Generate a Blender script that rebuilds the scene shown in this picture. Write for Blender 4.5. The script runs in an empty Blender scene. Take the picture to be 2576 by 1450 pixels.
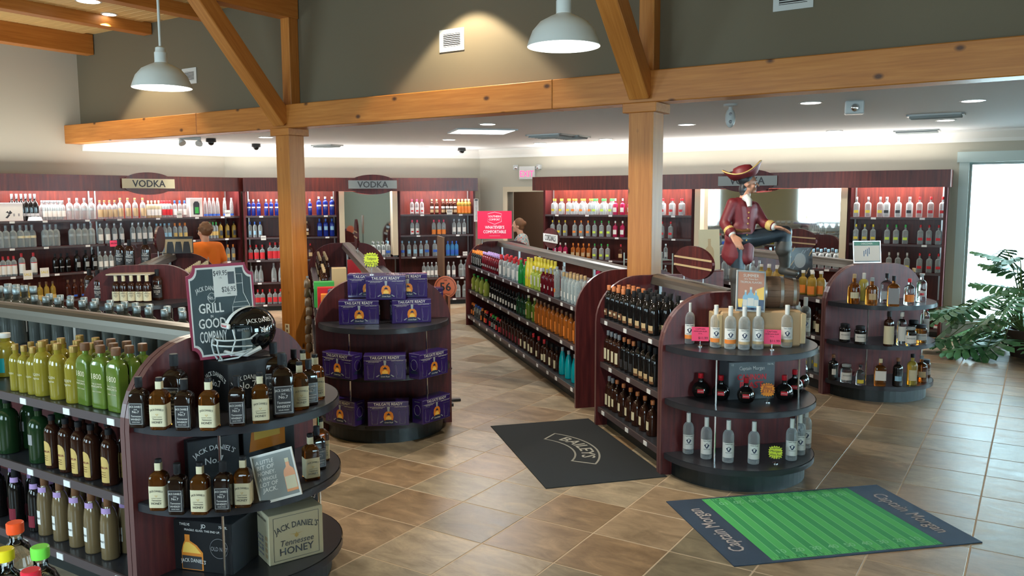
import bpy, bmesh, math, random
import numpy as np
from mathutils import Vector, Matrix, noise
S = bpy.context.scene
COL = S.collection
rad = math.radians
rnd = random.Random(7)

# ------------------------------------------------------------------ camera
FPX, CAMH, PITCH, ROLL = 2080.0, 2.1, math.atan(229/2080.0), .004
camd = bpy.data.cameras.new('camera'); cam = bpy.data.objects.new('camera', camd); COL.objects.link(cam)
camd.sensor_width = 36; camd.lens = FPX/2576*36; camd.clip_start = .05; camd.clip_end = 200
_f = Vector((0, math.cos(PITCH), -math.sin(PITCH))); _r0 = Vector((1, 0, 0)); _u0 = Vector((0, math.sin(PITCH), math.cos(PITCH)))
_r = _r0*math.cos(ROLL)-_u0*math.sin(ROLL); _u = _u0*math.cos(ROLL)+_r0*math.sin(ROLL)
cam.matrix_world = Matrix(((_r.x, _u.x, -_f.x, 0), (_r.y, _u.y, -_f.y, 0), (_r.z, _u.z, -_f.z, CAMH), (0, 0, 0, 1)))
S.camera = cam
# ------------------------------------------------------------------ exposure, world
S.view_settings.view_transform = 'Standard'; S.view_settings.look = 'None'
S.view_settings.exposure = 0.5; S.view_settings.gamma = 1.0
S.view_settings.use_curve_mapping = False
S.cycles.max_bounces = 7; S.cycles.diffuse_bounces = 4; S.cycles.glossy_bounces = 3; S.cycles.transmission_bounces = 5
S.cycles.transparent_max_bounces = 12; S.cycles.caustics_reflective = False; S.cycles.caustics_refractive = False
S.cycles.use_adaptive_sampling = True; S.cycles.adaptive_threshold = .03
S.cycles.sample_clamp_indirect = 4; S.cycles.blur_glossy = 1.0
W = bpy.data.worlds.new('sky'); S.world = W; W.use_nodes = True
W.node_tree.nodes['Background'].inputs[0].default_value = (.82, .93, 1, 1)
W.node_tree.nodes['Background'].inputs[1].default_value = 2.0

G, M = rad(-14.3), rad(122)
def azv(a): return Vector((math.sin(a), math.cos(a)))
def lamp(kind, name, loc, power, color, size=.1, sy=None, direction=None, spot=None, blend=.5):
    l = bpy.data.lights.new(name, kind); l.energy = power; l.color = color
    if kind == 'AREA':
        l.shape = 'RECTANGLE'; l.size = size; l.size_y = sy or size
    elif kind == 'SPOT':
        l.spot_size = rad(spot); l.spot_blend = blend; l.shadow_soft_size = size
    else: l.shadow_soft_size = size
    o = bpy.data.objects.new(name, l); COL.objects.link(o); o.location = loc
    if direction is not None:
        z = -Vector(direction).normalized(); 
        o.rotation_euler = z.to_track_quat('Z', 'Y').to_euler()
    return o
COOL = (.62, .88, 1.0); WARM = (1, .9, .74); NEUT = (1, .95, .88)
# room corners (plan)
LB = Vector((-5.349, 15.57)); BR = Vector((-.634, 16.782))
dL = azv(rad(218)); dR = azv(M); dN = azv(rad(212))
LE = LB+dL*13.2; RE = BR+dR*14.0
_s = (RE-LE).dot(dR); QE = LE+dR*_s            # rear corner
def wall_area(p, z, w, h, power, n, color=COOL, name='daylight'):
    o = lamp('AREA', name, (p.x, p.y, z), power, color, w, h)
    y = Vector((0, 0, 1)); zz = -Vector((n.x, n.y, 0)).normalized(); x = y.cross(zz)
    o.rotation_euler = Matrix(((x.x, y.x, zz.x), (x.y, y.y, zz.y), (x.z, y.z, zz.z))).to_euler()
    return o
WR_U = 8.64     # display window along the right wall, metres from the back corner
wall_area(BR+dR*(WR_U+1.05)-dN*.22, 1.45, 2.1, 2.4, 520, dN)
wall_area(BR+dR*(WR_U+4.35)-dN*.22, 1.45, 2.1, 2.4, 520, dN)
dWs = (QE-RE).normalized(); nWs = Vector((-dR.x, -dR.y))
for k, u in enumerate((3.2, 7.2, 11.2)): wall_area(RE+dWs*u-nWs*.1, 1.9, 2.4, 2.2, 380, nWs)
nRear = -dN
for k, u in enumerate((3.0, 8.5, 14.0)): wall_area(LE+dR*u-nRear*.1, 2.0, 2.6, 2.0, 150, nRear)

# ------------------------------------------------------------------ materials
MATS = {}
def mat(name, col=(.8, .8, .8), rough=.5, metal=0, trans=0, ior=1.45, emit=None, es=0, alpha=1, coat=0, spec=.5):
    if name in MATS: return MATS[name]
    m = bpy.data.materials.new(name); m.use_nodes = True; b = m.node_tree.nodes['Principled BSDF']
    b.inputs['Base Color'].default_value = (*col, 1); b.inputs['Roughness'].default_value = rough
    b.inputs['Metallic'].default_value = metal; b.inputs['Transmission Weight'].default_value = trans
    b.inputs['IOR'].default_value = ior; b.inputs['Coat Weight'].default_value = coat
    b.inputs['Specular IOR Level'].default_value = spec
    if emit: b.inputs['Emission Color'].default_value = (*emit, 1); b.inputs['Emission Strength'].default_value = es
    MATS[name] = m; return m
def nd(m, t, **k):
    n = m.node_tree.nodes.new(t)
    for a, v in k.items(): setattr(n, a, v)
    return n
def lk(m, a, b): m.node_tree.links.new(a, b)
def ramp(m, fac, stops):
    r = nd(m, 'ShaderNodeValToRGB'); e = r.color_ramp.elements
    while len(e) < len(stops): e.new(.5)
    for i, (p, c) in enumerate(stops): e[i].position = p; e[i].color = (*c, 1)
    lk(m, fac, r.inputs[0]); return r.outputs[0]
def noisy(m, scale, mp=(1, 1, 1), detail=4, coord='Object', rough=.55):
    tc = nd(m, 'ShaderNodeTexCoord'); ma = nd(m, 'ShaderNodeMapping'); ma.inputs['Scale'].default_value = mp
    lk(m, tc.outputs[coord], ma.inputs[0]); n = nd(m, 'ShaderNodeTexNoise'); n.inputs['Scale'].default_value = scale
    n.inputs['Detail'].default_value = detail; n.inputs['Roughness'].default_value = rough
    lk(m, ma.outputs[0], n.inputs['Vector']); return n.outputs[0]
def bump(m, h, strength=.2, dist=.01):
    b = nd(m, 'ShaderNodeBump'); b.inputs['Strength'].default_value = strength; b.inputs['Distance'].default_value = dist
    lk(m, h, b.inputs['Height']); lk(m, b.outputs[0], m.node_tree.nodes['Principled BSDF'].inputs['Normal'])
def base(m, sock): lk(m, sock, m.node_tree.nodes['Principled BSDF'].inputs['Base Color'])

# mahogany laminate
m = mat('mahogany', (.1, .02, .018), .42, spec=.3); n = noisy(m, 3, (9, 9, .7), 5)
base(m, ramp(m, n, [(.3, (.045, .009, .011)), (.55, (.085, .016, .017)), (.75, (.14, .027, .022))]))
m = mat('mahogany_wide', (.1, .02, .018), .35); n = noisy(m, 3, (9, 9, .7), 5)
base(m, ramp(m, n, [(.3, (.06, .011, .009)), (.55, (.11, .018, .012)), (.75, (.17, .028, .017))]))
mat('edge_band', (.13, .06, .06), .3)
mat('charcoal', (.028, .029, .036), .3, spec=.4)
mat('shelf_edge', (.075, .055, .06), .45)
mat('kick', (.008, .012, .013), .42)
mat('silvercap', (.30, .36, .38), .35, .5); mat('tag_white', (.82, .84, .86), .5); mat('tag_yellow', (.85, .6, .08), .5); mat('lime', (.6, .8, .1), .5)
mat('rail_metal', (.12, .108, .09), .36, .6); mat('chrome', (.75, .76, .78), .12, 1)
mat('steel', (.5, .5, .5), .3, .9)
mat('white_paint', (.8, .8, .76), .5); mat('crown_white', (.9, .89, .85), .5)
mat('cream_trim', (.72, .62, .45), .5); mat('pale_trim', (.62, .74, .72), .45)
mat('metal_white', (.62, .66, .66), .3); mat('black_plastic', (.012, .012, .013), .3)
mat('lampglow', (1, 1, 1), .5, emit=(1, .97, .9), es=9); mat('shade_in', (.95, .95, .92), .4, emit=(1, .97, .9), es=2.5)
mat('discglow', (1, 1, 1), .5, emit=(1, .96, .88), es=5); mat('stripglow', (1, 1, 1), .5, emit=(1, .93, .88), es=5)
mat('exit_red', (.9, .05, .15), .4, emit=(1, .08, .25), es=1.3)
mat('mirror', (.86, .84, .8), .03, 1)
mat('glass_pane', (.9, 1, 1), .0, trans=1, ior=1.01)
def paint(name, col, r=.75):
    m = mat(name, col, r); n = noisy(m, 180, detail=2); bump(m, n, .12, .002); return m
paint('wall_cream', (.55, .52, .43)); paint('wall_taupe', (.155, .13, .085)); paint('wall_door', (.34, .29, .2)); paint('wall_sage', (.42, .44, .38))
paint('ceiling_grey', (.80, .83, .86))
# pine timber (long axis = local X)
def pine(name, c0, c1, c2, knots=1.0):
    m = mat(name, c1, .42); n = noisy(m, 4, (.5, 9, 9), 6); c = ramp(m, n, [(.25, c0), (.5, c1), (.78, c2)])
    tc = nd(m, 'ShaderNodeTexCoord'); ma = nd(m, 'ShaderNodeMapping'); ma.inputs['Scale'].default_value = (2.6*knots, 4.2, 4.2)
    lk(m, tc.outputs['Object'], ma.inputs[0]); v = nd(m, 'ShaderNodeTexVoronoi'); v.inputs['Scale'].default_value = 1.0
    v.inputs['Randomness'].default_value = 1; lk(m, ma.outputs[0], v.inputs['Vector'])
    k = nd(m, 'ShaderNodeMapRange'); k.inputs[1].default_value = .05; k.inputs[2].default_value = .13; lk(m, v.outputs['Distance'], k.inputs[0])
    mx = nd(m, 'ShaderNodeMix', data_type='RGBA'); lk(m, k.outputs[0], mx.inputs[0]); mx.inputs[6].default_value = (.09, .03, .01, 1); lk(m, c, mx.inputs[7])
    base(m, mx.outputs[2]); bump(m, n, .15, .004); return m
pine('pine_orange', (.40, .135, .022), (.50, .185, .034), (.60, .25, .055))
pine('pine_pale', (.40, .22, .07), (.5, .29, .1), (.58, .36, .14))
pine('pine_deck', (.6, .40, .15), (.7, .49, .2), (.78, .57, .26), 1.6)
# slate tile : per-tile tone from the tile grid, veins inside
def slate():
    m = mat('slate_tile', (.3, .25, .2), .3)
    tc = nd(m, 'ShaderNodeTexCoord'); g = nd(m, 'ShaderNodeMapping', vector_type='TEXTURE')
    g.inputs['Location'].default_value = (TD.x, TD.y, 0); g.inputs['Rotation'].default_value = (0, 0, TROT); g.inputs['Scale'].default_value = (TS, TS, TS)
    ge = nd(m, 'ShaderNodeNewGeometry'); lk(m, ge.outputs['Position'], g.inputs[0])
    fl = nd(m, 'ShaderNodeVectorMath', operation='FLOOR'); lk(m, g.outputs[0], fl.inputs[0])
    sx = nd(m, 'ShaderNodeSeparateXYZ'); lk(m, fl.outputs[0], sx.inputs[0]); cx = nd(m, 'ShaderNodeCombineXYZ'); lk(m, sx.outputs[0], cx.inputs[0]); lk(m, sx.outputs[1], cx.inputs[1])
    wn = nd(m, 'ShaderNodeTexWhiteNoise', noise_dimensions='3D'); lk(m, cx.outputs[0], wn.inputs['Vector'])
    tone = ramp(m, wn.outputs['Value'], [(0, (.22, .19, .135)), (.2, (.26, .175, .105)), (.42, (.33, .245, .165)), (.62, (.28, .24, .175)), (.8, (.38, .305, .22)), (1, (.35, .30, .225))])
    off = nd(m, 'ShaderNodeVectorMath', operation='MULTIPLY_ADD'); lk(m, wn.outputs['Color'], off.inputs[0]); off.inputs[1].default_value = (9, 9, 9); lk(m, g.outputs[0], off.inputs[2])
    mp = nd(m, 'ShaderNodeMapping'); mp.inputs['Scale'].default_value = (1.0, 2.1, 1); mp.inputs['Rotation'].default_value = (0, 0, .5); lk(m, off.outputs[0], mp.inputs[0])
    n = nd(m, 'ShaderNodeTexNoise'); n.inputs['Scale'].default_value = 1.9; n.inputs['Detail'].default_value = 10; n.inputs['Roughness'].default_value = .7; n.inputs['Distortion'].default_value = .6
    lk(m, mp.outputs[0], n.inputs['Vector'])
    v = ramp(m, n.outputs[0], [(.28, (.5, .47, .43)), (.47, (.88, .86, .83)), (.56, (1.06, 1.04, 1.0)), (.72, (1.5, 1.45, 1.38))])
    mx = nd(m, 'ShaderNodeMix', data_type='RGBA', blend_type='MULTIPLY'); mx.inputs[0].default_value = 1; lk(m, tone, mx.inputs[6]); lk(m, v, mx.inputs[7])
    base(m, mx.outputs[2]); bump(m, n.outputs[0], .18, .006)
    r = nd(m, 'ShaderNodeMapRange'); r.inputs[3].default_value = .26; r.inputs[4].default_value = .44; lk(m, n.outputs[0], r.inputs[0]); lk(m, r.outputs[0], m.node_tree.nodes['Principled BSDF'].inputs['Roughness'])
TS = .503; TD = Vector((-.768, 5.804)); TROT = -(rad(122.6)-math.pi/2)
slate()
mat('grout', (.5, .39, .28), .8)
# bottles
def glass(name, col, tr=1, rough=.03): return mat(name, col, rough, trans=tr, ior=1.42)
glass('g_clear', (.93, .97, .97)); glass('g_amber', (.62, .2, .03), .9); glass('g_straw', (.75, .62, .12), .55, .1)
def farglass(name, col, f=.5, rough=.12):
    m = mat(name, col, rough); nt = m.node_tree; b = nt.nodes['Principled BSDF']; t = nd(m, 'ShaderNodeBsdfTransparent')
    t.inputs[0].default_value = (*[min(1, c*.5+.5) for c in col], 1)
    lw = nd(m, 'ShaderNodeLayerWeight'); lw.inputs[0].default_value = .35; mr = nd(m, 'ShaderNodeMapRange'); mr.inputs[3].default_value = f*.8; mr.inputs[4].default_value = 1
    lk(m, lw.outputs['Facing'], mr.inputs[0]); mx = nd(m, 'ShaderNodeMixShader'); lk(m, mr.outputs[0], mx.inputs[0]); lk(m, t.outputs[0], mx.inputs[1]); lk(m, b.outputs[0], mx.inputs[2])
    lk(m, mx.outputs[0], nt.nodes['Material Output'].inputs['Surface'])
mat('plate_grey2', (.3, .32, .33), .4); mat('d_whisk', (.014, .006, .004), .07); farglass('f_clear', (.68, .76, .78), .3, .06); farglass('f_pale', (.75, .72, .5), .6); farglass('f_red', (.5, .02, .05), .8); farglass('f_pink', (.55, .03, .12), .8)
farglass('n_clear', (.74, .8, .83), .16, .03); farglass('f_dim', (.10, .11, .10), .75); farglass('f_blue', (.015, .04, .35), .92); farglass('f_sky', (.1, .4, .8), .7); farglass('f_amber', (.45, .13, .02), .85); farglass('f_gold', (.5, .33, .06), .7)
farglass('f_green', (.02, .35, .06), .85); farglass('f_lime', (.5, .62, .12), .85); farglass('f_brown', (.08, .02, .01), .9)
mat('d_black', (.008, .007, .007), .08); mat('d_brown', (.03, .01, .006), .08); mat('d_green', (.01, .035, .015), .08); mat('d_red', (.12, .006, .012), .1)
mat('yellowfill', (.27, .22, .025), .12, coat=.6); mat('limefill', (.10, .16, .02), .15, coat=.6); mat('yellowbright', (.8, .68, .05), .15)
mat('creamfill', (.17, .12, .06), .14, coat=.5); mat('tealfill', (.0, .30, .36), .25); mat('greendark', (.012, .035, .012), .12); mat('orangefill', (.6, .16, .02), .15)
for nme, c in dict(white=(.8, .8, .78), cream=(.72, .66, .46), black=(.012, .012, .014), red=(.6, .02, .03), pink=(.85, .07, .16), orange=(.85, .25, .04), yellow=(.75, .6, .06), gold=(.6, .42, .14),
                   silver=(.34, .39, .42), blue=(.03, .12, .55), ltblue=(.3, .55, .75), green=(.05, .4, .08), brown=(.16, .07, .03), tan=(.55, .4, .22), copper=(.6, .2, .07), teal=(.0, .35, .38),
                   grey=(.3, .3, .32), purple=(.035, .015, .16), maroon=(.2, .012, .03), navy=(.012, .02, .06), kraft=(.5, .34, .16), ink=(.03, .03, .035), darkgreen=(.02, .1, .05), sun=(.9, .5, .12), lilac=(.45, .3, .6)).items():
    mat(nme, c, .45 if nme != 'black' else .6, spec=.5 if nme != 'black' else .25)
mat('foil', (.55, .57, .6), .3, .9); mat('goldcap', (.6, .42, .15), .3, .8)
mat('skin', (.62, .33, .22), .5); mat('hair_brown', (.07, .035, .015), .6); mat('hair_red', (.16, .07, .03), .6)
mat('shirt_orange', (.9, .2, .015), .8); mat('denim', (.03, .05, .1), .8)
mat('coat_red', (.15, .014, .02), .5); mat('boot', (.04, .035, .03), .5); mat('trouser', (.012, .02, .03), .4); mat('barrel', (.16, .09, .055), .6)
mat('leaf', (.035, .13, .045), .5); mat('leaf2', (.06, .19, .07), .5); mat('stemgreen', (.12, .2, .06), .5); mat('pot', (.05, .03, .02), .6)
# ------------------------------------------------------------------ geometry helpers
TXT = {}
def textgeo(s, bold=0):
    k = (s, bold)
    if k in TXT: return TXT[k]
    c = bpy.data.curves.new('t', 'FONT'); c.body = s; c.resolution_u = 2; c.align_x = 'CENTER'
    o = bpy.data.objects.new('t', c); COL.objects.link(o); dg = bpy.context.evaluated_depsgraph_get()
    e = o.evaluated_get(dg); me = e.to_mesh(); v = [(p.co.x, p.co.y) for p in me.vertices]; f = [tuple(p.vertices) for p in me.polygons]
    e.to_mesh_clear(); bpy.data.objects.remove(o); bpy.data.curves.remove(c)
    xs = [p[0] for p in v] or [0]; w = max(xs)-min(xs); cx = (max(xs)+min(xs))/2
    v = [(x-cx, y) for x, y in v]; n = len(v)
    if bold:          # a heavier stroke: the same flat glyphs laid four times, a hair apart
        v, f = [(x+a, y+b, l) for l, (a, b) in enumerate(((-bold, 0), (bold, 0), (0, bold*.7), (0, -bold*.7))) for x, y in v], [tuple(i+q*n for i in t) for q in range(4) for t in f]
    else: v = [(x, y, 0) for x, y in v]
    TXT[k] = (v, f, w); return TXT[k]
class MB:
    def __init__(s): s.v = []; s.f = []; s.m = []; s.s = []; s.T = None
    def add(s, vs, fs, mi=0, smooth=False):
        b = len(s.v)
        s.v += [tuple(s.T @ Vector(v)) for v in vs] if s.T else [tuple(v) for v in vs]
        s.f += [tuple(i+b for i in f) for f in fs]; s.m += [mi]*len(fs); s.s += [smooth]*len(fs); return s
    def box(s, x0, x1, y0, y1, z0, z1, mi=0, bev=0):
        if bev:
            b = bev; o = [(x0+b, y0), (x1-b, y0), (x1, y0+b), (x1, y1-b), (x1-b, y1), (x0+b, y1), (x0, y1-b), (x0, y0+b)]
            i = [(x0+b, y0+b), (x1-b, y0+b), (x1-b, y0+b), (x1-b, y1-b), (x1-b, y1-b), (x0+b, y1-b), (x0+b, y1-b), (x0+b, y0+b)]
            rings = [[(p[0], p[1], z0) for p in i], [(p[0], p[1], z0+b) for p in o], [(p[0], p[1], z1-b) for p in o], [(p[0], p[1], z1) for p in i]]
            return s.rings(rings, mi, False)
        v = [(x, y, z) for z in (z0, z1) for y in (y0, y1) for x in (x0, x1)]
        return s.add(v, [(0, 2, 3, 1), (4, 5, 7, 6), (0, 1, 5, 4), (2, 6, 7, 3), (0, 4, 6, 2), (1, 3, 7, 5)], mi)
    def rings(s, R, mi=0, smooth=True, caps=True):
        n = len(R[0]); v = [p for r in R for p in r]; f = []
        for k in range(len(R)-1):
            for i in range(n):
                j = (i+1) % n; f.append((k*n+i, k*n+j, (k+1)*n+j, (k+1)*n+i))
        s.add(v, f, mi, smooth)
        if caps: b = len(s.v)-len(v); s.f += [tuple(b+i for i in reversed(range(n))), tuple(b+(len(R)-1)*n+i for i in range(n))]; s.m += [mi]*2; s.s += [False]*2
        return s
    def lathe(s, prof, seg=16, mi=0, smooth=True, dep=1, c=(0, 0, 0), n=2, caps=True):
        R = []
        for p in prof:
            r, z = p[:2]; e = p[2] if len(p) > 2 else n; R.append([])
            for i in range(seg):
                a = 2*math.pi*(i+.5)/seg; x, y = math.cos(a), math.sin(a)
                if e != 2: x = math.copysign(abs(x)**(2/e), x); y = math.copysign(abs(y)**(2/e), y)
                dd = dep if e != 2 or dep == 1 else dep
                R[-1].append((c[0]+x*r, c[1]+y*r*dd, c[2]+z))
        return s.rings(R, mi, smooth, caps)
    def prism(s, pts, a0, a1, axis='z', mi=0, mi2=None):
        n = len(pts); P = (lambda p, a: (p[0], p[1], a)) if axis == 'z' else ((lambda p, a: (p[0], a, p[1])) if axis == 'y' else (lambda p, a: (a, p[0], p[1])))
        v = [P(p, a0) for p in pts]+[P(p, a1) for p in pts]
        s.add(v, [tuple(range(n)), tuple(reversed(range(n, 2*n)))], mi)
        b = len(s.v)-2*n
        for i in range(n):
            j = (i+1) % n; s.f.append((b+i, b+n+i, b+n+j, b+j)); s.m.append(mi if mi2 is None else mi2); s.s.append(False)
        return s
    def tube(s, pts, r, seg=6, mi=0, close=False, smooth=True):
        P = [Vector(p) for p in pts]; R = []; up = Vector((0, 0, 1)); rr = r if isinstance(r, (list, tuple)) else [r]*len(P)
        for i, p in enumerate(P):
            t = (P[min(i+1, len(P)-1)]-P[max(i-1, 0)]) if not close else (P[(i+1) % len(P)]-P[i-1])
            t.normalize(); a = t.cross(up if abs(t.z) < .95 else Vector((1, 0, 0))).normalized(); b = t.cross(a)
            R.append([tuple(p+(a*math.cos(2*math.pi*k/seg)+b*math.sin(2*math.pi*k/seg))*rr[i]) for k in range(seg)])
        if close: R.append(R[0])
        return s.rings(R, mi, smooth, not close)
    def sphere(s, c, r, seg=12, mi=0, sc=(1, 1, 1)):
        h = seg//2; R = [[(c[0]+r*sc[0]*math.sin(math.pi*k/h)*math.cos(2*math.pi*i/seg), c[1]+r*sc[1]*math.sin(math.pi*k/h)*math.sin(2*math.pi*i/seg), c[2]-r*sc[2]*math.cos(math.pi*k/h)) for i in range(seg)] for k in range(1, h)]
        R = [[(c[0]+(p[0]-c[0])*.1, c[1]+(p[1]-c[1])*.1, c[2]-r*sc[2]) for p in R[0]]]+R+[[(c[0]+(p[0]-c[0])*.1, c[1]+(p[1]-c[1])*.1, c[2]+r*sc[2]) for p in R[-1]]]
        return s.rings(R, mi, True)
    def limb(s, p0, r0, p1, r1, seg=14):
        p0, p1 = Vector(p0), Vector(p1); t = (p1-p0).normalized(); a = t.cross(Vector((0, 0, 1)) if abs(t.z) < .9 else Vector((1, 0, 0))).normalized(); b = t.cross(a); R = []
        for c, r, ks in ((p0, r0, (-1, -.8, -.5, 0)), (p1, r1, (0, .5, .8, 1))):
            for k in ks:
                q = math.sqrt(max(0, 1-k*k)) or .08
                R.append([tuple(c+t*(k*r)+(a*math.cos(2*math.pi*i/seg)+b*math.sin(2*math.pi*i/seg))*(r*q)) for i in range(seg)])
        return s.rings(R, 0, True)
    def poly(s, pts, y, mi=0):     # flat print facing -Y : pts in (x, z)
        return s.add([(p[0], y, p[1]) for p in pts], [tuple(range(len(pts)))], mi)
    def rect(s, x0, x1, z0, z1, y, mi=0): return s.poly([(x0, z0), (x1, z0), (x1, z1), (x0, z1)], y, mi)
    def text(s, t, size, x, z, y, mi=0, maxw=None, bold=.01, arc=0, shear=0, fn=None, cond=False):
        v, f, w = textgeo(t, bold); k = size*1.4; kx = k
        if maxw and w*k > maxw: kx = maxw/w; k *= (kx/k)**.45 if not cond else 1
        o = []
        for a, b, l in v:
            X = a*kx+b*k*shear; Z = b*k; l *= 1.3e-4
            if arc: th = X/arc; X, Z = (arc+Z)*math.sin(th), (arc+Z)*math.cos(th)-arc
            if fn: q = fn(x+X, z+Z); o.append((q[0], q[1]-l, q[2]))
            else: o.append((x+X, y-l, z+Z))
        return s.add(o, f, mi)
    def mesh(s, name, mats, sharp=35):
        me = bpy.data.meshes.new(name); me.from_pydata(s.v, [], s.f)
        for m_ in mats: me.materials.append(MATS[m_])
        me.polygons.foreach_set('material_index', s.m); me.polygons.foreach_set('use_smooth', s.s); me.update()
        if any(s.s) and sharp:
            try: me.set_sharp_from_angle(angle=rad(sharp))
            except Exception: pass
        return me
    def build(s, name, mats, parent=None, loc=(0, 0, 0), rz=0, sharp=35, **props):
        if isinstance(mats, str): mats = [mats]
        return link(name, s.mesh(name, mats, sharp), parent, loc, rz, **props)
def link(name, me, parent=None, loc=(0, 0, 0), rz=0, **props):
    o = bpy.data.objects.new(name, me); COL.objects.link(o); o.location = loc
    if isinstance(rz, (int, float)): o.rotation_euler = (0, 0, rz)
    else: o.rotation_euler = rz
    if parent is not None: o.parent = parent
    for k, v in props.items():
        if v is not None: o['category' if k == 'cat' else k] = v
    return o
def empty(name, loc, rz=0, **props): return link(name, None, None, loc, rz, **props)
# ---- measuring: image column -> position along a known line / floor point
def proj(p):
    d = Vector(p)-Vector((0, 0, CAMH)); k = d.dot(_f); return 1288+FPX*d.dot(_r)/k, 725-FPX*d.dot(_u)/k
def at(x, y, z):
    d = _f*FPX+_r*(x-1288)-_u*(y-725); t = (z-CAMH)/d.z; return Vector((d.x*t, d.y*t, z))
class Fr:
    def __init__(s, x, y, rz): s.o = Vector((x, y)); s.rz = rz; s.ex = Vector((math.cos(rz), math.sin(rz))); s.ey = Vector((-math.sin(rz), math.cos(rz)))
    def w(s, x, y, z=0): p = s.o+s.ex*x+s.ey*y; return Vector((p.x, p.y, z))
    def loc(s, p): d = Vector((p[0], p[1]))-s.o; return d.dot(s.ex), d.dot(s.ey)
    def sx(s, X, y, z, lo=-20, hi=20):      # local x with image column X on the line (.,y,z)
        return solve(lambda t: s.w(t, y, z), X, lo, hi)
    def sy(s, X, x, z, lo=-20, hi=20): return solve(lambda t: s.w(x, t, z), X, lo, hi)
def solve(fn, X, lo, hi):
    best = None; N = 400; pt = None
    for i in range(N+1):
        t = lo+(hi-lo)*i/N; p = fn(t)
        if (p-Vector((0, 0, CAMH))).dot(_f) < .5: pt = None; continue
        x = proj(p)[0]-X
        if pt is not None and (x > 0) != (pt[1] > 0): return pt[0]+(t-pt[0])*(-pt[1])/(x-pt[1])
        pt = (t, x)
    raise ValueError('no column %s' % X)
def facecam(p): return (2*math.pi-math.atan2(-p[0], -p[1])) % (2*math.pi)-math.pi
# ------------------------------------------------------------------ bottles
K = {}
def kind(nme, H, r, hs, hn, rn, gl, cap, caph=.03, labels=(), n=2, dep=1, rc=None, name='bottle'):
    K[nme] = dict(H=H, r=r, hs=hs, hn=hn, rn=rn, gl=gl, cap=cap, caph=caph, labels=labels, n=n, dep=dep, rc=rc or rn*1.15, name=name)
def prof(k):
    r, rn, hs, hn, H, n = k['r'], k['rn'], k['hs'], k['hn'], k['H'], k['n']; P = [(r*.86, 0, n), (r*.97, .003, n), (r, .01, n), (r, hs, n)]
    for q in (.25, .5, .75, 1):
        t = q*math.pi/2; P.append((rn+(r-rn)*(math.cos(t)**.9), hs+(hn-hs)*(math.sin(t)*.55+q*.45), n+(2-n)*q))
    return P+[(rn, (hn+H)/2), (rn, H-.004)]
def radius_at(k, z):
    P = prof(k)
    for a, b in zip(P, P[1:]):
        if a[1] <= z <= b[1]: t = (z-a[1])/max(1e-6, b[1]-a[1]); return a[0]+(b[0]-a[0])*t
    return k['rn']
def sheet(mb, k, z0, z1, wrap, mi, off=.0008, seg=12, rows=2):
    vs = []; fs = []
    for j in range(rows):
        z = z0+(z1-z0)*j/(rows-1); r = max(radius_at(k, z0+.004), radius_at(k, z))+off if rows == 2 else radius_at(k, z)+off
        for i in range(seg+1):
            a = -math.pi/2+wrap*(2*i/seg-1); x, y = math.cos(a), math.sin(a); n = k['n']
            if n != 2: x = math.copysign(abs(x)**(2/n), x); y = math.copysign(abs(y)**(2/n), y)
            vs.append((x*r, y*r*k['dep'], z))
    for j in range(rows-1):
        for i in range(seg): a = j*(seg+1)+i; fs.append((a, a+1, a+seg+2, a+seg+1))
    mb.add(vs, fs, mi, True)
def onlabel(k, z, off=.0016):       # text mapper on the front of a bottle
    def fn(x, zz):
        r = radius_at(k, min(z, k['hs'])); r2 = r+off
        if k['n'] != 2: return (x, -r2*k['dep'], zz)
        a = x/r2; return (r2*math.sin(a), -r2*math.cos(a)*k['dep'], zz)
    return fn
BM = {}
def bottle_meshes(kn, far, extra=None):
    key = (kn, far)
    if key in BM: return BM[key]
    k = K[kn]; seg = 10 if far else 20
    if far and k['n'] != 2: seg = 12
    capp = [(k['rc']*.96, k['H']-k['caph']), (k['rc'], k['H']-k['caph']+.003), (k['rc'], k['H']-.002), (k['rc']*.9, k['H'])]
    if far:
        mb = MB(); mb.lathe(prof(k), seg, 0, dep=k['dep']); mb.lathe(capp, 8, 1); ms = [k['gl'], k['cap']]
        for (lm, z0, z1, wr) in k['labels']:
            ms.append(lm); sheet(mb, k, z0, z1, wr, len(ms)-1, .0015, 6)
        out = (mb.mesh(k['name'], ms, 50),)
    else:
        a = MB().lathe(prof(k), seg, 0, dep=k['dep']).mesh(k['name'], [k['gl']], 50); c = MB().lathe(capp, 16).mesh('cap', [k['cap']])
        L = []
        for (lm, z0, z1, wr) in k['labels']: mb = MB(); sheet(mb, k, z0, z1, wr, 0); L.append(('label', mb.mesh('label', [lm])))
        if extra: L += extra(k)
        elif kn in EXTRA: L += EXTRA[kn](k)
        out = (a, c, L)
    BM[key] = out; return out
EXTRA = {}
NB = 0
NAMING = 'vodka_bottle'
OWN = dict(tenn='whiskey_bottle', hone='whiskey_bottle', evan='bourbon_bottle', rum_='rum_bottle', w_te='whiskey_bottle', w_ro='whiskey_bottle', w_fl='whiskey_bottle', jar_='liquor_jar', soda='soda_bottle', silv='tequila_bottle', gold='mixer_bottle', lime='mixer_bottle')
def bottle(kn, p, rz, label, group=None, far=True, cat=None, scale=1):
    global NB; NB += 1
    bn_ = OWN.get(kn[:4], NAMING) if NAMING != 'vodka_bottle' else NAMING
    cat = bn_.replace('_', ' ')
    ms = bottle_meshes(kn, far); k = K[kn]
    o = link(bn_, ms[0], None, p, rz, label=label, cat=cat, group=group)
    if scale != 1: o.scale = (scale,)*3
    if not far:
        link('cap', ms[1], o)
        for nme, me in ms[2]: link(nme, me, o)
    return o
ORD = 'first second third fourth fifth sixth seventh eighth ninth tenth eleventh twelfth thirteenth fourteenth fifteenth sixteenth'.split()
TOOLONG = []
import re
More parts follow.
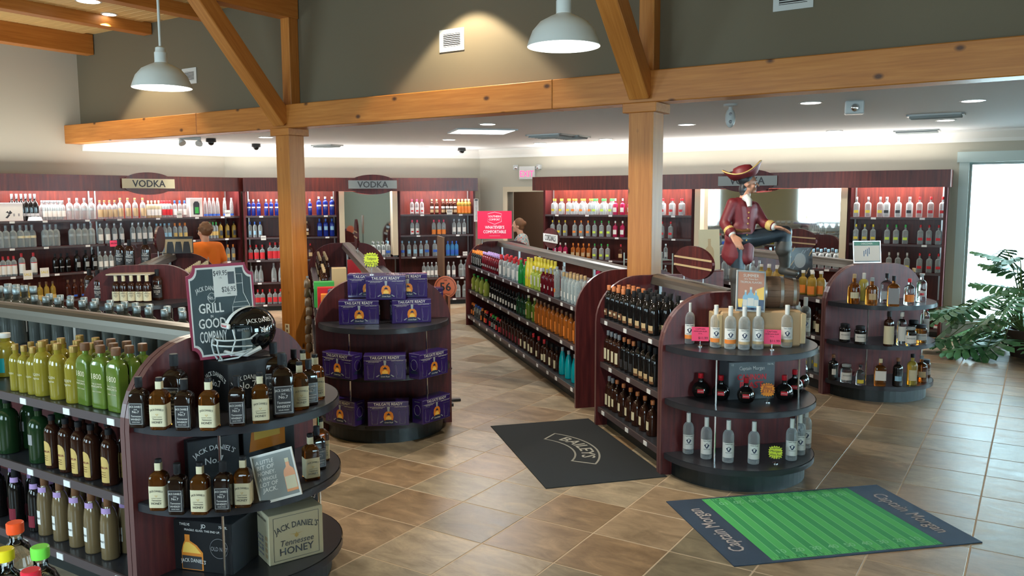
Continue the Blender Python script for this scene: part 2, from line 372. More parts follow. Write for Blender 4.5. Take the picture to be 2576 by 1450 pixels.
def rowlabel(desc, i, n, r, rows, anchor):
    d = desc
    if n > 1: d = ORD[i]+' from '+anchor+(', ' if r == 0 else (', rear row, ' if rows == 2 or r == 1 else ', last row, '))+desc
    elif r > 0: d = 'rear '+desc
    if len(re.findall(r"[A-Za-z0-9][A-Za-z0-9'-]*", d)) > 16: TOOLONG.append(desc)
    return d
def wallrow(fr, y, z, x0, x1, n, kn, label, rows=1, far=True, jit=.004, scale=1, group=None, extra_rows_n=None):
    """bottles set out side by side between two image columns on a wall shelf (local +X), facing -Y"""
    k = K[kn]; anc = {id(FL): 'frame edge', id(FB): 'long wall', id(FR): 'door side'}[id(fr)]; a = fr.sx(x0, y, z)+k['r']; b = fr.sx(x1, y, z)-k['r']; step = (b-a)/max(1, n-1) if n > 1 else 0
    for r in range(rows):
        for i in range(n):
            bottle(kn, fr.w(a+step*i+rnd.uniform(-jit, jit), y+r*(2*k['r']*k['dep']*scale+.006), z), fr.rz+rnd.uniform(-.08, .08), rowlabel(label, i, n, r, rows, anc), group or label, far, scale=scale)
def gonrow(fr, side, x, z, X0, X1, n, kn, label, rows=2, far=True, group=None, zz=None, jit=.004, fixed=None, scale=1, anchor='far end'):
    """bottles along a gondola shelf, side -1 (faces local -X) or +1; X0..X1 image columns on the front line"""
    k = K[kn]; zm = z+.05
    if fixed: s0, s1 = fixed
    else: s0 = fr.sy(X0, side*x, zm); s1 = fr.sy(X1, side*x, zm)
    sg = 1 if s1 > s0 else -1; s0 += sg*k['r']*scale; s1 -= sg*k['r']*scale; step = (s1-s0)/max(1, n-1) if n > 1 else 0
    for r in range(rows):
        for i in range(n):
            bottle(kn, fr.w(side*(x-r*(2*k['r']*k['dep']*scale+.01)), s0+step*i+rnd.uniform(-jit, jit), z), fr.rz+(-math.pi/2 if side < 0 else math.pi/2)+rnd.uniform(-.1, .1), rowlabel(label, i, n, r, rows, anchor), group or label, far, scale=scale)
def timber(name, p0, p1, w, h, mt, parent=None, **props):
    p0, p1 = Vector(p0), Vector(p1); d = p1-p0; L = d.length; mb = MB().box(0, L, -w/2, w/2, -h/2, h/2, 0, .008)
    x = d.normalized(); z = Vector((0, 0, 1)) if abs(x.z) < .95 else Vector((azv(rad(32)).x, azv(rad(32)).y, 0)); y = z.cross(x).normalized(); z = x.cross(y)
    o = mb.build(name, mt, parent, p0, 0, **props); o.rotation_euler = Matrix(((x.x, y.x, z.x), (x.y, y.y, z.y), (x.z, y.z, z.z))).to_euler(); return o
def remesh(mb, name, mt, voxel, parent=None, smooth=6, **kw):
    o = mb.build('tmp', mt, None, sharp=0); md = o.modifiers.new('r', 'REMESH'); md.mode = 'VOXEL'; md.voxel_size = voxel
    s = o.modifiers.new('s', 'SMOOTH'); s.factor = .5; s.iterations = smooth
    dg = bpy.context.evaluated_depsgraph_get(); me = bpy.data.meshes.new_from_object(o.evaluated_get(dg)); me.name = name
    for p in me.polygons: p.use_smooth = True
    if not me.materials: me.materials.append(MATS[mt])
    bpy.data.objects.remove(o); return link(name, me, parent, **kw)
# ------------------------------------------------------------------ room shell
RZR, RZL, RZB = rad(-32), rad(52), rad(14.4)
FR = Fr(6.34, 12.07, RZR); FL = Fr(-4.95, 15.4, RZL); FB = Fr(-.86, 16.29, RZB)
WD, WDR = .42, .30     # wall sits this far behind the shelf fronts
CE = 3.04
def wallseg(name, a, b, z0, z1, t, mt, holes=(), n_out=None):
    """vertical wall from plan point a to b, thickness t outwards; holes = (u0,u1,z0,z1)"""
    d = (b-a); L = d.length; d.normalize(); o = MB(); us = sorted({0, L, *[h[0] for h in holes], *[h[1] for h in holes]})
    for u0, u1 in zip(us, us[1:]):
        hs = sorted((h[2], h[3]) for h in holes if h[0] <= u0+1e-4 and h[1] >= u1-1e-4); z = z0
        for h0, h1 in hs:
            if h0 > z: o.box(u0, u1, 0, t, z, h0)
            z = h1
        if z1 > z: o.box(u0, u1, 0, t, z, z1)
    ob = o.build(name, mt, None, (a.x, a.y, 0), math.atan2(d.y, d.x)); ob['kind'] = 'structure'; return ob
HT = 4.65
lbw = Vector((LB.x, LB.y)); brw = Vector((BR.x, BR.y))
# left wall: local +u must keep outside at +y side -> go from LE to LB (outside is on the left hand)
w = wallseg('wall_left', LE, LB, 0, HT, .2, 'wall_cream')
wallseg('wall_back', LB, BR, 0, CE+.1, .2, 'wall_cream')
DU0, DU1 = .66, 1.6   # door opening measured from the back corner along the right wall
wr = wallseg('wall_right', BR, RE, 0, CE+.1, .2, 'wall_cream', [(DU0, DU1, 0, 2.2), (WR_U, WR_U+2.1, .25, 2.58), (WR_U+3.3, WR_U+5.35, .25, 2.58)])
Ls = (QE-RE).length
wallseg('wall_side', RE, QE, 0, HT, .2, 'wall_sage', [(u-1.2, u+1.2, .8, 3.0) for u in (3.2, 7.2, 11.2)])
wallseg('wall_rear', QE, LE, 0, HT, .2, 'wall_sage', [((QE-LE).length-u-1.3, (QE-LE).length-u+1.3, 1.0, 3.0) for u in (3.0, 8.5, 14.0)])
P1 = Vector((-2.82, 10.668)); P2 = Vector((1.28, 7.969)); bd = (P2-P1).normalized(); bn = Vector((-bd.y, bd.x))   # bn points away from camera
if bn.y < 0: bn = -bn
BL0 = P1-bd*5.05; BR0 = P1+bd*13.6
# the tall wall over the beam and the low ceiling behind it
MB().box(0, (BR0-BL0).length, 0, .12, 3.26, HT).build('wall_above_beam', 'wall_taupe', None, (*(BL0+bn*.13), 0), math.atan2(bd.y, bd.x), kind='structure')
_a = LB-P1; _d = bd.x*dL.y-bd.y*dL.x; _t = -(bd.x*_a.y-bd.y*_a.x)/_d      # where the beam line meets the long wall
cp = [LB+dL*(_t-.02), BR0, RE+dR*.1, BR, LB]
MB().prism([(p.x, p.y) for p in cp], CE, CE+.08).build('ceiling', 'ceiling_grey', kind='structure')
cp2 = [LE, QE, RE, BR0+bn*.3, BL0+bn*.3]
MB().prism([(p.x, p.y) for p in cp2], HT, HT+.1).build('ceiling_deck_slab', 'pine_deck', kind='structure')
dk = [o for o in S.objects if o.name == 'ceiling_deck_slab'][0]; dk.name = 'ceiling_high'
# deck planks under the slab (seen in the corner over the beam end)
plk = MB().box(0, 9, -.068, .068, -.018, 0, 0, .006).mesh('plank', ['pine_deck'])
for i in range(30):
    p = BL0+bd*(-.3)+(-bn)*(.1+.14*i); link('plank', plk, dk, (p.x, p.y, HT-.001), math.atan2(bd.y, bd.x))
# crown moulding
def crown(name, a, b, inward):
    d = (b-a); L = d.length; ang = math.atan2(d.y, d.x); s = 1 if Vector((-math.sin(ang), math.cos(ang))).dot(inward) > 0 else -1
    o = MB(); pts = [(0, CE-.17), (.018*s, CE-.17), (.03*s, CE-.12), (.10*s, CE-.03), (.10*s, CE), (0, CE)]
    o.prism(pts if s > 0 else pts[::-1], 0, L, 'x'); o.build(name, 'crown_white', None, (a.x, a.y, 0), ang, kind='structure')
nL = Vector((FL.ey.x, FL.ey.y))*-1; nB = -FB.ey; nR = -FR.ey
crown('trim_1', LB+dL*(_t-.13), LB, nL); crown('trim_2', LB, BR, nB); crown('trim_3', BR, RE, nR)
# baseboard along the right wall
MB().box(0, 6, -.02, 0, 0, .2).build('baseboard_right', 'pale_trim', None, (*(BR+dR*8.0), 0), math.atan2(dR.y, dR.x), kind='structure')
# window on the right
def window(name, a, d, u0, u1, z0, z1, cols, rowsn, inward, mt='pale_trim'):
    ang = math.atan2(d.y, d.x); sg = 1 if Vector((-math.sin(ang), math.cos(ang))).dot(inward) > 0 else -1
    o = MB(); y0, y1 = sorted((0, sg*.03)); c = .13
    o.box(u0-c, u0, y0, y1, z0, z1).box(u1, u1+c, y0, y1, z0, z1).box(u0-c-.03, u1+c+.03, *sorted((0, sg*.045)), z1, z1+.15).box(u0-c-.03, u1+c+.03, *sorted((0, sg*.06)), z0-.05, z0)
    root = o.build(name, mt, None, (a.x, a.y, 0), ang, kind='structure'); yy = -sg*.09
    f = MB(); e = .035
    f.box(u0, u1, yy-.02, yy+.02, z0, z0+e).box(u0, u1, yy-.02, yy+.02, z1-e, z1).box(u0, u0+e, yy-.02, yy+.02, z0, z1).box(u1-e, u1, yy-.02, yy+.02, z0, z1); f.build('window_frame', mt, root)
    for i in range(1, cols): u = u0+(u1-u0)*i/cols; MB().box(u-.012, u+.012, yy-.012, yy+.012, z0, z1).build('muntin', mt, root)
    for j in range(1, rowsn): z = z0+(z1-z0)*j/rowsn; MB().box(u0, u1, yy-.012, yy+.012, z-.012, z+.012).build('muntin', mt, root)
    MB().box(u0+e, u1-e, yy-.003, yy+.003, z0+e, z1-e).build('pane', 'glass_pane', root)
    return root
window('window_1', BR, dR, WR_U, WR_U+2.1, .25, 2.58, 1, 1, nR)
window('window_5', BR, dR, WR_U+3.3, WR_U+5.35, .25, 2.58, 1, 1, nR)
for k, u in enumerate((3.2, 7.2, 11.2)): window('window_%d' % (k+2), RE, dWs, u-1.2, u+1.2, .8, 3.0, 2, 2, nWs)
# door in the right wall with the open blue-grey leaf
o = MB(); a = .1
for x0, x1, z0, z1 in ((DU0-a, DU0, 0, 2.2), (DU1, DU1+a, 0, 2.2), (DU0-a, DU1+a, 2.2, 2.3)): o.box(x0, x1, -.025, .22, z0, z1)
dr = o.build('door_1', 'cream_trim', None, (BR.x, BR.y, 0), math.atan2(dR.y, dR.x), kind='structure')
mat('door_blue', (.10, .17, .24), .4); mat('hall_brown', (.13, .07, .04), .6); mat('dark_hall', (.08, .075, .07), .8)
lf = MB().box(0, .88, -.02, .02, 0, 2.18, 0, .004).build('door_leaf', 'door_blue', dr, (DU1-.01, .24, 0), rad(112))
MB().tube([(.8, -.03, 1.0), (.8, -.07, 1.0), (.7, -.07, 1.0)], .01).build('door_handle', 'steel', lf)
# little hall behind the door
hp = [BR+dR*(DU0-.5)+nR*-.2, BR+dR*(DU1+.9)+nR*-.2]
MB().box(-.6, 2.6, 1.6, 1.7, 0, 2.8).box(-.6, -.5, .2, 1.6, 0, 2.8).box(2.5, 2.6, .2, 1.6, 0, 2.8).box(-.6, 2.6, .2, 1.7, 2.8, 2.9).build('wall_hall', 'hall_brown', None, (BR.x, BR.y, 0), math.atan2(dR.y, dR.x), kind='structure')
lamp('POINT', 'hall_light', (*(BR+dR*.9-nR*.9), 2.5), 14, NEUT, .1)
# ------------------------------------------------------------------ floor: grout slab + slate tiles
cpf = [LE, QE, RE+dR*.3, RE-nR*2.2, BR-nR*2.2-dR*1.2, LB-nB*.3+dL*0]
floor = MB().prism([(p.x, p.y) for p in cpf], -.12, -.0016).build('floor', 'grout', kind='structure')
tx = azv(rad(122.6)); ty = azv(rad(32.6)); gp = .0045
cand = []
for i in range(-30, 40):
    for j in range(-22, 40):
        c = TD+tx*(TS*(i+.5))+ty*(TS*(j+.5)); 
        if (c-lbw).dot(nL) < -.1 or (c-brw).dot(nR) < -.3 or (c-lbw).dot(nB) < -.1 or (c-LE).dot(dN*-1) < -.1 or (c-RE).dot(nWs) < -.1: continue
        vis = False
        if c.y > .5:
            X, Y = proj((c.x, c.y, 0)); vis = -150 < X < 2730 and Y < 1600
        cand.append((0 if vis else 1, c.length, c))
cand.sort(key=lambda t: (t[0], t[1]))
hh = TS/2-gp
tm = MB().rings([[(-hh, -hh, -.01), (hh, -hh, -.01), (hh, hh, -.01), (-hh, hh, -.01)], [(-hh, -hh, -.0015), (hh, -hh, -.0015), (hh, hh, -.0015), (-hh, hh, -.0015)], [(-hh+.002, -hh+.002, 0), (hh-.002, -hh+.002, 0), (hh-.002, hh-.002, 0), (-hh+.002, hh-.002, 0)]], 0, False).mesh('tile', ['slate_tile'])
tang = math.atan2(tx.y, tx.x)
for _, _, c in cand[:300]: link('tile', tm, floor, (c.x, c.y, 0), tang)
rest = MB()
for _, _, c in cand[300:]:
    rest.T = Matrix.Translation((c.x, c.y, 0)) @ Matrix.Rotation(tang, 4, 'Z'); rest.rings([[(-hh, -hh, -.01), (hh, -hh, -.01), (hh, hh, -.01), (-hh, hh, -.01)], [(-hh, -hh, 0), (hh, -hh, 0), (hh, hh, 0), (-hh, hh, 0)]], 0, False)
rest.build('tile_field', 'slate_tile', floor, kind='stuff')
# ------------------------------------------------------------------ timber frame
BZ = 3.115
j1 = P1+bd*.42-bd*1.35; 
beam_cuts = [BL0, P1-bd*1.7, P1+bd*3.95, BR0]
for k, (a, b) in enumerate(zip(beam_cuts, beam_cuts[1:])):
    timber('beam', (a.x, a.y, BZ), (b.x-bd.x*.003, b.y-bd.y*.003, BZ), .26, .29, 'pine_orange', kind='structure', label=('pine beam length running to the tall grey wall corner', 'long orange pine beam length over the timber post', 'pine beam length above the display window side')[k])
def post(P, lab):
    r = empty('timber_post', (P.x, P.y, 0), math.atan2(bd.y, bd.x), label=lab, cat='post')
    o = MB().box(0, 2.90, -.125, .125, -.125, .125, 0, .008).build('post_shaft', 'pine_orange', r, (0, 0, 0)); o.rotation_euler = (0, -math.pi/2, 0)
    c = MB().box(-.17, .17, -.17, .17, 2.88, 2.97, 0, .006).build('post_capital', 'pine_orange', r); return r
pr = post(P1, 'square pine post standing beside the purple gift box display')
post(P2, 'square pine post rising between the two cordial gondolas')
o = MB().box(-.04, .04, -.006, 0, -.06, .06, 0, .004).box(-.012, .012, -.008, 0, .012, .045, 1).box(-.012, .012, -.008, 0, -.045, -.012, 1).build('outlet_plate', ['cream', 'brown'], pr, (-.02, -.126, .42))
for P in (P1, P2):
    q = P-bn*.02; a = Vector((q.x, q.y, 3.1)); b = a+Vector((-bn.x, -bn.y, 0))*1.45+Vector((0, 0, 1.5))
    nm = 'beside the vodka aisle' if P is P1 else 'over the carton gondolas'
    a2 = a-Vector((-bn.x, -bn.y, 1.03))*.02
    timber('knee_brace', a2+Vector((-bn.x*.1, -bn.y*.1, -.02)), b, .20, .2, 'pine_orange', label='slanting pine knee brace rising from the beam '+nm, category='brace')
    q = P-bn*-.05; timber('king_stud', (q.x, q.y, 3.262), (q.x, q.y, 4.4), .15, .16, 'pine_orange', label='upright pine stud against the tall grey wall '+nm, category='stud')
for k in range(9):
    q = P1+bd*(-4.6, -3.07, -1.535, 0, 1.64, 3.28, 4.91, 6.5, 8.1)[k]; h = .31 if k in (0, 3, 6) else .165
    a = Vector((q.x, q.y, HT-.005-h/2)); b = a-Vector((bn.x, bn.y, 0))*9
    a = a+Vector((bn.x, bn.y, 0))*.12
    b = b if k > 0 else a-Vector((bn.x, bn.y, 0))*7
    timber('ceiling_joist', a, b, .2, h, 'pine_orange', kind='structure', label='dark pine joist under the plank ceiling, %s from the corner' % ('first second third fourth fifth sixth seventh eighth ninth'.split()[k]), category='joist')
# ------------------------------------------------------------------ vents, lights
def register(px, py, w, h, lab, fr, yo, z):
    x = fr.sx(px, yo, z); r = empty('wall_vent', fr.w(x, yo, z), fr.rz, label=lab, cat='vent')
    MB().box(-w/2, w/2, -.008, 0, -h/2, -h/2+.05).box(-w/2, w/2, -.008, 0, h/2-.05, h/2).box(-w/2, -w/2+.05, -.008, 0, -h/2+.05, h/2-.05).box(w/2-.05, w/2, -.008, 0, -h/2+.05, h/2-.05).build('frame', 'metal_white', r)
    MB().box(-w/2+.05, w/2-.05, -.002, 0, -h/2+.05, h/2-.05).build('backing', 'black_plastic', r)
    n = 7; s1 = MB().box(-w/2+.05, w/2-.05, -.007, -.003, -.004, .004).mesh('slat', ['metal_white'])
    for i in range(n): link('slat', s1, r, (0, 0, -h/2+.05+(h-.1)*(i+.5)/n))
FW = Fr(P1.x, P1.y, math.atan2(bd.y, bd.x)); yw = .128
register(1137, 92, .34, .24, 'white louvred air vent in the lamp glow on the tall wall', FW, yw, 3.83)
register(477, 179, .32, .22, 'white louvred air vent beside the hanging shade near the corner', FW, yw, 3.82)
register(1996, -26, .34, .24, 'white air vent high on the tall wall near the frame top', FW, yw, 3.82)
def downlight(x, y, z, lab, p=22, r=.1, em='discglow'):
    o = empty('downlight', (x, y, z), 0, label=lab, cat='ceiling light')
    MB().lathe([(r+.02, 0), (r+.02, -.006), (r, -.008), (r, 0)], 20).build('trim_ring', 'metal_white', o)
    MB().lathe([(r*.96, -.009), (r*.96, -.004)], 20).build('lens', em, o)
    if p: lamp('SPOT', 'downlight_beam', (x, y, z-.03), p, WARM, .08, direction=(0, 0, -1), spot=118, blend=.7)
DL = [(-.305, 10.84, 'beside the square light panel'), (-1.02, 13.7, 'over the aisle end near the red sign'), (-1.65, 15.7, 'close to the back wall crown'), (1.55, 13.75, 'over the cordial rack far end'),
      (2.3, 11.02, 'just past the timber post capital'), (3.03, 8.52, 'between the oval device and the emergency light'), (-3.81, 13.0, 'just past the post capital near the wall cameras'), (5.45, 10.54, 'beside the white ceiling grille near the window'),
      (4.7, 12.2, 'along the wall over the corner shelves'), (.5, 14.7, 'in front of the door'), (-5.2, 14.1, 'near the twin emergency lamps'), (-3.5, 15.2, 'along the back wall behind the post'),
      (6.9, 8.6, 'over the plant'), (4.6, 8.4, 'over the whiskey shelves')]
for x, y, t in DL: downlight(x, y, CE, 'round recessed ceiling light '+t, 40)
for px, dd, pw, t in ((1190, .52, 230, 'near the second hanging shade'), (400, .72, 190, 'behind the hanging shade by the corner')):
    x = FW.sx(px, .128, 3.9); q = FW.w(x, .128-dd, HT-.02); downlight(q.x, q.y, HT-.02, 'recessed plank ceiling light close to the tall wall '+t, 0, .09)
    lamp('SPOT', 'wall_wash', (q.x, q.y, HT-.06), pw, (1, .84, .6), .03, direction=(0, 0, -1), spot=94, blend=.25)
q = at(222, 2, HT-.02); downlight(q.x, q.y, HT-.02, 'round recessed light in the plank ceiling between joists', 0, .14)
o = empty('light_panel', (-.42, 11.95, CE), rad(14), label='large square glowing light panel in the low ceiling', cat='ceiling light')
MB().box(-.43, .43, -.40, -.37, -.02, 0).box(-.43, .43, .37, .40, -.02, 0).box(-.43, -.4, -.37, .37, -.02, 0).box(.4, .43, -.37, .37, -.02, 0).build('frame', 'metal_white', o)
mat('panelglow', (1, 1, 1), .5, emit=(.9, .95, 1), es=6); MB().box(-.4, .4, -.37, .37, -.012, -.006).build('diffuser', 'panelglow', o)
lamp('AREA', 'panel_light', (-.42, 11.95, CE-.03), 45, (.95, .98, 1), .8, .74, direction=(0, 0, -1))
def grille(x, y, w, h, rz, lab):
    o = empty('ceiling_grille', (x, y, CE), rz, label=lab, cat='vent')
    MB().box(-w/2, w/2, -h/2, -h/2+.03, -.02, 0).box(-w/2, w/2, h/2-.03, h/2, -.02, 0).box(-w/2, -w/2+.03, -h/2, h/2, -.02, 0).box(w/2-.03, w/2, -h/2, h/2, -.02, 0).build('frame', 'metal_white', o)
    sl = MB().add([(-w/2+.03, -.03, -.045), (w/2-.03, -.03, -.045), (w/2-.03, .03, 0), (-w/2+.03, .03, 0)], [(0, 1, 2, 3)]).mesh('slat', ['metal_white'])
    for i in range(5): link('slat', sl, o, (0, -h/2+h*(i+.5)/5, 0))
grille(.6, 12.8, .6, .5, RZR, 'angled white ceiling grille left of the post head'); grille(.95, 13.1, .45, .4, RZR, 'small white ceiling grille behind the angled one')
grille(4.96, 9.82, .6, .28, RZR, 'white slatted ceiling grille before the window wall'); grille(5.9, 12.2, .6, .3, RZR, 'white ceiling grille nearest the crown over the shelves')
grille(-3.3, 15.0, .5, .3, RZR, 'white ceiling grille just behind the post near the back wall')
def dome(x, y, lab):
    o = empty('dome_camera', (x, y, CE), 0, label=lab, cat='security camera')
    MB().lathe([(.075, 0), (.08, -.05), (.07, -.06)], 18).build('housing', 'black_plastic', o); MB().sphere((0, 0, -.06), .05, 14, 0).build('dome', 'd_black', o)
q = at(521, 358, CE); dome(-4.75, 13.25, 'black dome camera beside the twin emergency lamps'); dome(-4.45, 14.6, 'black dome camera hanging near the timber post'); dome(-.95, 16.0, 'black dome camera near the red exit sign')
def pendant(px, pyc, z, d, lab):
    q = at(px, pyc, z); x, y = q.x, q.y
    o = empty('pendant_lamp', (x, y, z), 0, label=lab, cat='lamp'); R = d/2
    P = [(R, 0), (R*1.01, .004), (R*.97, .035), (R*.86, .10), (R*.66, .155), (R*.38, .19), (.055, .205), (.05, .21)]
    MB().lathe(P, 36, 0, caps=False).build('shade', 'metal_white', o)
    MB().lathe([(p[0]*.975, p[1]+.0005) for p in P], 36, 0, caps=False).build('shade_lining', 'shade_in', o)  # lining emits by itself, standing in for bulb light on it
    MB().lathe([(.05, .205), (.05, .29), (.042, .30), (.04, .33), (.012, .345)], 20).build('socket', 'metal_white', o)
    MB().lathe([(.011, .34), (.011, HT-z-.03)], 10).build('stem', 'metal_white', o); MB().lathe([(.06, HT-z-.03), (.06, HT-z)], 16).build('canopy', 'metal_white', o)
    MB().sphere((0, 0, .055), .055, 14).build('bulb', 'lampglow', o)
    lamp('SPOT', 'pendant_beam', (x, y, z+.02), 150, WARM, .09, direction=(0, 0, -1), spot=158, blend=.12)
pendant(408, 222, 3.02, .476, 'white dome pendant lamp hanging near the corner air vent')
pendant(1418, 118, 3.07, .473, 'white dome pendant lamp hanging between the two pine braces')
# ceiling devices
q = at(1838, 262, CE); o = empty('ceiling_speaker', (q.x, q.y, CE), 0, label='white oval swivel device hanging from the low ceiling', cat='speaker')
MB().lathe([(.07, 0), (.07, -.02), (.02, -.03), (.02, -.06)], 16).build('mount', 'metal_white', o); MB().sphere((0, 0, 0), .07, 16, 0, (.75, .6, 1.5)).sphere((0, -.035, .03), .018, 8, 1).sphere((0, -.035, -.05), .018, 8, 1).build('body', ['metal_white', 'grey'], o, (0, 0, -.14), (rad(-12), 0, rad(-12)))
q = at(2150, 255, CE); o = empty('emergency_light', (q.x, q.y, CE), rad(-20), label='white square emergency light with clear lens on the ceiling', cat='emergency light')
MB().box(-.09, .09, -.07, .07, -.13, 0, 0, .01).build('housing', 'metal_white', o); MB().sphere((0, -.075, -.07), .04, 12).build('lamp_lens', 'chrome', o)
q = Vector((-4.95, 12.9, CE)); o = empty('emergency_light', q, rad(30), label='twin white emergency lamps on the ceiling near the black dome', cat='emergency light')
MB().box(-.16, .16, -.05, .05, -.05, 0, 0, .01).build('housing', 'metal_white', o)
for s in (-1, 1): MB().lathe([(.02, 0), (.055, -.06), (.055, -.08)], 14).build('lamp_head', 'metal_white', o, (s*.14, -.03, -.05), (rad(-35), rad(20*s), 0))
# exit sign
x = FR.sx(1325, WDR-.06, 2.55); o = empty('exit_sign', FR.w(x, WDR-.02, 2.44), RZR+rad(10), label='white exit sign with red letters over the door', cat='exit sign')
MB().box(-.165, .165, -.05, 0, 0, .25, 0, .006).build('housing', 'white', o)
MB().text('EXIT', .135, 0, .05, -.052, 0, .28, .012).build('lettering', 'exit_red', o)
for s in (-1, 1):
    h = MB().box(-.05, .05, -.04, .04, -.05, .05, 0, .015).sphere((0, -.04, 0), .035, 12, 1, (1, .4, 1)).build('lamp_head', ['metal_white', 'chrome'], o, (s*.24, -.03, .23), (0, 0, s*-.5))
MB().tube([(-.24, -.02, .2), (-.1, -.02, .22), (.1, -.02, .22), (.24, -.02, .2)], .012).build('arm', 'metal_white', o)
# ------------------------------------------------------------------ wall shelving
ZS = (1.775, 1.375, .955, .535, .12)
def wall_unit(fr, x0, x1, wd, lab, sections, name='wall_shelving', v0=None, v1=None, mirrors=()):
    """sections: list of (x0,x1,levels). valance over the whole length"""
    r = empty(name, fr.w(x0, 0), fr.rz, label=lab, cat='shelving'); X = lambda x: x-x0; d = wd-.01; L = x1-x0
    MB().box(0, L, d-.02, d, .08, 2.36).build('back_panel', 'mahogany_wide', r)
    MB().box(0, L, .04, d, 0, .09).build('kick_base', 'kick', r)
    va0 = X(v0) if v0 is not None else 0; va1 = X(v1) if v1 is not None else L
    MB().box(va0, va1, -.14, -.115, 2.22, 2.47).box(va0, va1, -.115, d, 2.45, 2.47).box(va0, va0+.025, -.115, d, 2.22, 2.45).box(va1-.025, va1, -.115, d, 2.22, 2.45).build('valance', 'mahogany_wide', r)
    MB().box(va0+.05, va1-.05, -.02, .06, 2.425, 2.45).build('light_diffuser', 'stripglow', r)
    for a, b, levels in sections:
        for e in (a, b) if fr is not FL else ((a,) if a > x0+.1 and False else ((b,) if b > -1.0 else ())): MB().box(X(e)-.02, X(e)+.02, -.01, d-.02, 0, 2.45).build('side_panel', 'mahogany', r)
        for e in (a+.05, b-.05): MB().box(X(e)-.012, X(e)+.012, d-.035, d-.02, .1, 2.4).build('slotted_standard', 'steel', r)
        for k in levels:
            t = MB().box(X(a)+.02, X(b)-.02, 0, d-.02, ZS[k]-.03, ZS[k], 0); t.build('shelf', 'mahogany', r)
            MB().box(X(a)+.02, X(b)-.02, -.012, 0, ZS[k]-.035, ZS[k]-.002).build('price_rail', 'shelf_edge', r)
            n = max(2, int((b-a)/.55)); tg = MB().box(-.035, .035, -.016, -.012, ZS[k]-.034, ZS[k]-.004).mesh('price_tag', ['tag_white'])
            for i in range(n): link('price_tag', tg, r, (X(a)+(b-a)*(i+.5+rnd.uniform(-.15, .15))/n, 0, 0))
    for a, b in mirrors:
        for e in (X(a), X(b)-.1): MB().box(e, e+.1, -.005, d-.02, .99, 2.42).build('mirror_jamb', 'cream_trim', r)
        MB().box(X(a)+.1, X(b)-.1, .2, .21, .99, 2.4).build('mirror', 'mirror', r)
    n = max(1, round((va1-va0)/1.6)); 
    for i in range(n):
        c = fr.w(x0+va0+(va1-va0)*(i+.5)/n, .02, 2.41); l = lamp('AREA', 'valance_light', c, 21*(va1-va0)/n, (1, .93, .87), (va1-va0)/n*.96, .1, direction=(0, 0, -1)); l.rotation_euler = (0, 0, fr.rz)
        c = fr.w(x0+va0+(va1-va0)*(i+.5)/n, -.06, 2.5); l = lamp('AREA', 'cove_light', c, 7*(va1-va0)/n, (1, .94, .86), (va1-va0)/n*.96, .08, direction=(0, 0, 1)); l.rotation_euler = (math.pi+rad(18), 0, fr.rz)
    return r
def signboard(fr, px0, px1, y, text, lab, mt='mahogany_wide', mt2='cream'):
    x0 = fr.sx(px0, y, 2.34); x1 = fr.sx(px1, y, 2.34); w = abs(x1-x0)/2; c = fr.w((x0+x1)/2, y, 2.345)
    o = empty('oval_sign', c, fr.rz, label=lab, cat='sign'); h = .185; N = 40
    MB().prism([(w*.97*math.cos(2*math.pi*i/N), h*math.copysign(abs(math.sin(2*math.pi*i/N))**.9, math.sin(2*math.pi*i/N))) for i in range(N)], -.02, 0, 'y').build('oval_board', mt, o)
    MB().box(-w, w, -.032, -.02, -.078, .078).build('name_plate', mt2, o)
    MB().text(text, .115, 0, -.055, -.0335, 0, w*1.25, .022).build('lettering', 'ink', o)
# left wall
xl0 = FL.sx(-260, 0, 1.8); 
uL = wall_unit(FL, xl0, FL.sx(612, 0, 1.8), WD, 'long mahogany wall shelving behind the orange-shirted person', [(xl0, FL.sx(262, 0, 1.8)-.0, (0, 1, 2, 3, 4)), (FL.sx(262, 0, 1.8), FL.sx(604, 0, 1.8), (0, 1, 2, 3, 4))])
x1 = FB.sx(850, 0, 1.5); x2 = FB.sx(1005, 0, 1.5); x3 = FB.sx(1193, 0, 1.5); x0 = FB.sx(617, 0, 1.5)
uB = wall_unit(FB, x0, x3, WD, 'mahogany wall shelving with a framed mirror behind the pine post', [(x0, x1, (0, 1, 2, 3, 4)), (x1, x2, (2, 3, 4)), (x2, x3, (0, 1, 2, 3, 4))], v1=FB.sx(1201, -.1, 2.3), mirrors=[(x1+.03, x2-.03)])
r0 = FR.sx(1370, 0, 1.5); r1 = FR.sx(1742, 0, 1.5); r2 = FR.sx(2134, 0, 1.5); r3 = FR.sx(2374, 0, 1.5)
uR = wall_unit(FR, r0, r3, WDR, 'mahogany wall shelving with a wide mirror beside the bright window', [(r0, r1, (0, 1, 2, 3, 4)), (r1, r2, (2, 3, 4)), (r2, r3, (0, 1, 2, 3, 4))], v0=FR.sx(1342, -.1, 2.3), v1=r3+.06, mirrors=[(r1+.03, r2-.03)])
signboard(FL, 305, 437, -.14, 'VODKA', 'oval vodka sign with a cream plate over the orange-shirted person')
signboard(FB, 876, 998, -.14, 'VODKA', 'dark oval vodka sign with a grey plate above the narrow mirror', 'mahogany', 'grey')
signboard(FR, 1808, 1956, -.14, 'VODKA', 'oval vodka sign partly hidden by the statue hat', 'mahogany', 'grey')
for o in S.objects:
    if o.name.startswith('name_plate') and o.data.materials[0].name == 'grey': o.data.materials[0] = mat('plate_grey', (.26, .29, .29), .5)

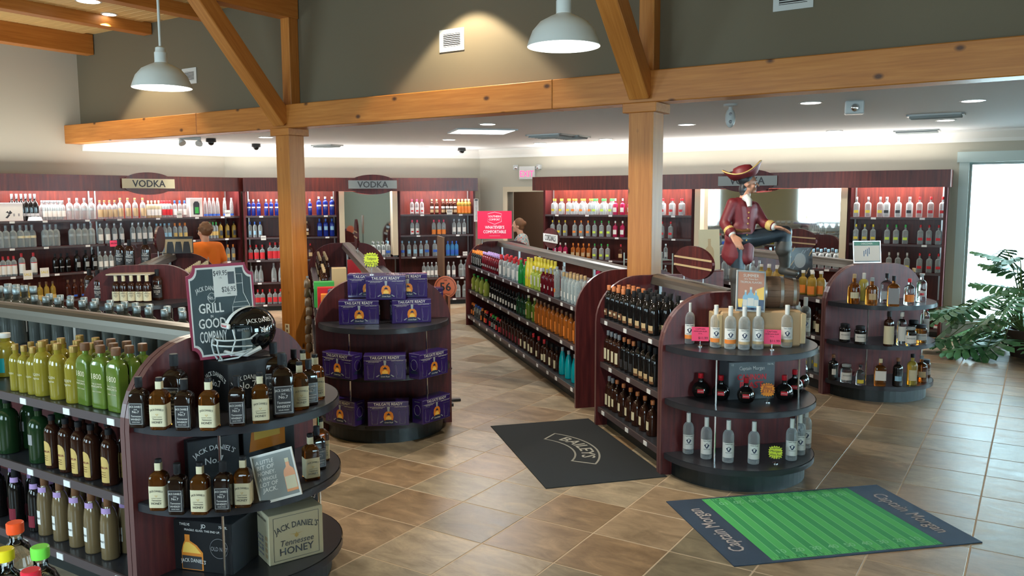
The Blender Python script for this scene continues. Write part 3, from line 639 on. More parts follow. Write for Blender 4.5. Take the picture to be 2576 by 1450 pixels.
# ------------------------------------------------------------------ gondolas and end displays
ZG = (1.0, .595, .175)
def arch(w, h, rc, seg=10):
    p = [(-w, 0), (w, 0)]
    for i in range(seg+1): a = math.pi/2*i/seg; p.append((w-rc+rc*math.cos(a), h-rc+rc*math.sin(a)))
    for i in range(seg+1): a = math.pi/2*(1+i/seg); p.append((-w+rc+rc*math.cos(a), h-rc+rc*math.sin(a)))
    return p
def end_panel(parent, y, w=.61, h=1.38, rc=.42, t=.035, name='end_panel'):
    o = MB().prism(arch(w, h, rc), y, y+t, 'y', 0, 1); return o.build(name, ['mahogany', 'edge_band'], parent)
def gondola(fr, L, lab, w=.56, far_panel=True, near_panel=True, sides=(-1, 1), levels=(0, 1, 2), y0=0, rail=True):
    r = empty('gondola', fr.w(0, 0), fr.rz, label=lab, cat='gondola shelf')
    MB().box(-.5, .5, y0+.04, L-.04, 0, .12).build('kick_base', 'kick', r)
    MB().box(-.012, .012, y0+.04, L-.04, .12, .98).build('centre_panel', 'mahogany', r)
    if near_panel: end_panel(r, y0)
    if far_panel: end_panel(r, L-.035)
    n = max(1, round(L/1.25))
    for i in range(n+1): yy = y0+.06+(L-y0-.12)*i/n; MB().box(-.014, .014, yy-.014, yy+.014, .98, 1.34).build('upright', 'steel', r)
    if rail:
        P = [(-.075, 1.335), (-.085, 1.30), (-.079, 1.298), (-.068, 1.333), (-.02, 1.352), (.02, 1.352), (.068, 1.333), (.079, 1.298), (.085, 1.30), (.075, 1.335), (.07, 1.365), (.05, 1.383), (.02, 1.39), (-.02, 1.39), (-.05, 1.383), (-.07, 1.365)]
        MB().prism(P[::-1], y0+.036, L-.036, 'y').build('top_rail', 'rail_metal', r)
    for s in sides:
        for k in levels:
            z = ZG[k]; ww = w+(.0 if k < 2 else .02)
            MB().box(*sorted((s*.013, s*ww)), y0+.036, L-.036, z-.03, z).build('shelf', 'charcoal', r)
            MB().box(*sorted((s*ww, s*(ww+.012))), y0+.036, L-.036, z-.045, z+.002).build('price_rail', 'shelf_edge', r)
            tg = MB().box(*sorted((s*(ww+.012), s*(ww+.017))), -.03, .03, z-.042, z-.008).mesh('price_tag', ['tag_white'])
            m_ = max(2, int((L-y0)/.42))
            for i in range(m_): link('price_tag', tg, r, (0, y0+(L-y0)*(i+.5+rnd.uniform(-.2, .2))/m_, 0))
    return r
def half_round(w, bul, seg=28):
    return [(w*math.cos(math.pi+math.pi*i/seg), bul*math.sin(math.pi+math.pi*i/seg)) for i in range(seg+1)]
def end_display(fr, lab, w=.61, bul=.58, h=1.38, rc=.42, zs=ZG, name='end_display', base=True):
    r = empty(name, fr.w(0, 0), fr.rz, label=lab, cat='display shelf')
    end_panel(r, -.04, w, h, rc, name='back_panel')
    for k, z in enumerate(zs):
        p = half_round(w-.03, bul); q = half_round(w-.024, bul+.006)
        MB().prism([(a, b-.041) for a, b in p], z-.045, z, 'z').build('shelf', 'charcoal', r)
        e = MB(); n = len(q)
        e.add([(a, b-.041, zz) for zz in (z-.043, z-.002) for a, b in q], [(i, i+1, n+i+1, n+i) for i in range(n-1)], 0, True); e.build('edge_strip', 'shelf_edge' if False else 'charcoal', r)
    p = half_round(w-.09, bul-.06); MB().prism([(a, b-.041) for a, b in p], 0, zs[-1]-.045, 'z').build('kick_base', 'kick', r)
    for s in (-1, 1):
        MB().lathe([(.007, zs[-1]), (.007, zs[0]-.045)], 8).build('support_rod', 'chrome', r, (s*w*.55, -bul*.62, 0))
    return r
def oncol(fr, X, y, z): return fr.sx(X, y, z)
FA = Fr(1.22, 8.22, -G); FA2 = Fr(1.70, 6.26, -G); FBg = Fr(-1.17, 7.47, -G); FE = Fr(3.88, 8.81, -G); FC = Fr(-4.03, 9.0, -G); FJ = Fr(-1.59, 4.49, rad(58))
gondola(FA, 5.65, 'long cordial gondola running beside the tiled aisle')
gondola(FA2, 1.42, 'short gondola of dark bottles behind the rum display')
gondola(FBg, 6.0, 'gondola running back behind the purple gift boxes')
gondola(FE, 2.6, 'short gondola behind the whiskey end display near the plant')
gondola(FC, 2.0, 'short gondola behind the black bourbon end display')
gondola(FJ, 4.2, 'gondola of yellow mixers with a bullnose metal rail')
end_display(FA2, 'round-fronted end display carrying the rum bottles and statue')
end_display(FBg, 'round-fronted end display stacked with purple gift boxes')
end_display(FE, 'round-fronted end display of mixed whiskeys beside the plant')
end_display(FC, 'dark round-fronted end display of black bourbon bottles')
end_display(FJ, 'dark round-fronted end display of square whiskey bottles and cartons')
# signs standing on rails
def rail_sign(fr, yl, text, lab, w=.34, h=.14, z=1.56, stripes=True, face=1, mt='mahogany'):
    """oval sign on two rods standing on the rail, its face to local -X"""
    p = fr.w(0, yl, z); o = empty('aisle_sign', p, fr.rz-math.pi/2, label=lab, cat='sign'); N = 36
    MB().prism([(w*math.cos(2*math.pi*i/N), h*math.sin(2*math.pi*i/N)) for i in range(N)], -.012, .012, 'y').build('oval_board', mt, o)
    for s in (-1, 1): MB().lathe([(.005, 1.39-z), (.005, -h*.7)], 8).build('rod', 'steel', o, (s*w*.5, .0, 0))
    if text: MB().box(-w*.97, w*.97, -.018, -.012, -.055, .055).build('name_plate', 'white', o); MB().text(text, .075, 0, -.03, -.0195, 0, w*1.6, .014).build('lettering', 'ink', o)
    else:
        for zz in (-.035, .035): MB().box(-w*.97, w*.97, -.018, -.012, zz-.008, zz+.008).build('brass_stripe', 'tan', o)
rail_sign(FA, FA.sy(1387, 0, 1.56), 'CORDIALS', 'oval cordials sign on rods over the long gondola rail', .33, .135, 1.555)
rail_sign(FA2, FA2.sy(1745, 0, 1.55), '', 'large oval sign with two brass stripes behind the lowered hand of the statue', .35, .14, 1.545)
rail_sign(FE, FE.sy(2013, 0, 1.55), '', 'oval sign with two brass stripes beyond the statue knee', .34, .14, 1.56)
rail_sign(FC, FC.sy(402, 0, 1.6), '', 'narrow edge-on oval sign rising from the bourbon gondola rail', .34, .16, 1.6)
rail_sign(FBg, FBg.sy(897, 0, 1.6), '', 'tall dark oval sign seen edge-on before the narrow mirror', .3, .2, 1.62)
# ------------------------------------------------------------------ bottle kinds
w8 = 1.1
kind('clear750', .30, .038, .185, .235, .014, 'f_clear', 'foil', .035, [('white', .05, .14, 1.0)])
kind('clear_blue', .30, .039, .185, .235, .014, 'f_clear', 'ltblue', .035, [('ltblue', .06, .14, 1.0)])
kind('clear_big', .335, .052, .2, .26, .016, 'f_clear', 'silver', .035, [('silver', .14, .175, 1.2)])
kind('clear_yel', .335, .05, .2, .26, .016, 'f_clear', 'silver', .035, [('cream', .14, .175, 1.2)])
kind('clear_sq', .29, .040, .18, .215, .013, 'f_clear', 'white', .04, [('silver', .07, .12, .5)], n=5, dep=.8)
for nme, c, lb in (('sq_yellow', 'yellow', 'yellow'), ('sq_orange', 'orange', 'orange'), ('sq_green', 'green', 'lime'), ('sq_redcap', 'red', 'red'), ('sq_white', 'white', 'yellow'), ('sq_grey', 'grey', 'ink')):
    kind(nme, .29, .040, .18, .215, .013, 'f_clear', c, .04, [(lb, .06, .1, .45)], n=5, dep=.8)
kind('sq_red', .29, .040, .18, .215, .013, 'f_pink', 'white', .04, [('white', .05, .13, .6)], n=5, dep=.8)
kind('sq_amber', .29, .040, .18, .215, .013, 'f_amber', 'orange', .04, [('tan', .05, .12, .6)], n=5, dep=.8)
kind('sq_dark', .29, .040, .18, .215, .013, 'f_brown', 'red', .04, [('tan', .05, .12, .6)], n=5, dep=.8)
kind('black_tall', .40, .05, .2, .30, .016, 'd_black', 'foil', .075, [('grey', .07, .11, .8)])
kind('tan_label', .30, .04, .18, .235, .014, 'f_clear', 'copper', .03, [('tan', .03, .15, 1.2)])
kind('pale_yel', .29, .037, .19, .235, .014, 'f_pale', 'cream', .04, [('white', .04, .14, 1.2)])
kind('red_stack', .29, .037, .19, .235, .014, 'f_clear', 'red', .05, [('red', .04, .14, 1.3)])
kind('blue_stack', .29, .037, .19, .235, .014, 'f_clear', 'blue', .05, [('white', .04, .14, 1.3)])
kind('frost_tall', .33, .036, .10, .30, .014, 'f_clear', 'white', .04, [('blue', .01, .045, 1.5)])
kind('orange_cap', .30, .036, .19, .24, .014, 'f_clear', 'orange', .05, [('gold', .06, .13, 1)])
kind('green_cap', .30, .036, .19, .24, .014, 'f_clear', 'green', .05, [('gold', .06, .13, 1)])
kind('brown_yel', .30, .04, .19, .24, .014, 'f_gold', 'black', .04, [('ink', .05, .14, .8)])
kind('dk_gold', .30, .04, .19, .24, .014, 'f_brown', 'tan', .04, [('gold', .05, .14, .7)])
kind('redcap_white', .30, .040, .19, .24, .014, 'f_clear', 'red', .05, [('white', .03, .16, 1.3), ('red', .16, .17, 1.3)])
kind('black_round', .30, .040, .19, .24, .014, 'd_black', 'black', .05, [('grey', .08, .10, .8)])
kind('black_logo', .335, .05, .2, .26, .016, 'd_black', 'black', .05, [('plate_grey2', .07, .15, .6)])
kind('gold_bottle', .30, .04, .17, .23, .015, 'f_gold', 'brown', .04, [('gold', .03, .10, 1)])
kind('pink_dark', .30, .04, .17, .23, .015, 'f_brown', 'brown', .04, [('blue', .03, .06, .7)])
kind('blue750', .30, .036, .20, .24, .014, 'f_blue', 'white', .04, [('white', .14, .165, .9)])
kind('blue_big', .345, .048, .23, .28, .017, 'f_blue', 'white', .04, [('white', .165, .195, .9)])
kind('blue_plain', .335, .048, .22, .27, .017, 'f_blue', 'blue', .05, [('ltblue', .12, .19, .7)])
kind('clear_bluecap', .29, .037, .18, .235, .013, 'f_clear', 'blue', .05, [('ltblue', .05, .12, .5)])
kind('red_label', .28, .042, .17, .2, .014, 'f_clear', 'red', .045, [('red', .02, .14, 1.3)], n=4, dep=.8)
kind('flask', .31, .043, .10, .24, .014, 'f_clear', 'grey', .03, [('grey', .03, .07, .6)])
kind('red_oval', .28, .042, .17, .2, .014, 'f_clear', 'red', .05, [('red', .04, .13, .9)], n=4, dep=.8)
kind('brown_white', .29, .037, .18, .235, .014, 'f_brown', 'tan', .04, [('white', .11, .15, 1), ('tan', .03, .09, 1)])
kind('orange_lab', .29, .038, .18, .235, .014, 'f_gold', 'tan', .045, [('orange', .02, .15, 1.3)])
kind('orange_low', .29, .040, .18, .235, .014, 'f_clear', 'pink', .045, [('orange', .01, .10, 1.4)])
kind('sky750', .29, .040, .18, .235, .014, 'f_sky', 'blue', .045, [('blue', .03, .12, 1)])
kind('clear_bcap2', .31, .047, .19, .245, .018, 'f_clear', 'ltblue', .05, [('blue', .08, .13, 1.0)])
kind('white_low', .29, .038, .18, .235, .014, 'f_clear', 'pink', .045, [('white', .02, .13, 1.2), ('red', .05, .08, .6)])
# gondola kinds
kind('stick_orange', .25, .03, .17, .20, .014, 'd_black', 'orange', .05, [('white', .04, .15, .5)])
kind('berry', .27, .036, .16, .21, .014, 'd_red', 'lilac', .04, [('ink', .05, .1, .8), ('white', .06, .09, .6)])
kind('red_foil', .30, .038, .17, .23, .018, 'f_clear', 'red', .07, [('white', .03, .15, 1.2)])
kind('green_liq', .30, .041, .12, .26, .014, 'f_green', 'green', .03, [])
kind('gall_yel', .36, .043, .10, .32, .016, 'yellowbright', 'yellow', .05, [('gold', .1, .13, .8)])
kind('lime_white', .27, .042, .16, .20, .015, 'f_lime', 'white', .04, [('white', .05, .16, .55)])
kind('dred_diam', .28, .038, .17, .22, .014, 'd_red', 'silver', .04, [('white', .06, .1, .4)])
kind('slim_clear', .34, .034, .22, .29, .014, 'f_clear', 'silver', .03, [('orange', .06, .1, .6)])
kind('wood_cap', .30, .034, .18, .24, .014, 'f_clear', 'kraft', .045, [('white', .04, .1, .5)])
kind('pale_green', .26, .05, .15, .21, .02, 'f_lime', 'green', .03, [('cream', .05, .10, .5)])
kind('dark_white', .26, .036, .16, .20, .014, 'd_black', 'black', .04, [('white', .04, .10, .9)])
kind('dgreen', .28, .037, .17, .22, .014, 'd_green', 'black', .04, [('darkgreen', .04, .1, .9)])
kind('limoncello', .29, .043, .18, .22, .015, 'limefill', 'cream', .03, [('tan', .05, .12, .5)])
kind('amber_slim', .29, .035, .19, .24, .014, 'f_amber', 'brown', .04, [('orange', .03, .14, .5)])
kind('mini_red', .2, .04, .13, .16, .02, 'd_black', 'red', .05, [('red', .02, .09, 1)]); kind('mini_green', .2, .04, .13, .16, .02, 'd_black', 'green', .05, [('grey', .02, .09, 1)])
kind('mini_blue', .2, .035, .13, .16, .02, 'f_clear', 'blue', .04, [('ink', .02, .09, 1)]); kind('mini_orange', .2, .035, .13, .16, .02, 'd_brown', 'orange', .04, [('orange', .02, .09, 1)])
kind('dark_plain', .27, .036, .17, .21, .014, 'd_brown', 'black', .04, [('maroon', .03, .11, .9)])
kind('dark_cream', .27, .042, .16, .20, .015, 'd_brown', 'black', .04, [('cream', .03, .12, .8)]); kind('dark_redcap', .27, .042, .16, .20, .015, 'd_brown', 'red', .05, [('cream', .03, .10, .8)])
kind('teal', .30, .042, .08, .26, .014, 'tealfill', 'silver', .04, [])
kind('cream_copper', .30, .042, .17, .24, .016, 'd_black', 'copper', .045, [('brown', .03, .09, .9), ('cream', .055, .075, .5)])
kind('cream_black', .31, .046, .17, .25, .017, 'd_black', 'black', .05, [('tan', .04, .08, .8), ('brown', .02, .04, .9)])
kind('irish', .29, .04, .17, .23, .014, 'd_brown', 'grey', .045, [('cream', .03, .13, .7)])
kind('oval_lab', .29, .05, .13, .22, .015, 'd_brown', 'copper', .035, [('cream', .05, .12, .5)])
kind('coppercap', .29, .038, .17, .22, .014, 'd_black', 'copper', .04, [('ink', .03, .1, .8)])
kind('tan_cork', .27, .04, .15, .2, .016, 'd_brown', 'tan', .04, [('cream', .04, .1, .8)])
kind('silver_big', .385, .052, .24, .30, .021, 'f_dim', 'silvercap', .045, [('silver', .08, .18, 1)])
kind('honey_jar', .17, .05, .13, .15, .035, 'f_gold', 'white', .03, [])
kind('jar_orange', .27, .05, .15, .2, .02, 'f_gold', 'white', .03, [('orange', .02, .11, 1.4)])
# near kinds
kind('marg_jug', .27, .068, .16, .22, .028, 'yellowfill', 'white', .03, [('teal', .03, .12, .9)])
kind('gold_small', .27, .038, .17, .215, .015, 'yellowfill', 'goldcap', .035, [])
kind('gold_marg', .31, .05, .19, .25, .019, 'yellowfill', 'goldcap', .035, [])
kind('lime_box', .335, .054, .225, .275, .021, 'limefill', 'brown', .04, [], n=7, dep=.6)
kind('green_jug', .33, .06, .2, .27, .02, 'greendark', 'black', .03, [('grey', .11, .17, .3)])
kind('arch_yellow', .30, .043, .20, .25, .016, 'd_brown', 'black', .03, [])
kind('dark_wine', .33, .043, .19, .27, .017, 'd_black', 'black', .05, [('maroon', .03, .1, .8), ('lilac', .255, .285, 1.5)])
kind('mudslide', .34, .047, .17, .29, .019, 'creamfill', 'brown', .05, [('white', .07, .15, .35), ('lilac', .255, .285, 1.2)])
kind('tenn_black', .245, .039, .155, .19, .0145, 'd_whisk', 'black', .05, [('ink', .018, .125, .96)], n=7, dep=1, rc=.0175)
kind('tenn_black_l', .325, .052, .20, .25, .018, 'd_whisk', 'black', .06, [('ink', .02, .165, .96)], n=7, dep=1, rc=.021)
kind('honey', .25, .040, .155, .192, .0145, 'g_amber', 'black', .018, [('cream', .018, .125, 1.7), ('cream', .195, .232, 2.6)], n=7, dep=1, rc=.016)
kind('evan_big', .335, .056, .2, .265, .019, 'd_brown', 'black', .08, [('ink', .03, .17, 1.0)], rc=.022)
kind('evan_white', .285, .043, .165, .215, .016, 'd_brown', 'cream', .062, [('cream', .015, .115, 1.2)], rc=.0185)
kind('rum_white', .31, .0415, .19, .24, .0155, 'n_clear', 'white', .07, [('white', .04, .15, 1.25)], rc=.0165)
kind('rum_orange', .31, .0415, .19, .24, .0155, 'n_clear', 'white', .07, [('white', .07, .15, 1.25), ('orange', .04, .07, 1.25)], rc=.0165)
kind('rum_brown', .31, .0415, .19, .24, .0155, 'n_clear', 'white', .07, [('white', .06, .15, 1.25), ('tan', .04, .06, 1.25)], rc=.0165)
kind('w_tear', .25, .05, .13, .18, .013, 'g_amber', 'tan', .035, [('cream', .05, .1, .7)])
kind('w_round', .23, .05, .13, .17, .014, 'g_amber', 'silver', .03, [('tan', .05, .1, .6)])
kind('w_flask', .25, .047, .15, .19, .013, 'g_amber', 'black', .04, [('grey', .02, .15, .75)], n=6, dep=.5)
kind('w_clearflask', .25, .047, .15, .19, .013, 'g_clear', 'black', .04, [('white', .03, .1, .75)], n=6, dep=.5)
kind('w_red', .22, .042, .13, .17, .013, 'g_clear', 'red', .03, [('orange', .03, .09, 1)])
kind('w_clearred', .24, .04, .15, .19, .013, 'g_clear', 'silver', .03, [('white', .05, .1, .8), ('red', .06, .08, .4)])
kind('w_yellow', .24, .04, .15, .19, .013, 'g_straw', 'white', .05, [])
kind('jar_dark', .155, .046, .11, .125, .034, 'd_black', 'black', .03, [('white', .025, .09, 1.1)], rc=.037, name='jar')
kind('jar_clear', .155, .046, .11, .125, .034, 'g_clear', 'silver', .02, [('white', .025, .09, 1.1)], rc=.037, name='jar')
kind('jar_amber', .155, .046, .11, .125, .034, 'g_amber', 'black', .03, [('white', .025, .08, 1.1)], rc=.037, name='jar')
kind('cream_label', .29, .040, .19, .225, .014, 'd_brown', 'black', .045, [('cream', .02, .17, 1.3)])
kind('clear_wl', .28, .037, .18, .22, .014, 'g_clear', 'white', .04, [('white', .04, .16, 1.0)])
kind('diamond', .22, .042, .13, .17, .013, 'd_black', 'brown', .03, [('white', .05, .10, .4)])
kind('small_clear', .17, .034, .10, .13, .012, 'g_clear', 'black', .02, [('yellow', .02, .05, .8)])
kind('amber_wl', .23, .045, .15, .175, .013, 'g_amber', 'cream', .035, [('white', .05, .13, .95)], n=6, dep=.7)
kind('dark_blue', .24, .04, .15, .185, .013, 'd_black', 'brown', .03, [('ltblue', .05, .09, .7)])
kind('straw_wl', .26, .042, .16, .2, .014, 'g_straw', 'black', .03, [('cream', .04, .13, .8)])
kind('tonic', .30, .043, .17, .25, .0145, 'g_clear', 'orange', .028, [('white', .08, .18, 1.9)], rc=.0185)
def ex_tenn(k):
    L = []; s = k['r']/.039; a = MB(); 
    fn = onlabel(k, .05*s); y = 0
    a.text("JACK DANIEL'S", .0135*s, 0, .102*s, 0, 0, .062*s, .006, 0, 0, fn); a.text('OLD', .006*s, 0, .09*s, 0, 0, None, .004, 0, 0, fn); a.text('No.7', .012*s, 0, .076*s, 0, 0, None, .006, 0, 0, fn)
    a.text('Tennessee', .010*s, 0, .056*s, 0, 0, .05*s, .004, 0, .2, fn); a.text('WHISKEY', .011*s, 0, .04*s, 0, 0, .05*s, .008, 0, 0, fn); a.text('SOUR MASH', .005*s, 0, .029*s, 0, 0, None, .004, 0, 0, fn)
    r = k['r']+.0014; w = .031*s
    for x0, x1, z0, z1 in ((-w, w, .021*s, .0222*s), (-w, w, .1205*s, .1217*s), (-w, -w+.0012, .021*s, .1217*s), (w-.0012, w, .021*s, .1217*s)): a.rect(x0, x1, z0, z1, -r)
    return [('lettering', a.mesh('lettering', ['white']))]
def ex_honey(k):
    fn = onlabel(k, .05); a = MB()
    a.text("JACK DANIEL'S", .0125, 0, .098, 0, 0, .062, .006, .12, 0, fn); a.text('Tennessee', .008, 0, .052, 0, 0, .05, .004, 0, .2, fn); a.text('HONEY', .012, 0, .035, 0, 0, .05, .01, 0, 0, fn)
    a.text('WHISKEY LIQUEUR', .004, 0, .064, 0, 0, None, 0, 0, 0, fn)
    b = MB(); 
    for x, z in ((-.004, .078), (.004, .078), (0, .073)): b.poly([(x-.003, z), (x, z-.002), (x+.003, z), (x, z+.004)], -k['r']-.0014)
    return [('lettering', a.mesh('lettering', ['ink'])), ('bee_mark', b.mesh('bee_mark', ['gold']))]
def ex_evan(k):
    s = k['r']/.056; fn = onlabel(k, .1*s); a = MB(); z1 = .15*s if k['cap'] == 'black' else .1; h = .55 if k['cap'] != 'black' else 1
    for t, z, sz in (('Evan', z1, .02), ('Williams', z1-.022*h, .02), ('Kentucky', z1-.05*h, .013), ('Bourbon', z1-.066*h, .013), ('1783', z1-.085*h, .01)): a.text(t, sz*(.62 if h < 1 else 1), 0, z, 0, 0, k['r']*1.5, .006, 0, 0, fn)
    return [('lettering', a.mesh('lettering', ['white' if k['cap'] == 'black' else 'ink']))]
def ex_rum(k):
    fn = onlabel(k, .1); a = MB(); a.text('Captain Morgan', .010, 0, .138, 0, 0, .058, .008, 0, 0, fn); a.text('WHITE RUM', .007, 0, .075, 0, 0, .05, .006, 0, 0, fn)
    b = MB(); fn2 = onlabel(k, .1)
    b.add([fn2(.017*math.cos(t)*(1+.25*math.sin(3*t)), .104+.017*math.sin(t)*(1+.2*math.cos(4*t))) for t in [2*math.pi*i/14 for i in range(14)]], [tuple(range(14))])
    c = MB(); 
    for z in (.262, .272, .282): sheet(c, k, z, z+.003, 2.8, 0, .002)
    c.text('Morgan', .006, 0, .25, 0, 0, None, .004, 0, 0, fn2)
    return [('lettering', a.mesh('lettering', ['ink'])), ('emblem_patch', b.mesh('emblem_patch', [ 'navy'])), ]
def ex_words(rows, mt='ink'):
    def f(k):
        fn = onlabel(k, .1); a = MB()
        for t, sz, z, mw in rows: a.text(t, sz, 0, z, 0, 0, mw, .006, 0, 0, fn)
        return [('lettering', a.mesh('lettering', [mt]))]
    return f
def ex_arch(k):
    fn = onlabel(k, .1, .0012); P = [(-.034, .02), (.034, .02), (.034, .12)]+[(.034*math.cos(t), .12+.04*math.sin(t)) for t in [math.pi*i/12 for i in range(1, 12)]]+[(-.034, .12)]
    a = MB()      # arch built in strips so that it follows the glass
    for i in range(10):
        x0, x1 = -.034+.0068*i, -.034+.0068*(i+1); t = lambda x: .12+.04*math.sqrt(max(0, 1-(x/.034)**2)); a.add([fn(x0, .02), fn(x1, .02), fn(x1, t(x1)), fn(x0, t(x0))], [(0, 1, 2, 3)])
    b = MB(); b.text('KAHLUA', .013, 0, .095, 0, 0, .058, .008, 0, .0, onlabel(k, .1, .002)); c = MB(); 
    for z in (.05, .062, .074): c.text('coffee liqueur', .005, 0, z, 0, 0, .05, .002, 0, 0, onlabel(k, .1, .002))
    return [('label', a.mesh('label', ['gold'])), ('lettering', b.mesh('lettering', ['maroon'])), ('small_print', c.mesh('small_print', ['brown']))]
EXTRA.update(tenn_black=ex_tenn, tenn_black_l=ex_tenn, honey=ex_honey, evan_big=ex_evan, evan_white=ex_evan, rum_white=ex_rum, rum_orange=ex_rum, rum_brown=ex_rum,
    gold_marg=ex_words([('GOLDEN', .016, .12, .07), ('Margarita', .012, .1, .07)], 'cream'), gold_small=ex_words([('GOLDEN', .012, .10, .05)], 'cream'),
    lime_box=ex_words([('1800', .03, .16, .08), ('THE ULTIMATE', .008, .13, .08), ('MARGARITA', .012, .115, .08), ('READY TO DRINK', .006, .09, .08)], 'cream'),
    arch_yellow=ex_arch, mudslide=ex_words([('MUD', .012, .1, .03)], 'ink'), tonic=ex_words([('SUGAR FREE', .014, .12, .08)], 'ink'),
    jar_dark=ex_words([('MOONSHINE', .012, .06, .07)]), jar_clear=ex_words([('MOONSHINE', .012, .06, .07)]), jar_amber=ex_words([('MOONSHINE', .012, .06, .07)]))

# ------------------------------------------------------------------ wall shelves
Y = .07
T1, T2, T3, T4, T5 = ZS
LW = 'on the %s shelf of the long wall behind the orange shirt'
def L(k, z, a, b, n, kn, d, rows=1, **kw): wallrow(FL, Y, z, a, b, n, kn, d, rows, **kw)
L(0, T1, 24, 100, 6, 'black_tall', 'tall black foil-capped bottle beside the white carton')
L(0, T1, 107, 166, 5, 'clear750', 'small clear bottle, top shelf next to tall black ones', 2)
L(0, T1, 168, 240, 4, 'clear_big', 'large clear bottle with silver band on the top wall shelf')
L(0, T1, 246, 296, 4, 'tan_label', 'clear bottle with tan label and copper cap under the lit valance')
L(0, T1, 298, 366, 4, 'tan_label', 'larger tan-labelled copper-capped bottle directly under the vodka sign', scale=1.12)
L(0, T1, 369, 406, 4, 'pale_yel', 'pale yellow bottle with white label on the brightly lit top shelf')
L(0, T1, 408, 434, 3, 'red_stack', 'red-capped red-labelled bottle on the lit top shelf', 2)
L(0, T1, 436, 471, 3, 'blue_stack', 'blue-capped white-labelled bottle beside the window gift box')
L(0, T1, 513, 553, 4, 'frost_tall', 'tall frosted blue-footed bottle near the top shelf end')
L(0, T1, 562, 588, 2, 'frost_tall', 'tall frosted bottle last before the mahogany divider', 1)
L(0, T2, -10, 44, 3, 'clear_big', 'large clear bottle with banded shoulder at the frame edge, second shelf')
L(0, T2, 45, 92, 3, 'clear_yel', 'large clear bottle with cream band on the second wall shelf')
L(0, T2, 106, 152, 3, 'clear_big', 'large clear pale-banded bottle, second wall shelf over red caps')
L(0, T2, 174, 240, 4, 'clear_big', 'large clear bottle in the longest run of the second wall shelf')
L(0, T2, 248, 312, 4, 'clear750', 'clear white-labelled bottle behind the bourbon display, second wall shelf', scale=1.1)
L(0, T2, 330, 384, 4, 'clear750', 'clear bottle beside the red price card on the second wall shelf', scale=1.1)
L(0, T2, 390, 432, 4, 'clear_blue', 'clear blue-labelled bottle above the dark picture board')
L(0, T2, 436, 472, 3, 'orange_cap', "orange-capped bottle beside the orange-shirted person's hair", 1)
L(0, T2, 516, 549, 4, 'green_cap', "green-capped bottle just behind the orange-shirted person's hair", 1)
L(0, T2, 551, 594, 3, 'brown_yel', 'dark yellow bottle last on the second shelf before the divider')
L(0, T3, -10, 44, 4, 'redcap_white', 'small red-capped white-labelled bottle on the third shelf')
L(0, T3, 50, 94, 2, 'redcap_white', 'red-capped white-labelled bottle above the yellow sale cards', scale=1.12)
L(0, T3, 134, 178, 3, 'black_round', 'slim black bottle on the third wall shelf')
L(0, T3, 188, 246, 3, 'black_logo', 'wide black emblem bottle on the third wall shelf', 1)
L(0, T3, 248, 300, 4, 'clear750', 'dim clear bottle on the third wall shelf behind the bourbon display', 1)
L(0, T3, 556, 592, 3, 'orange_cap', "gold-labelled bottle under the person's elbow before the divider")
L(0, T4, 34, 84, 3, 'gold_bottle', 'square-shouldered golden bottle on the fourth wall shelf')
L(0, T4, 96, 142, 3, 'gold_bottle', 'golden bottle beside the darker ones on the fourth wall shelf')
L(0, T4, 166, 214, 3, 'pink_dark', 'dark bottle with small blue label low on the fourth wall shelf')
for x in (216, 251, 286):  # round emblems on the wide black bottles
    pass
L = None
def B(z, a, b, n, kn, d, rows=1, **kw): wallrow(FB, Y, z, a, b, n, kn, d, rows, **kw)
B(T1, 622, 656, 3, 'blue750', 'cobalt blue bottle nearest the divider, top back shelf')
B(T1, 665, 702, 3, 'blue750', 'cobalt blue bottle just before the pine post, top back shelf')
B(T1, 760, 785, 2, 'blue750', 'cobalt blue bottle just past the pine post, top back shelf')
B(T1, 796, 842, 3, 'blue_big', 'large cobalt blue bottle beside the mirror, top back shelf')
B(T2, 624, 661, 3, 'clear_bluecap', 'clear bottle with pointed blue cap, second back shelf')
B(T2, 757, 778, 2, 'brown_white', 'small dark bottle just past the pine post, second back shelf')
B(T2, 798, 843, 3, 'blue_plain', 'plain deep blue bottle beside the mirror, second back shelf')
B(T3, 625, 667, 3, 'red_label', 'bottle with broad red label nearest the divider, third back shelf')
B(T3, 675, 712, 3, 'red_label', 'taller red-labelled bottle against the pine post, third back shelf', scale=1.15)
B(T3, 776, 790, 1, 'sq_dark', 'single dark red-labelled bottle past the pine post')
B(T4, 628, 664, 3, 'flask', 'clear teardrop bottle nearest the divider, fourth back shelf')
B(T4, 684, 714, 2, 'flask', 'large clear teardrop bottle against the pine post', scale=1.15)
B(T5, 632, 668, 3, 'red_oval', 'clear bottle with oval red label on the lowest back shelf')
B(T5, 674, 712, 3, 'red_oval', 'red-labelled bottle against the pine post on the lowest back shelf')
B(T1, 1032, 1066, 3, 'white_low', 'clear red-labelled bottle first past the mirror, top back shelf')
B(T1, 1082, 1103, 2, 'brown_white', 'small brown bottle with white label, top back shelf past the mirror')
B(T1, 1111, 1149, 4, 'brown_white', 'brown bottle behind the white price card, top back shelf', 2)
B(T1, 1151, 1186, 4, 'orange_lab', 'orange-labelled bottle at the end of the top back shelf', 2)
B(T2, 1032, 1055, 2, 'white_low', 'tall white-labelled bottle, second shelf past the mirror')
B(T2, 1087, 1122, 3, 'orange_low', 'clear bottle with low orange label, second shelf past the mirror')
B(T2, 1138, 1172, 3, 'clear750', 'clear bottle over the blue ones, second shelf past the mirror')
B(T3, 936, 970, 3, 'clear750', 'clear bottle under the narrow mirror beside the yellow burst sign')
B(T3, 971, 1018, 3, 'clear_bcap2', 'clear bottle with light blue cap under the narrow mirror')
B(T3, 1025, 1064, 3, 'clear_blue', 'clear blue-labelled bottle, third shelf past the mirror')
B(T3, 1068, 1100, 2, 'clear_bcap2', 'stout clear bottle before the brown placard, third shelf')
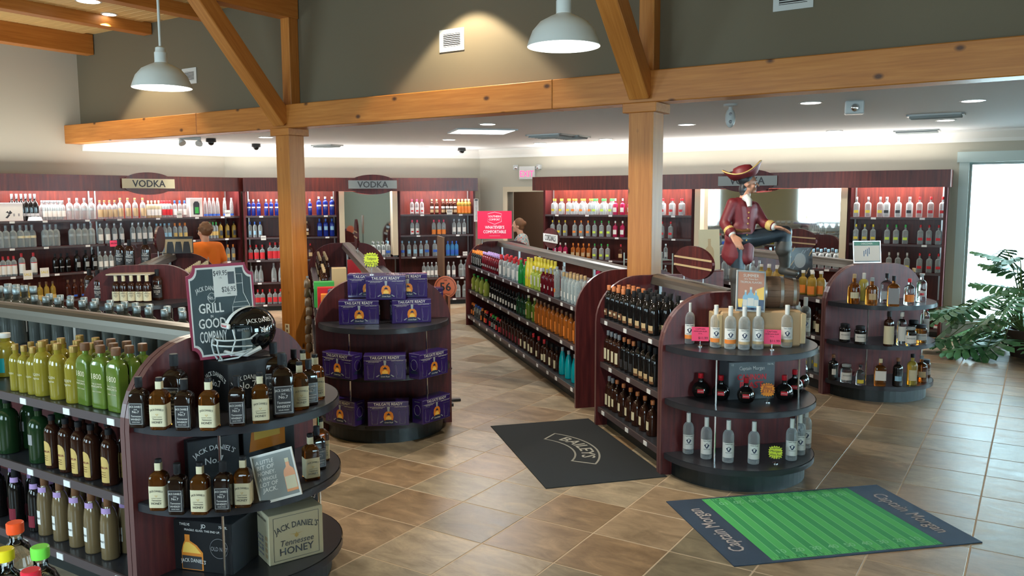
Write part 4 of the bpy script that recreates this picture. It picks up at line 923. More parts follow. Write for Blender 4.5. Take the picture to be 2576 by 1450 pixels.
B(T3, 1122, 1153, 3, 'sky750', 'sky blue bottle beside the brown placard, third back shelf')
B(T4, 1062, 1102, 4, 'clear750', 'dim clear bottle on the fourth shelf above the round number sign')
B(T4, 1124, 1146, 2, 'clear750', 'clear bottle past the brown placard on the fourth back shelf')
B(T4, 1153, 1178, 2, 'clear_big', 'stout clear bottle at the end of the fourth back shelf')
B(T5, 1146, 1176, 2, 'clear_big', 'stout clear bottle at the end of the lowest back shelf')
YR = .05
def R(z, a, b, n, kn, d, rows=1, **kw): wallrow(FR, YR, z, a, b, n, kn, d, rows, **kw)
R(T1, 1388, 1434, 3, 'sq_yellow', 'square yellow-printed bottle on the top shelf past the door', 2)
R(T1, 1437, 1489, 3, 'sq_orange', 'square orange-printed clear bottle, top shelf near the door', 3)
R(T1, 1489, 1541, 3, 'sq_green', 'square clear green-capped bottle, top shelf near the door', 3)
R(T1, 1543, 1590, 3, 'sq_red', 'square red bottle on the top shelf beside the pine post')
R(T1, 1660, 1719, 3, 'sq_redcap', 'square clear red-capped bottle between post and statue, top shelf', 2)
R(T2, 1386, 1427, 3, 'sq_yellow', 'square clear yellow-capped bottle above the cordials sign')
R(T2, 1441, 1484, 3, 'sq_orange', 'square clear orange-capped bottle, second shelf past the door')
R(T2, 1491, 1536, 3, 'sq_green', 'square clear green-printed bottle, second shelf past the door')
R(T2, 1543, 1590, 3, 'sq_red', 'square red bottle on the second shelf beside the pine post')
R(T2, 1660, 1692, 2, 'sq_redcap', 'square clear red-capped bottle behind the tan display card')
R(T3, 1392, 1427, 3, 'sq_red', 'dim square red bottle behind the cordials sign')
R(T3, 1437, 1486, 4, 'sq_amber', 'square amber bottle on the third shelf past the door')
R(T3, 1491, 1534, 3, 'sq_green', 'square green-printed bottle on the third shelf past the door')
R(T3, 1556, 1592, 2, 'sq_dark', 'square dark bottle on the third shelf beside the pine post')
R(T4, 1500, 1590, 6, 'sq_red', 'square red bottle glimpsed over the gondola rail')
R(T3, 1930, 2110, 10, 'clear_bcap2', 'clear bottle standing under the wide mirror')
R(T1, 2147, 2220, 3, 'sq_white', 'square clear white-capped bottle past the wide mirror, top shelf', scale=1.05)
R(T1, 2222, 2294, 3, 'sq_grey', 'square clear grey-capped bottle mid top shelf', 2, scale=1.05)
R(T1, 2305, 2377, 3, 'sq_redcap', 'square clear red-printed bottle by the window, top shelf', scale=1.05)
R(T2, 2146, 2203, 3, 'sq_yellow', 'square yellow-capped bottle past the wide mirror, second shelf')
R(T2, 2223, 2283, 3, 'sq_green', 'square clear green-capped bottle behind the acrylic sign')
R(T2, 2306, 2367, 3, 'sq_redcap', 'square clear bottle by the window, second shelf')
R(T3, 2228, 2288, 3, 'sq_white', 'square clear white-capped bottle behind the arched panel')
R(T3, 2305, 2367, 3, 'sq_redcap', 'square clear bottle by the window, third shelf')
R(T5, 2300, 2362, 3, 'white_low', 'red-disc clear bottle on the lowest shelf behind the plant', scale=1.1)

NAMING = 'liqueur_bottle'
# ------------------------------------------------------------------ long cordial gondola (side facing the aisle)
xs = .535
def A(k, a, b, n, kn, d, rows=None, **kw):
    rows = rows or (2 if k == 0 else 1); gonrow(FA, -1, xs-K[kn]['r'], ZG[k], a, b, n, kn, d, rows, **kw)
A(0, 1190, 1214, 6, 'stick_orange', 'dark orange-capped bottle on the cordial top shelf')
A(0, 1216, 1258, 9, 'berry', 'dark lilac-capped berry bottle on the cordial top shelf')
A(0, 1260, 1308, 5, 'red_foil', 'red-foiled clear bottle on the cordial top shelf')
A(0, 1309, 1326, 2, 'green_liq', 'bright green conical bottle on the cordial top shelf')
A(0, 1327, 1340, 2, 'gall_yel', 'tall slender bright yellow bottle on the cordial top shelf')
A(0, 1341, 1364, 3, 'lime_white', 'lime bottle with white panel label on the cordial top shelf', 1)
gonrow(FA, -1, xs-.16, ZG[0], 1345, 1400, 7, 'gall_yel', 'tall bright yellow bottle standing in the rear row of cordials', 1)
A(0, 1365, 1398, 4, 'dred_diam', 'dark red white-diamond bottle on the cordial top shelf')
A(0, 1399, 1415, 1, 'slim_clear', 'slim silvery bottle with orange print on the cordial top shelf')
A(0, 1416, 1456, 5, 'wood_cap', 'pale bottle with wooden cap nearest the arched panel')
A(1, 1192, 1226, 4, 'pale_green', 'squat pale green bottle on the second cordial shelf')
A(1, 1236, 1302, 10, 'dark_white', 'small black white-labelled bottle on the second cordial shelf')
A(1, 1304, 1326, 3, 'dgreen', 'dark green bottle on the second cordial shelf')
A(1, 1328, 1348, 2, 'limoncello', 'cloudy yellow bottle standing out on the second cordial shelf', 1)
A(1, 1350, 1452, 10, 'amber_slim', 'slim amber bottle on the second cordial shelf near the arched panel')
A(2, 1184, 1196, 3, 'mini_orange', 'small orange-labelled bottle at the far end of the lowest cordial shelf')
A(2, 1197, 1212, 3, 'mini_blue', 'small blue-capped bottle on the lowest cordial shelf')
A(2, 1213, 1224, 2, 'mini_orange', 'small orange-capped bottle past the blue caps, lowest cordial shelf')
A(2, 1225, 1238, 2, 'mini_red', 'small red-capped bottle on the lowest cordial shelf')
A(2, 1240, 1250, 2, 'mini_green', 'small green-capped bottle on the lowest cordial shelf')
A(2, 1251, 1262, 2, 'mini_red', 'small bright red-capped bottle just past the green cap')
A(2, 1263, 1312, 7, 'dark_plain', 'plain dark bottle on the lowest cordial shelf')
A(2, 1314, 1338, 3, 'dark_cream', 'dark cream-labelled bottle on the lowest cordial shelf')
A(2, 1340, 1372, 3, 'dark_redcap', 'dark red-capped cream-labelled bottle on the lowest cordial shelf')
A(2, 1374, 1404, 3, 'dark_cream', 'stout dark cream-labelled bottle beside the teal ones')
A(2, 1412, 1450, 3, 'teal', 'bright teal bottle low beside the arched panel')
def A2(k, a, b, n, kn, d, rows=1, **kw): gonrow(FA2, -1, xs-K[kn]['r'], ZG[k], a, b, n, kn, d, rows, **kw)
A2(0, 1528, 1572, 4, 'cream_copper', 'black copper-capped bottle on the short gondola top shelf', 3)
A2(0, 1574, 1652, 5, 'cream_black', 'large black liqueur bottle on the short gondola top shelf', 3)
A2(1, 1526, 1562, 4, 'irish', 'dark bottle with cream label on the short gondola second shelf')
A2(1, 1566, 1598, 3, 'coppercap', 'black copper-capped bottle on the short gondola second shelf')
A2(1, 1602, 1654, 4, 'cream_black', 'black bottle on the short gondola second shelf by the rum display')
A2(2, 1512, 1545, 4, 'irish', 'squat dark bottle low on the short gondola')
A2(2, 1547, 1648, 6, 'oval_lab', 'round dark bottle with cream oval label low on the short gondola')
# gondola behind the gift boxes : stock seen over the arched panel
gonrow(FBg, -1, .46, ZG[0], 800, 858, 6, 'tan_cork', 'dark bottle with tan cork beyond the gift box display', 2, fixed=(5.7, 4.2))
gonrow(FBg, -1, .46, ZG[0], 0, 0, 4, 'tan_cork', 'dark cork-capped bottle near the wire rack beyond the gift boxes', 1, fixed=(3.2, 2.3))
# whiskey gondola left side
gonrow(FE, -1, .48, ZG[0], 0, 0, 7, 'jar_orange', 'orange-filled bottle under the short gondola rail by the poster', 2, fixed=(.35, 1.5))
gonrow(FE, -1, .48, ZG[0], 0, 0, 4, 'clear750', 'clear bottle deeper on the whiskey gondola top shelf', 2, fixed=(1.6, 2.4))
gonrow(FE, -1, .48, ZG[1], 0, 0, 12, 'dark_cream', 'dark jar-shaped bottle on the whiskey gondola second shelf', 2, fixed=(.2, 2.4))
gonrow(FE, -1, .48, ZG[2], 0, 0, 12, 'sq_white', 'clear square bottle low on the whiskey gondola', 2, fixed=(.2, 2.4))
gonrow(FC, 1, .48, ZG[0], 0, 0, 9, 'evan_white', 'cream-capped bottle on the short gondola beyond the bourbon display', 2, fixed=(.3, 1.8))
# ------------------------------------------------------------------ front gondola with yellow mixers
def J(k, a, b, n, kn, d, rows=2, far=False, **kw): gonrow(FJ, -1, xs-K[kn]['r'], ZG[k], a, b, n, kn, d, rows, far, anchor='frame edge', **kw)
J(0, -60, 38, 1, 'marg_jug', 'round yellow jug with teal label at the frame edge', 2)
J(0, 36, 98, 3, 'gold_small', 'slim yellow gold-capped mixer on the front gondola', 3)
J(0, 100, 205, 3, 'gold_marg', 'large yellow gold-capped mixer on the front gondola', 3)
J(0, 207, 315, 3, 'lime_box', 'flat lime-green bottle beside the dark end panel', 3)
J(1, -60, 118, 3, 'green_jug', 'dark green tagged jug on the second shelf', 2)
J(1, 126, 215, 3, 'arch_yellow', 'brown bottle with arched golden label on the second shelf', 2)
J(1, 222, 292, 2, 'arch_yellow', 'brown bottle with arched golden label nearest the end panel', 2)
J(2, -10, 104, 3, 'dark_wine', 'dark bottle low behind the bright soda caps', 2)
J(2, 108, 292, 5, 'mudslide', 'beige cream liqueur bottle on the lowest front shelf', 2)
gonrow(FJ, 1, .46, ZG[0], 0, 0, 16, 'silver_big', 'silver-capped bottle behind the metal rail', 2, fixed=(.15, 2.62), anchor='end panel', jit=.02)
gonrow(FJ, 1, .46, ZG[0], 0, 0, 4, 'silver_big', 'taller silver-capped bottle behind the rail near the frame edge', 2, fixed=(2.72, 3.2), scale=1.12, anchor='end panel')
NAMING = 'spirit_bottle'
# ------------------------------------------------------------------ end display contents
def shelfpt(X, Yp, z): return at(X, Yp, z)
def put(kn, X, Yp, z, lab, rz=None, far=False, group=None, turn=0, **kw):
    p = at(X, Yp, z); return bottle(kn, p, (facecam(p)*.6 if rz is None else rz)+turn, lab, group, far, **kw)
# whiskey display, camera side
z1, z2, z3 = ZG
for kn, X, Yp, t, lab in (
    ('tenn_black', 354, 1073, .0, 'square black-labelled whiskey bottle nearest the dark end panel, top shelf'),
    ('honey', 406, 1078, .05, 'first cream-labelled honey bottle from the end panel, top shelf'),
    ('tenn_black', 468, 1080, .05, 'black-labelled bottle between the first two honey bottles, top shelf'),
    ('honey', 529, 1080, .05, 'cream-labelled honey bottle before the dark carton, top shelf'),
    ('tenn_black', 599, 1070, .25, 'black-labelled bottle catching blue window glare, top shelf'),
    ('honey', 657, 1062, .35, 'cream-labelled honey bottle with a bright spot beside the tall black bottle'),
    ('tenn_black_l', 713, 1046, .4, 'tall large black-labelled bottle on the top shelf'),
    ('honey', 756, 1028, .5, 'cream-labelled honey bottle just past the tall black one'),
    ('tenn_black', 779, 1018, .6, 'black-labelled bottle between honey bottles at the curved shelf end'),
    ('honey', 795, 1004, .7, 'honey bottle last at the curved end of the top shelf'),
    ('tenn_black_l', 444, 1050, .0, 'tall dark bottle in the rear row beside the carton'),
    ('tenn_black_l', 692, 1010, .3, 'tall dark bottle in the rear row touching the carton'),
    ('tenn_black', 742, 985, .3, 'rear black bottle beside the helmet, highest at the panel'),
    ('honey', 765, 990, .4, 'rear honey bottle with cream neck near the panel')):
    put(kn, X, Yp, z1, lab, FJ.rz-rad(62)+t)
for kn, X, Yp, t, lab in (
    ('honey', 404, 1280, .05, 'cream-labelled honey bottle first on the middle shelf'),
    ('tenn_black', 451, 1290, .05, 'black-labelled bottle second on the middle shelf'),
    ('honey', 508, 1290, .05, 'honey bottle centred on the middle shelf edge'),
    ('tenn_black', 565, 1284, .1, 'black-labelled bottle below the upright dark cartons'),
    ('honey', 615, 1272, .15, 'honey bottle touching the framed honey placard'),
    ('honey', 783, 1205, .6, 'honey bottle just past the framed placard'),
    ('tenn_black', 799, 1180, .7, 'dark bottle behind the honey bottle past the placard'),
    ('honey', 808, 1160, .7, 'last honey bottle at the middle shelf end')):
    put(kn, X, Yp, z2, lab, FJ.rz-rad(62)+t)
def carton(name, lab, p, rz, w, d, h, mt, prints=None, prints_l=None, tape='kraft', group=None):
    """box centred on x, front face at local y=0 looking to -Y; prints(mb) draws on it"""
    o = MB().box(-w/2, w/2, 0, d, 0, h, 0, .003).build(name, mt, None, p, rz, label=lab, cat='box', group=group)
    MB().box(-w/2+.004, w/2-.004, d/2-.0008, d/2+.0008, h, h+.0006).build('flap_seam', 'ink' if mt != 'kraft' else 'brown', o)
    if prints: 
        for nm, mb, ms in prints(w, h): mb.build(nm, ms, o)
    if prints_l:
        for nm, mb, ms in prints_l(d, h): q = mb.build(nm, ms, o, (-w/2, d/2, 0), -math.pi/2)
    return o
def bottle_pic(mb, cx, z, h, mi_body, mi_label, mi_cap, y=-.002):
    w = h*.34; mb.poly([(cx-w/2, z), (cx+w/2, z), (cx+w/2, z+h*.55), (cx+w*.42, z+h*.66), (cx+w*.17, z+h*.75), (cx+w*.15, z+h*.9), (cx-w*.15, z+h*.9), (cx-w*.17, z+h*.75), (cx-w*.42, z+h*.66), (cx-w/2, z+h*.55)], y, mi_body)
    mb.rect(cx-w*.17, cx+w*.17, z+h*.88, z+h, y-.0004, mi_cap); mb.rect(cx-w*.46, cx+w*.46, z+h*.08, z+h*.46, y-.0004, mi_label)
mat('pic_amber', (.75, .25, .03), .3); mat('pic_gold', (.95, .6, .12), .3)
def pr_no7(w, h):
    a = MB(); a.text('TWELVE', .016, -w*.3, h*.9, -.002, 0, .06); a.text('750ML', .014, w*.36, h*.9, -.002, 0, .05); a.text('JD', .02, w*.02, h*.88, -.002)
    a.text('FRAGILE. GLASS. THIS END UP.', .011, 0, h*.80, -.002, 0, w*.7)
    a.text("JACK DANIEL'S", .026, -w*.17, h*.18, -.003, 0, w*.42, .01, .4); a.text('OLD No.7', .03, w*.28, h*.45, -.002, 1, w*.28)
    N = 28; ring = [(w*.28+.052*math.cos(2*math.pi*i/N), -.002, h*.5+.052*math.sin(2*math.pi*i/N)) for i in range(N)]; a.tube(ring, .0012, 4, 1, True)
    b = MB(); s = h*.9; b.poly([(-w*.34, 0.006), (0, 0.006), (0, h*.38), (-.035, h*.52), (-.075, h*.6), (-.075, h*.72), (-.105, h*.72), (-.105, h*.6), (-w*.34-.0, h*.52), (-w*.37, h*.38), (-w*.37, .006)], -.0015, 0)
    b.poly([(-.01, h*.36), (-.045, h*.5), (-.078, h*.57), (-.10, h*.57), (-w*.33, h*.5), (-w*.35, h*.36)], -.0022, 1)
    b.rect(-w*.36, -.008, .01, h*.3, -.0026, 2)
    return [('print_bottle', b, ['pic_amber', 'pic_gold', 'ink']), ('lettering', a, ['white', 'grey'])]
def pr_honey(w, h):
    a = MB(); a.text("JACK DANIEL'S", .042, 0, h*.68, -.002, 0, w*.78, .012, .3); a.text('Tennessee', .034, 0, h*.34, -.002, 0, w*.62, .006, 0, .2); a.text('HONEY', .04, 0, h*.16, -.002, 0, w*.62, .016)
    for x0, x1, z0, z1 in ((-w*.42, w*.42, h*.06, h*.068), (-w*.42, w*.42, h*.93, h*.938), (-w*.42, -w*.412, h*.06, h*.938), (w*.412, w*.42, h*.06, h*.938)): a.rect(x0, x1, z0, z1, -.0015)
    b = MB(); b.poly([(-.012, h*.5), (0, h*.46), (.012, h*.5), (0, h*.58)], -.002); b.poly([(-.04, h*.56), (0, h*.52), (.04, h*.56), (0, h*.54)], -.0018)
    return [('lettering', a, ['ink']), ('bee_mark', b, ['gold'])]
def pr_honey_l(w, h):
    a = MB(); a.text('JACK DANIEL DISTILLERY', .012, 0, h*.86, -.002, 0, w*.85, .006)
    for i in range(4):
        for j in range(5): a.rect(-w*.4+i*w*.15, -w*.4+i*w*.15+w*.12, h*.12+j*h*.09, h*.12+j*h*.09+h*.07*(.5+.5*((i*j) % 2)), -.0015, 1)
    for j in range(4): a.rect(w*.28, w*.42, h*.12+j*h*.12, h*.2+j*h*.12, -.0015, 2)
    return [('lettering', a, ['ink', 'grey', 'tan'])]
def jbox(X, Yp, z): return at(X, Yp, z)
ry = FJ.rz-rad(35)
p = at(600, 1060, z1); p = FJ.w(-.02, -.16, z1)
carton('carton', 'dark whiskey carton carrying the football helmet', FJ.w(-.02, -.30, z1), FJ.rz-rad(8), .36, .24, .25, 'black', lambda w, h: [('lettering', (lambda a: (a.text("JACK DANIEL'S", .03, -w*.2, h*.62, -.002, 0, w*.5, .01, .16), a.text('No.7', .04, -w*.2, h*.42, -.002), a)[-1])(MB()), ['white']), ('print_bottle', (lambda b: (bottle_pic(b, w*.26, .01, h*1.0-.02, 0, 1, 2), b)[-1])(MB()), ['pic_amber', 'ink', 'pic_gold'])], lambda w, h: [('lettering', (lambda a: (a.text("JACK DANIEL'S", .03, 0, h*.7, -.002, 0, w*.8, .01, .14), a.text('No.7', .035, 0, h*.48, -.002), a)[-1])(MB()), ['white'])])
pB = at(470, 1500, z3)
carton('carton', 'black twelve-bottle carton on the bottom shelf of the whiskey display', FJ.w(-.34, -.20, z3), FJ.rz-rad(72), .34, .25, .27, 'black', pr_no7)
carton('carton', 'cream honey whiskey carton printed with a bee, bottom shelf', FJ.w(.02, -.50, z3), FJ.rz-rad(22), .30, .24, .27, 'cream', pr_honey, pr_honey_l)
carton('carton', 'black carton behind the cream one at the bottom shelf end', FJ.w(.33, -.22, z3), FJ.rz-rad(0), .26, .18, .27, 'black', lambda w, h: [('lettering', (lambda a: (a.text("JACK DANIEL'S", .03, 0, h*.7, -.002, 0, w*.8, .01, .16), a.rect(-w*.3, w*.3, h*.2, h*.3, -.002), a.rect(-w*.3, w*.3, h*.35, h*.4, -.002), a)[-1])(MB()), ['white'])])
carton('carton', 'dark carton with round emblem behind the middle shelf bottles', FJ.w(-.20, -.14, z2), FJ.rz-rad(20), .27, .1, .25, 'black', lambda w, h: [('lettering', (lambda a: (a.text("JACK DANIEL'S", .03, 0, h*.74, -.002, 0, w*.8, .01, .16), a.text('No.7', .035, 0, h*.45, -.002), a)[-1])(MB()), ['white'])])
carton('carton', 'dark carton with amber bottle print leaning on the middle shelf panel', FJ.w(.16, -.16, z2), FJ.rz-rad(6), .34, .1, .31, 'black', lambda w, h: [('print_bottle', (lambda b: (b.poly([(-w*.4, h*.35), (w*.3, h*.35), (w*.3, h*.7), (w*.1, h*.9), (-w*.1, h*.9), (-w*.35, h*.7)], -.002, 0), b.rect(-w*.3, w*.2, h*.55, h*.7, -.0025, 1), b)[-1])(MB()), ['pic_amber', 'pic_gold'])])
# placard on the middle shelf
def panel(name, lab, p, rz, w, h, t, mts, lean=0, cat='sign', frame=.0, frame_mt='silver', prints=None, stand=None, roll=0):
    o = MB().box(-w/2, w/2, 0, t, 0, h, 0).build(name, mts, None, p, (rad(-lean), rad(roll), rz), label=lab, cat=cat)
    if frame:
        f = frame; MB().box(-w/2, w/2, -.004, 0, 0, f).box(-w/2, w/2, -.004, 0, h-f, h).box(-w/2, -w/2+f, -.004, 0, f, h-f).box(w/2-f, w/2, -.004, 0, f, h-f).build('frame', frame_mt, o)
    for nm, mb, ms in (prints(w, h) if prints else []): mb.build(nm, ms, o)
    if stand: stand(o)
    return o
def pr_honeycard(w, h):
    b = MB(); b.rect(-w*.46, w*.46, h*.05, h*.95, -.001, 0); bottle_pic(b, w*.32, h*.12, h*.68, 1, 2, 2, -.002)
    a = MB()
    for i, t in enumerate(('A LITTLE', 'BIT OF', 'HONEY.', 'A WHOLE', 'LOT OF', 'JACK.')): a.text(t, .021, -w*.2, h*.80-i*h*.115, -.002, 0, w*.42, .014, 0, .15)
    return [('picture', b, ['plate_grey', 'pic_amber', 'cream']), ('lettering', a, ['white'])]
p = at(708, 1258, z2); panel('framed_placard', 'silver-framed honey whiskey placard leaning on the middle shelf', (p.x, p.y, z2), facecam(p)+rad(-8), .21, .245, .012, 'white', 14, frame=.008, frame_mt='white', prints=pr_honeycard, roll=-13)
# big notched sign
def notched(w, h, r, n=6):
    P = []
    for cx, cz, a0 in ((w/2, h/2, 180), (-w/2, h/2, 270), (-w/2, -h/2, 0), (w/2, -h/2, 90)):
        for i in range(n+1): a = rad(a0+90-90*i/n)if False else rad(a0+90*i/n); P.append((cx+r*math.cos(a), cz+r*math.sin(a)))
    # order corners so that the outline runs round once
    c = lambda cx, cz, a0, a1: [(cx+r*math.cos(rad(a0+(a1-a0)*i/n)), cz+r*math.sin(rad(a0+(a1-a0)*i/n))) for i in range(n+1)]
    return c(-w/2, -h/2, 90, 0)+c(w/2, -h/2, 180, 90)+c(w/2, h/2, 270, 180)+c(-w/2, h/2, 360, 270)
sw, sh = .50, .50
so = empty('chalk_sign', FJ.w(-.085, -.115, z1+.255+sh/2), (rad(-4), rad(-1.5), FJ.rz-rad(90)+rad(62)), label='dark notched grill slogan sign with maroon edge behind the helmet', cat='sign')
MB().prism(notched(sw, sh, .055), 0, .022, 'y').build('board', 'maroonedge' if 'maroonedge' in MATS else mat('maroonedge', (.28, .02, .06), .5).name, so)
MB().prism(notched(sw-.03, sh-.03, .055), -.001, 0, 'y').build('white_border', 'white', so)
mat('slate_board', (.03, .045, .05), .6); MB().prism(notched(sw-.05, sh-.05, .055), -.002, -.001, 'y').build('face', 'slate_board', so)
a = MB(); y = -.0035
a.text('GRILL', .052, -.085, -.005, y, 0, .20, .022, cond=True); a.text('IN', .014, -.085, -.03, y, 0); a.text('GOOD', .052, -.085, -.085, y, 0, .20, .022, cond=True); a.text('COMPANY', .06, -.085, -.16, y, 0, .20, .018, cond=True)
a.text("JACK DANIEL'S", .03, -.10, .115, y, 0, .18, .012, .25, .0); a.text('No.7', .022, -.075, .065, y, 0)
N = 24; a.tube([(-.075+.027*math.cos(2*math.pi*i/N), y, .073+.027*math.sin(2*math.pi*i/N)) for i in range(N)], .0012, 4, 0, True)
bx = .14; out = [(bx-.065, -.16), (bx-.065, .02), (bx-.05, .045), (bx-.024, .09), (bx-.024, .19), (bx+.024, .19), (bx+.024, .09), (bx+.05, .045), (bx+.065, .02), (bx+.065, -.16)]
a.tube([(p[0], y, p[1]) for p in out], .0018, 4, 0); a.tube([(bx-.065, y, .015), (bx+.065, y, .015)], .0015, 4); a.tube([(bx-.024, y, .14), (bx+.024, y, .14)], .0015, 4); a.tube([(bx-.05, y, .04), (bx+.05, y, .04)], .0012, 4)
a.text("JACK DANIEL'S", .02, bx, -.03, y, 0, .11, .01); a.text('Old No.7', .016, bx, -.06, y, 0, .1); a.text('Tennessee', .014, bx, -.09, y, 0, .1); a.text('WHISKEY', .016, bx, -.12, y, 0, .1, .01)
a.build('lettering', 'white', so); so.scale = (.68, 1, 1)
pc = MB().box(-.055, .115, -.006, -.004, .075, .225); pc = pc.build('price_sheet', 'white', so)
a = MB(); a.text('$49.95', .028, .0, .188, -.0065); a.text('$26.95', .028, .055, .10, -.0065); a.text('1.75L', .008, .0, .172, -.0065); a.text('750ML', .008, .055, .086, -.0065); a.rect(.055, .105, .14, .205, -.0065, 0); a.build('price_lettering', 'ink', pc)
# helmet
def helmet(p, rz):
    o = empty('football_helmet', p, rz, label='glossy black football helmet with white stripe and grey face guard', cat='helmet')
    # local: front looks to -Y ; x across
    seg = 28; R = []; a_, b_, c_ = .115, .14, .125
    sh_ = MB(); H0 = .02
    vs = []; fs = []
    nu, nv = 32, 18; keep = {}
    def pt(u, v):
        th = 2*math.pi*u/nu; ph = math.pi*(v/nv); r = 1
        x, y_, z = math.sin(ph)*math.sin(th), -math.sin(ph)*math.cos(th), math.cos(ph)
        return Vector((a_*x, b_*y_+.0, c_*z+.14))
    def ok(u, v):
        q = pt(u+.5, v+.5); 
        if q.z < .03: return False
        if q.y < -.062 and q.z < .165+.02*(abs(q.x)/.1): return False       # face opening
        return True
    for v in range(nv):
        for u in range(nu):
            if ok(u, v):
                fs.append(tuple(keep.setdefault(k, len(keep)) for k in ((u, v), (u, v+1), ((u+1) % nu, v+1), ((u+1) % nu, v))))
    vs = [None]*len(keep)
    for (u, v), i in keep.items(): vs[i] = pt(u, v)
    sh_.add(vs, fs, 0, True); s_ = sh_.build('shell', mat('gloss_black', (.006, .006, .007), .06).name, o, sharp=0)
    s_.modifiers.new('t', 'SOLIDIFY').thickness = .009; sub = s_.modifiers.new('s', 'SUBSURF'); sub.levels = sub.render_levels = 1
    ln = MB(); ln.add([tuple(Vector((v.x*.91, v.y*.91, .14+(v.z-.14)*.91))) for v in vs], fs, 0, True); l_ = ln.build('lining', mat('lining_grey', (.07, .09, .09), .7).name, o, sharp=0); l_.modifiers.new('t', 'SOLIDIFY').thickness = .006
    MB().sphere((.0, .01, .14), .1, 16, 0, (.95, 1.15, 1.0)).build('lining', 'grey', o) if False else None
    for s in (-1, 1): MB().box(-.012, .012, -.055, .06, -.055, .055, 0, .008).build('jaw_pad', 'lining_grey', o, (s*.084, -.045, .105), s*rad(14))
    # stripe
    st = MB(); n = 16; vv = []
    for i in range(n+1):
        ph = rad(-68+ (150)*i/n); 
        for x in (-.018, .018): vv.append((x, -(b_+.0045)*math.sin(-ph)*-1 if False else (b_+.005)*math.sin(ph), (c_+.005)*math.cos(ph)+.14))
    st.add(vv, [(2*i, 2*i+1, 2*i+3, 2*i+2) for i in range(n)], 0, True); st.build('stripe', 'white', o)
    MB().box(-.04, .04, -.148, -.128, .165, .192, 0, .006).build('nose_bumper', 'white', o)
    a = MB(); a.text('Riddell', .014, 0, .174, -.149); a.build('bumper_lettering', 'red', o)
    # face guard
    def bar(P, r=.0045): MB().tube(P, r, 8).build('guard_bar', 'metal_white', o)
    def arc(z0, z1, w, yb, fy, n=14): return [(w*math.sin(t), yb-(fy)*math.cos(t), z0+(z1-z0)*math.cos(t)) for t in [math.pi*(-.5+i/n) for i in range(n+1)]]
    bar(arc(.075, .085, .108, -.05, .155)); bar(arc(.06, .035, .105, -.05, .15)); bar(arc(.115, .11, .11, -.05, .14)); bar([(-.105, -.05, .06), (-.09, -.12, .02), (0, -.185, .0), (.09, -.12, .02), (.105, -.05, .06)])
    for x in (-.03, .03): bar([(x, -.20, .112), (x, -.205, .08), (x, -.195, .035), (x, -.178, .004)])
    for s in (-1, 1): bar([(s*.06, -.13, .165), (s*.085, -.13, .11), (s*.08, -.14, .08), (s*.07, -.15, .03)]); bar([(s*.112, -.02, .14), (s*.108, -.06, .115)])
    # chin strap
    MB().tube([(-.105, .0, .06), (-.09, -.07, .03), (-.03, -.13, .035), (.03, -.13, .035), (.09, -.07, .03), (.105, .0, .06)], .012, 6).build('chin_strap', 'white', o)
    for s in (-1, 1):
        a = MB()
        def fn(x, z, s=s):
            yy = -s*x*-1 if False else (x if s > 0 else -x); q = max(.01, 1-((yy)/b_)**2-((z-.14)/c_)**2); return (s*(a_*math.sqrt(q)+.005), yy, z)
        a.text("JACK DANIEL'S", .026, .01*s, .195, 0, 0, .155, 0, 0, 0, fn); a.build('lettering', 'white', o)
        b = MB()
        for pts in ([(-.006, .15), (.006, .15), (.004, .175), (-.004, .175)], [(.004, .168), (.03, .185), (.03, .178), (.004, .16)], [(-.004, .168), (-.03, .185), (-.03, .178), (-.004, .16)], [(.004, .16), (.024, .158), (.024, .152), (.004, .154)], [(-.004, .16), (-.024, .158), (-.024, .152), (-.004, .154)], [(-.004, .177), (.004, .177), (0, .186)]):
            b.add([fn(x*.9+.02*s, z-.01) for x, z in pts], [tuple(range(len(pts)))])
        b.build('bee_emblem', 'white', o)
        MB().lathe([(.014, 0), (.014, .004)], 14).build('ear_hole', 'd_black', o, (s*.112, .0, .11), (0, rad(90)*s, 0))
    return o
hp = at(640, 912, z1+.252); hq = FJ.w(.02, -.20, z1+.252)
helmet(Vector((hq.x, hq.y, z1+.252)), facecam(hq)+rad(-62))

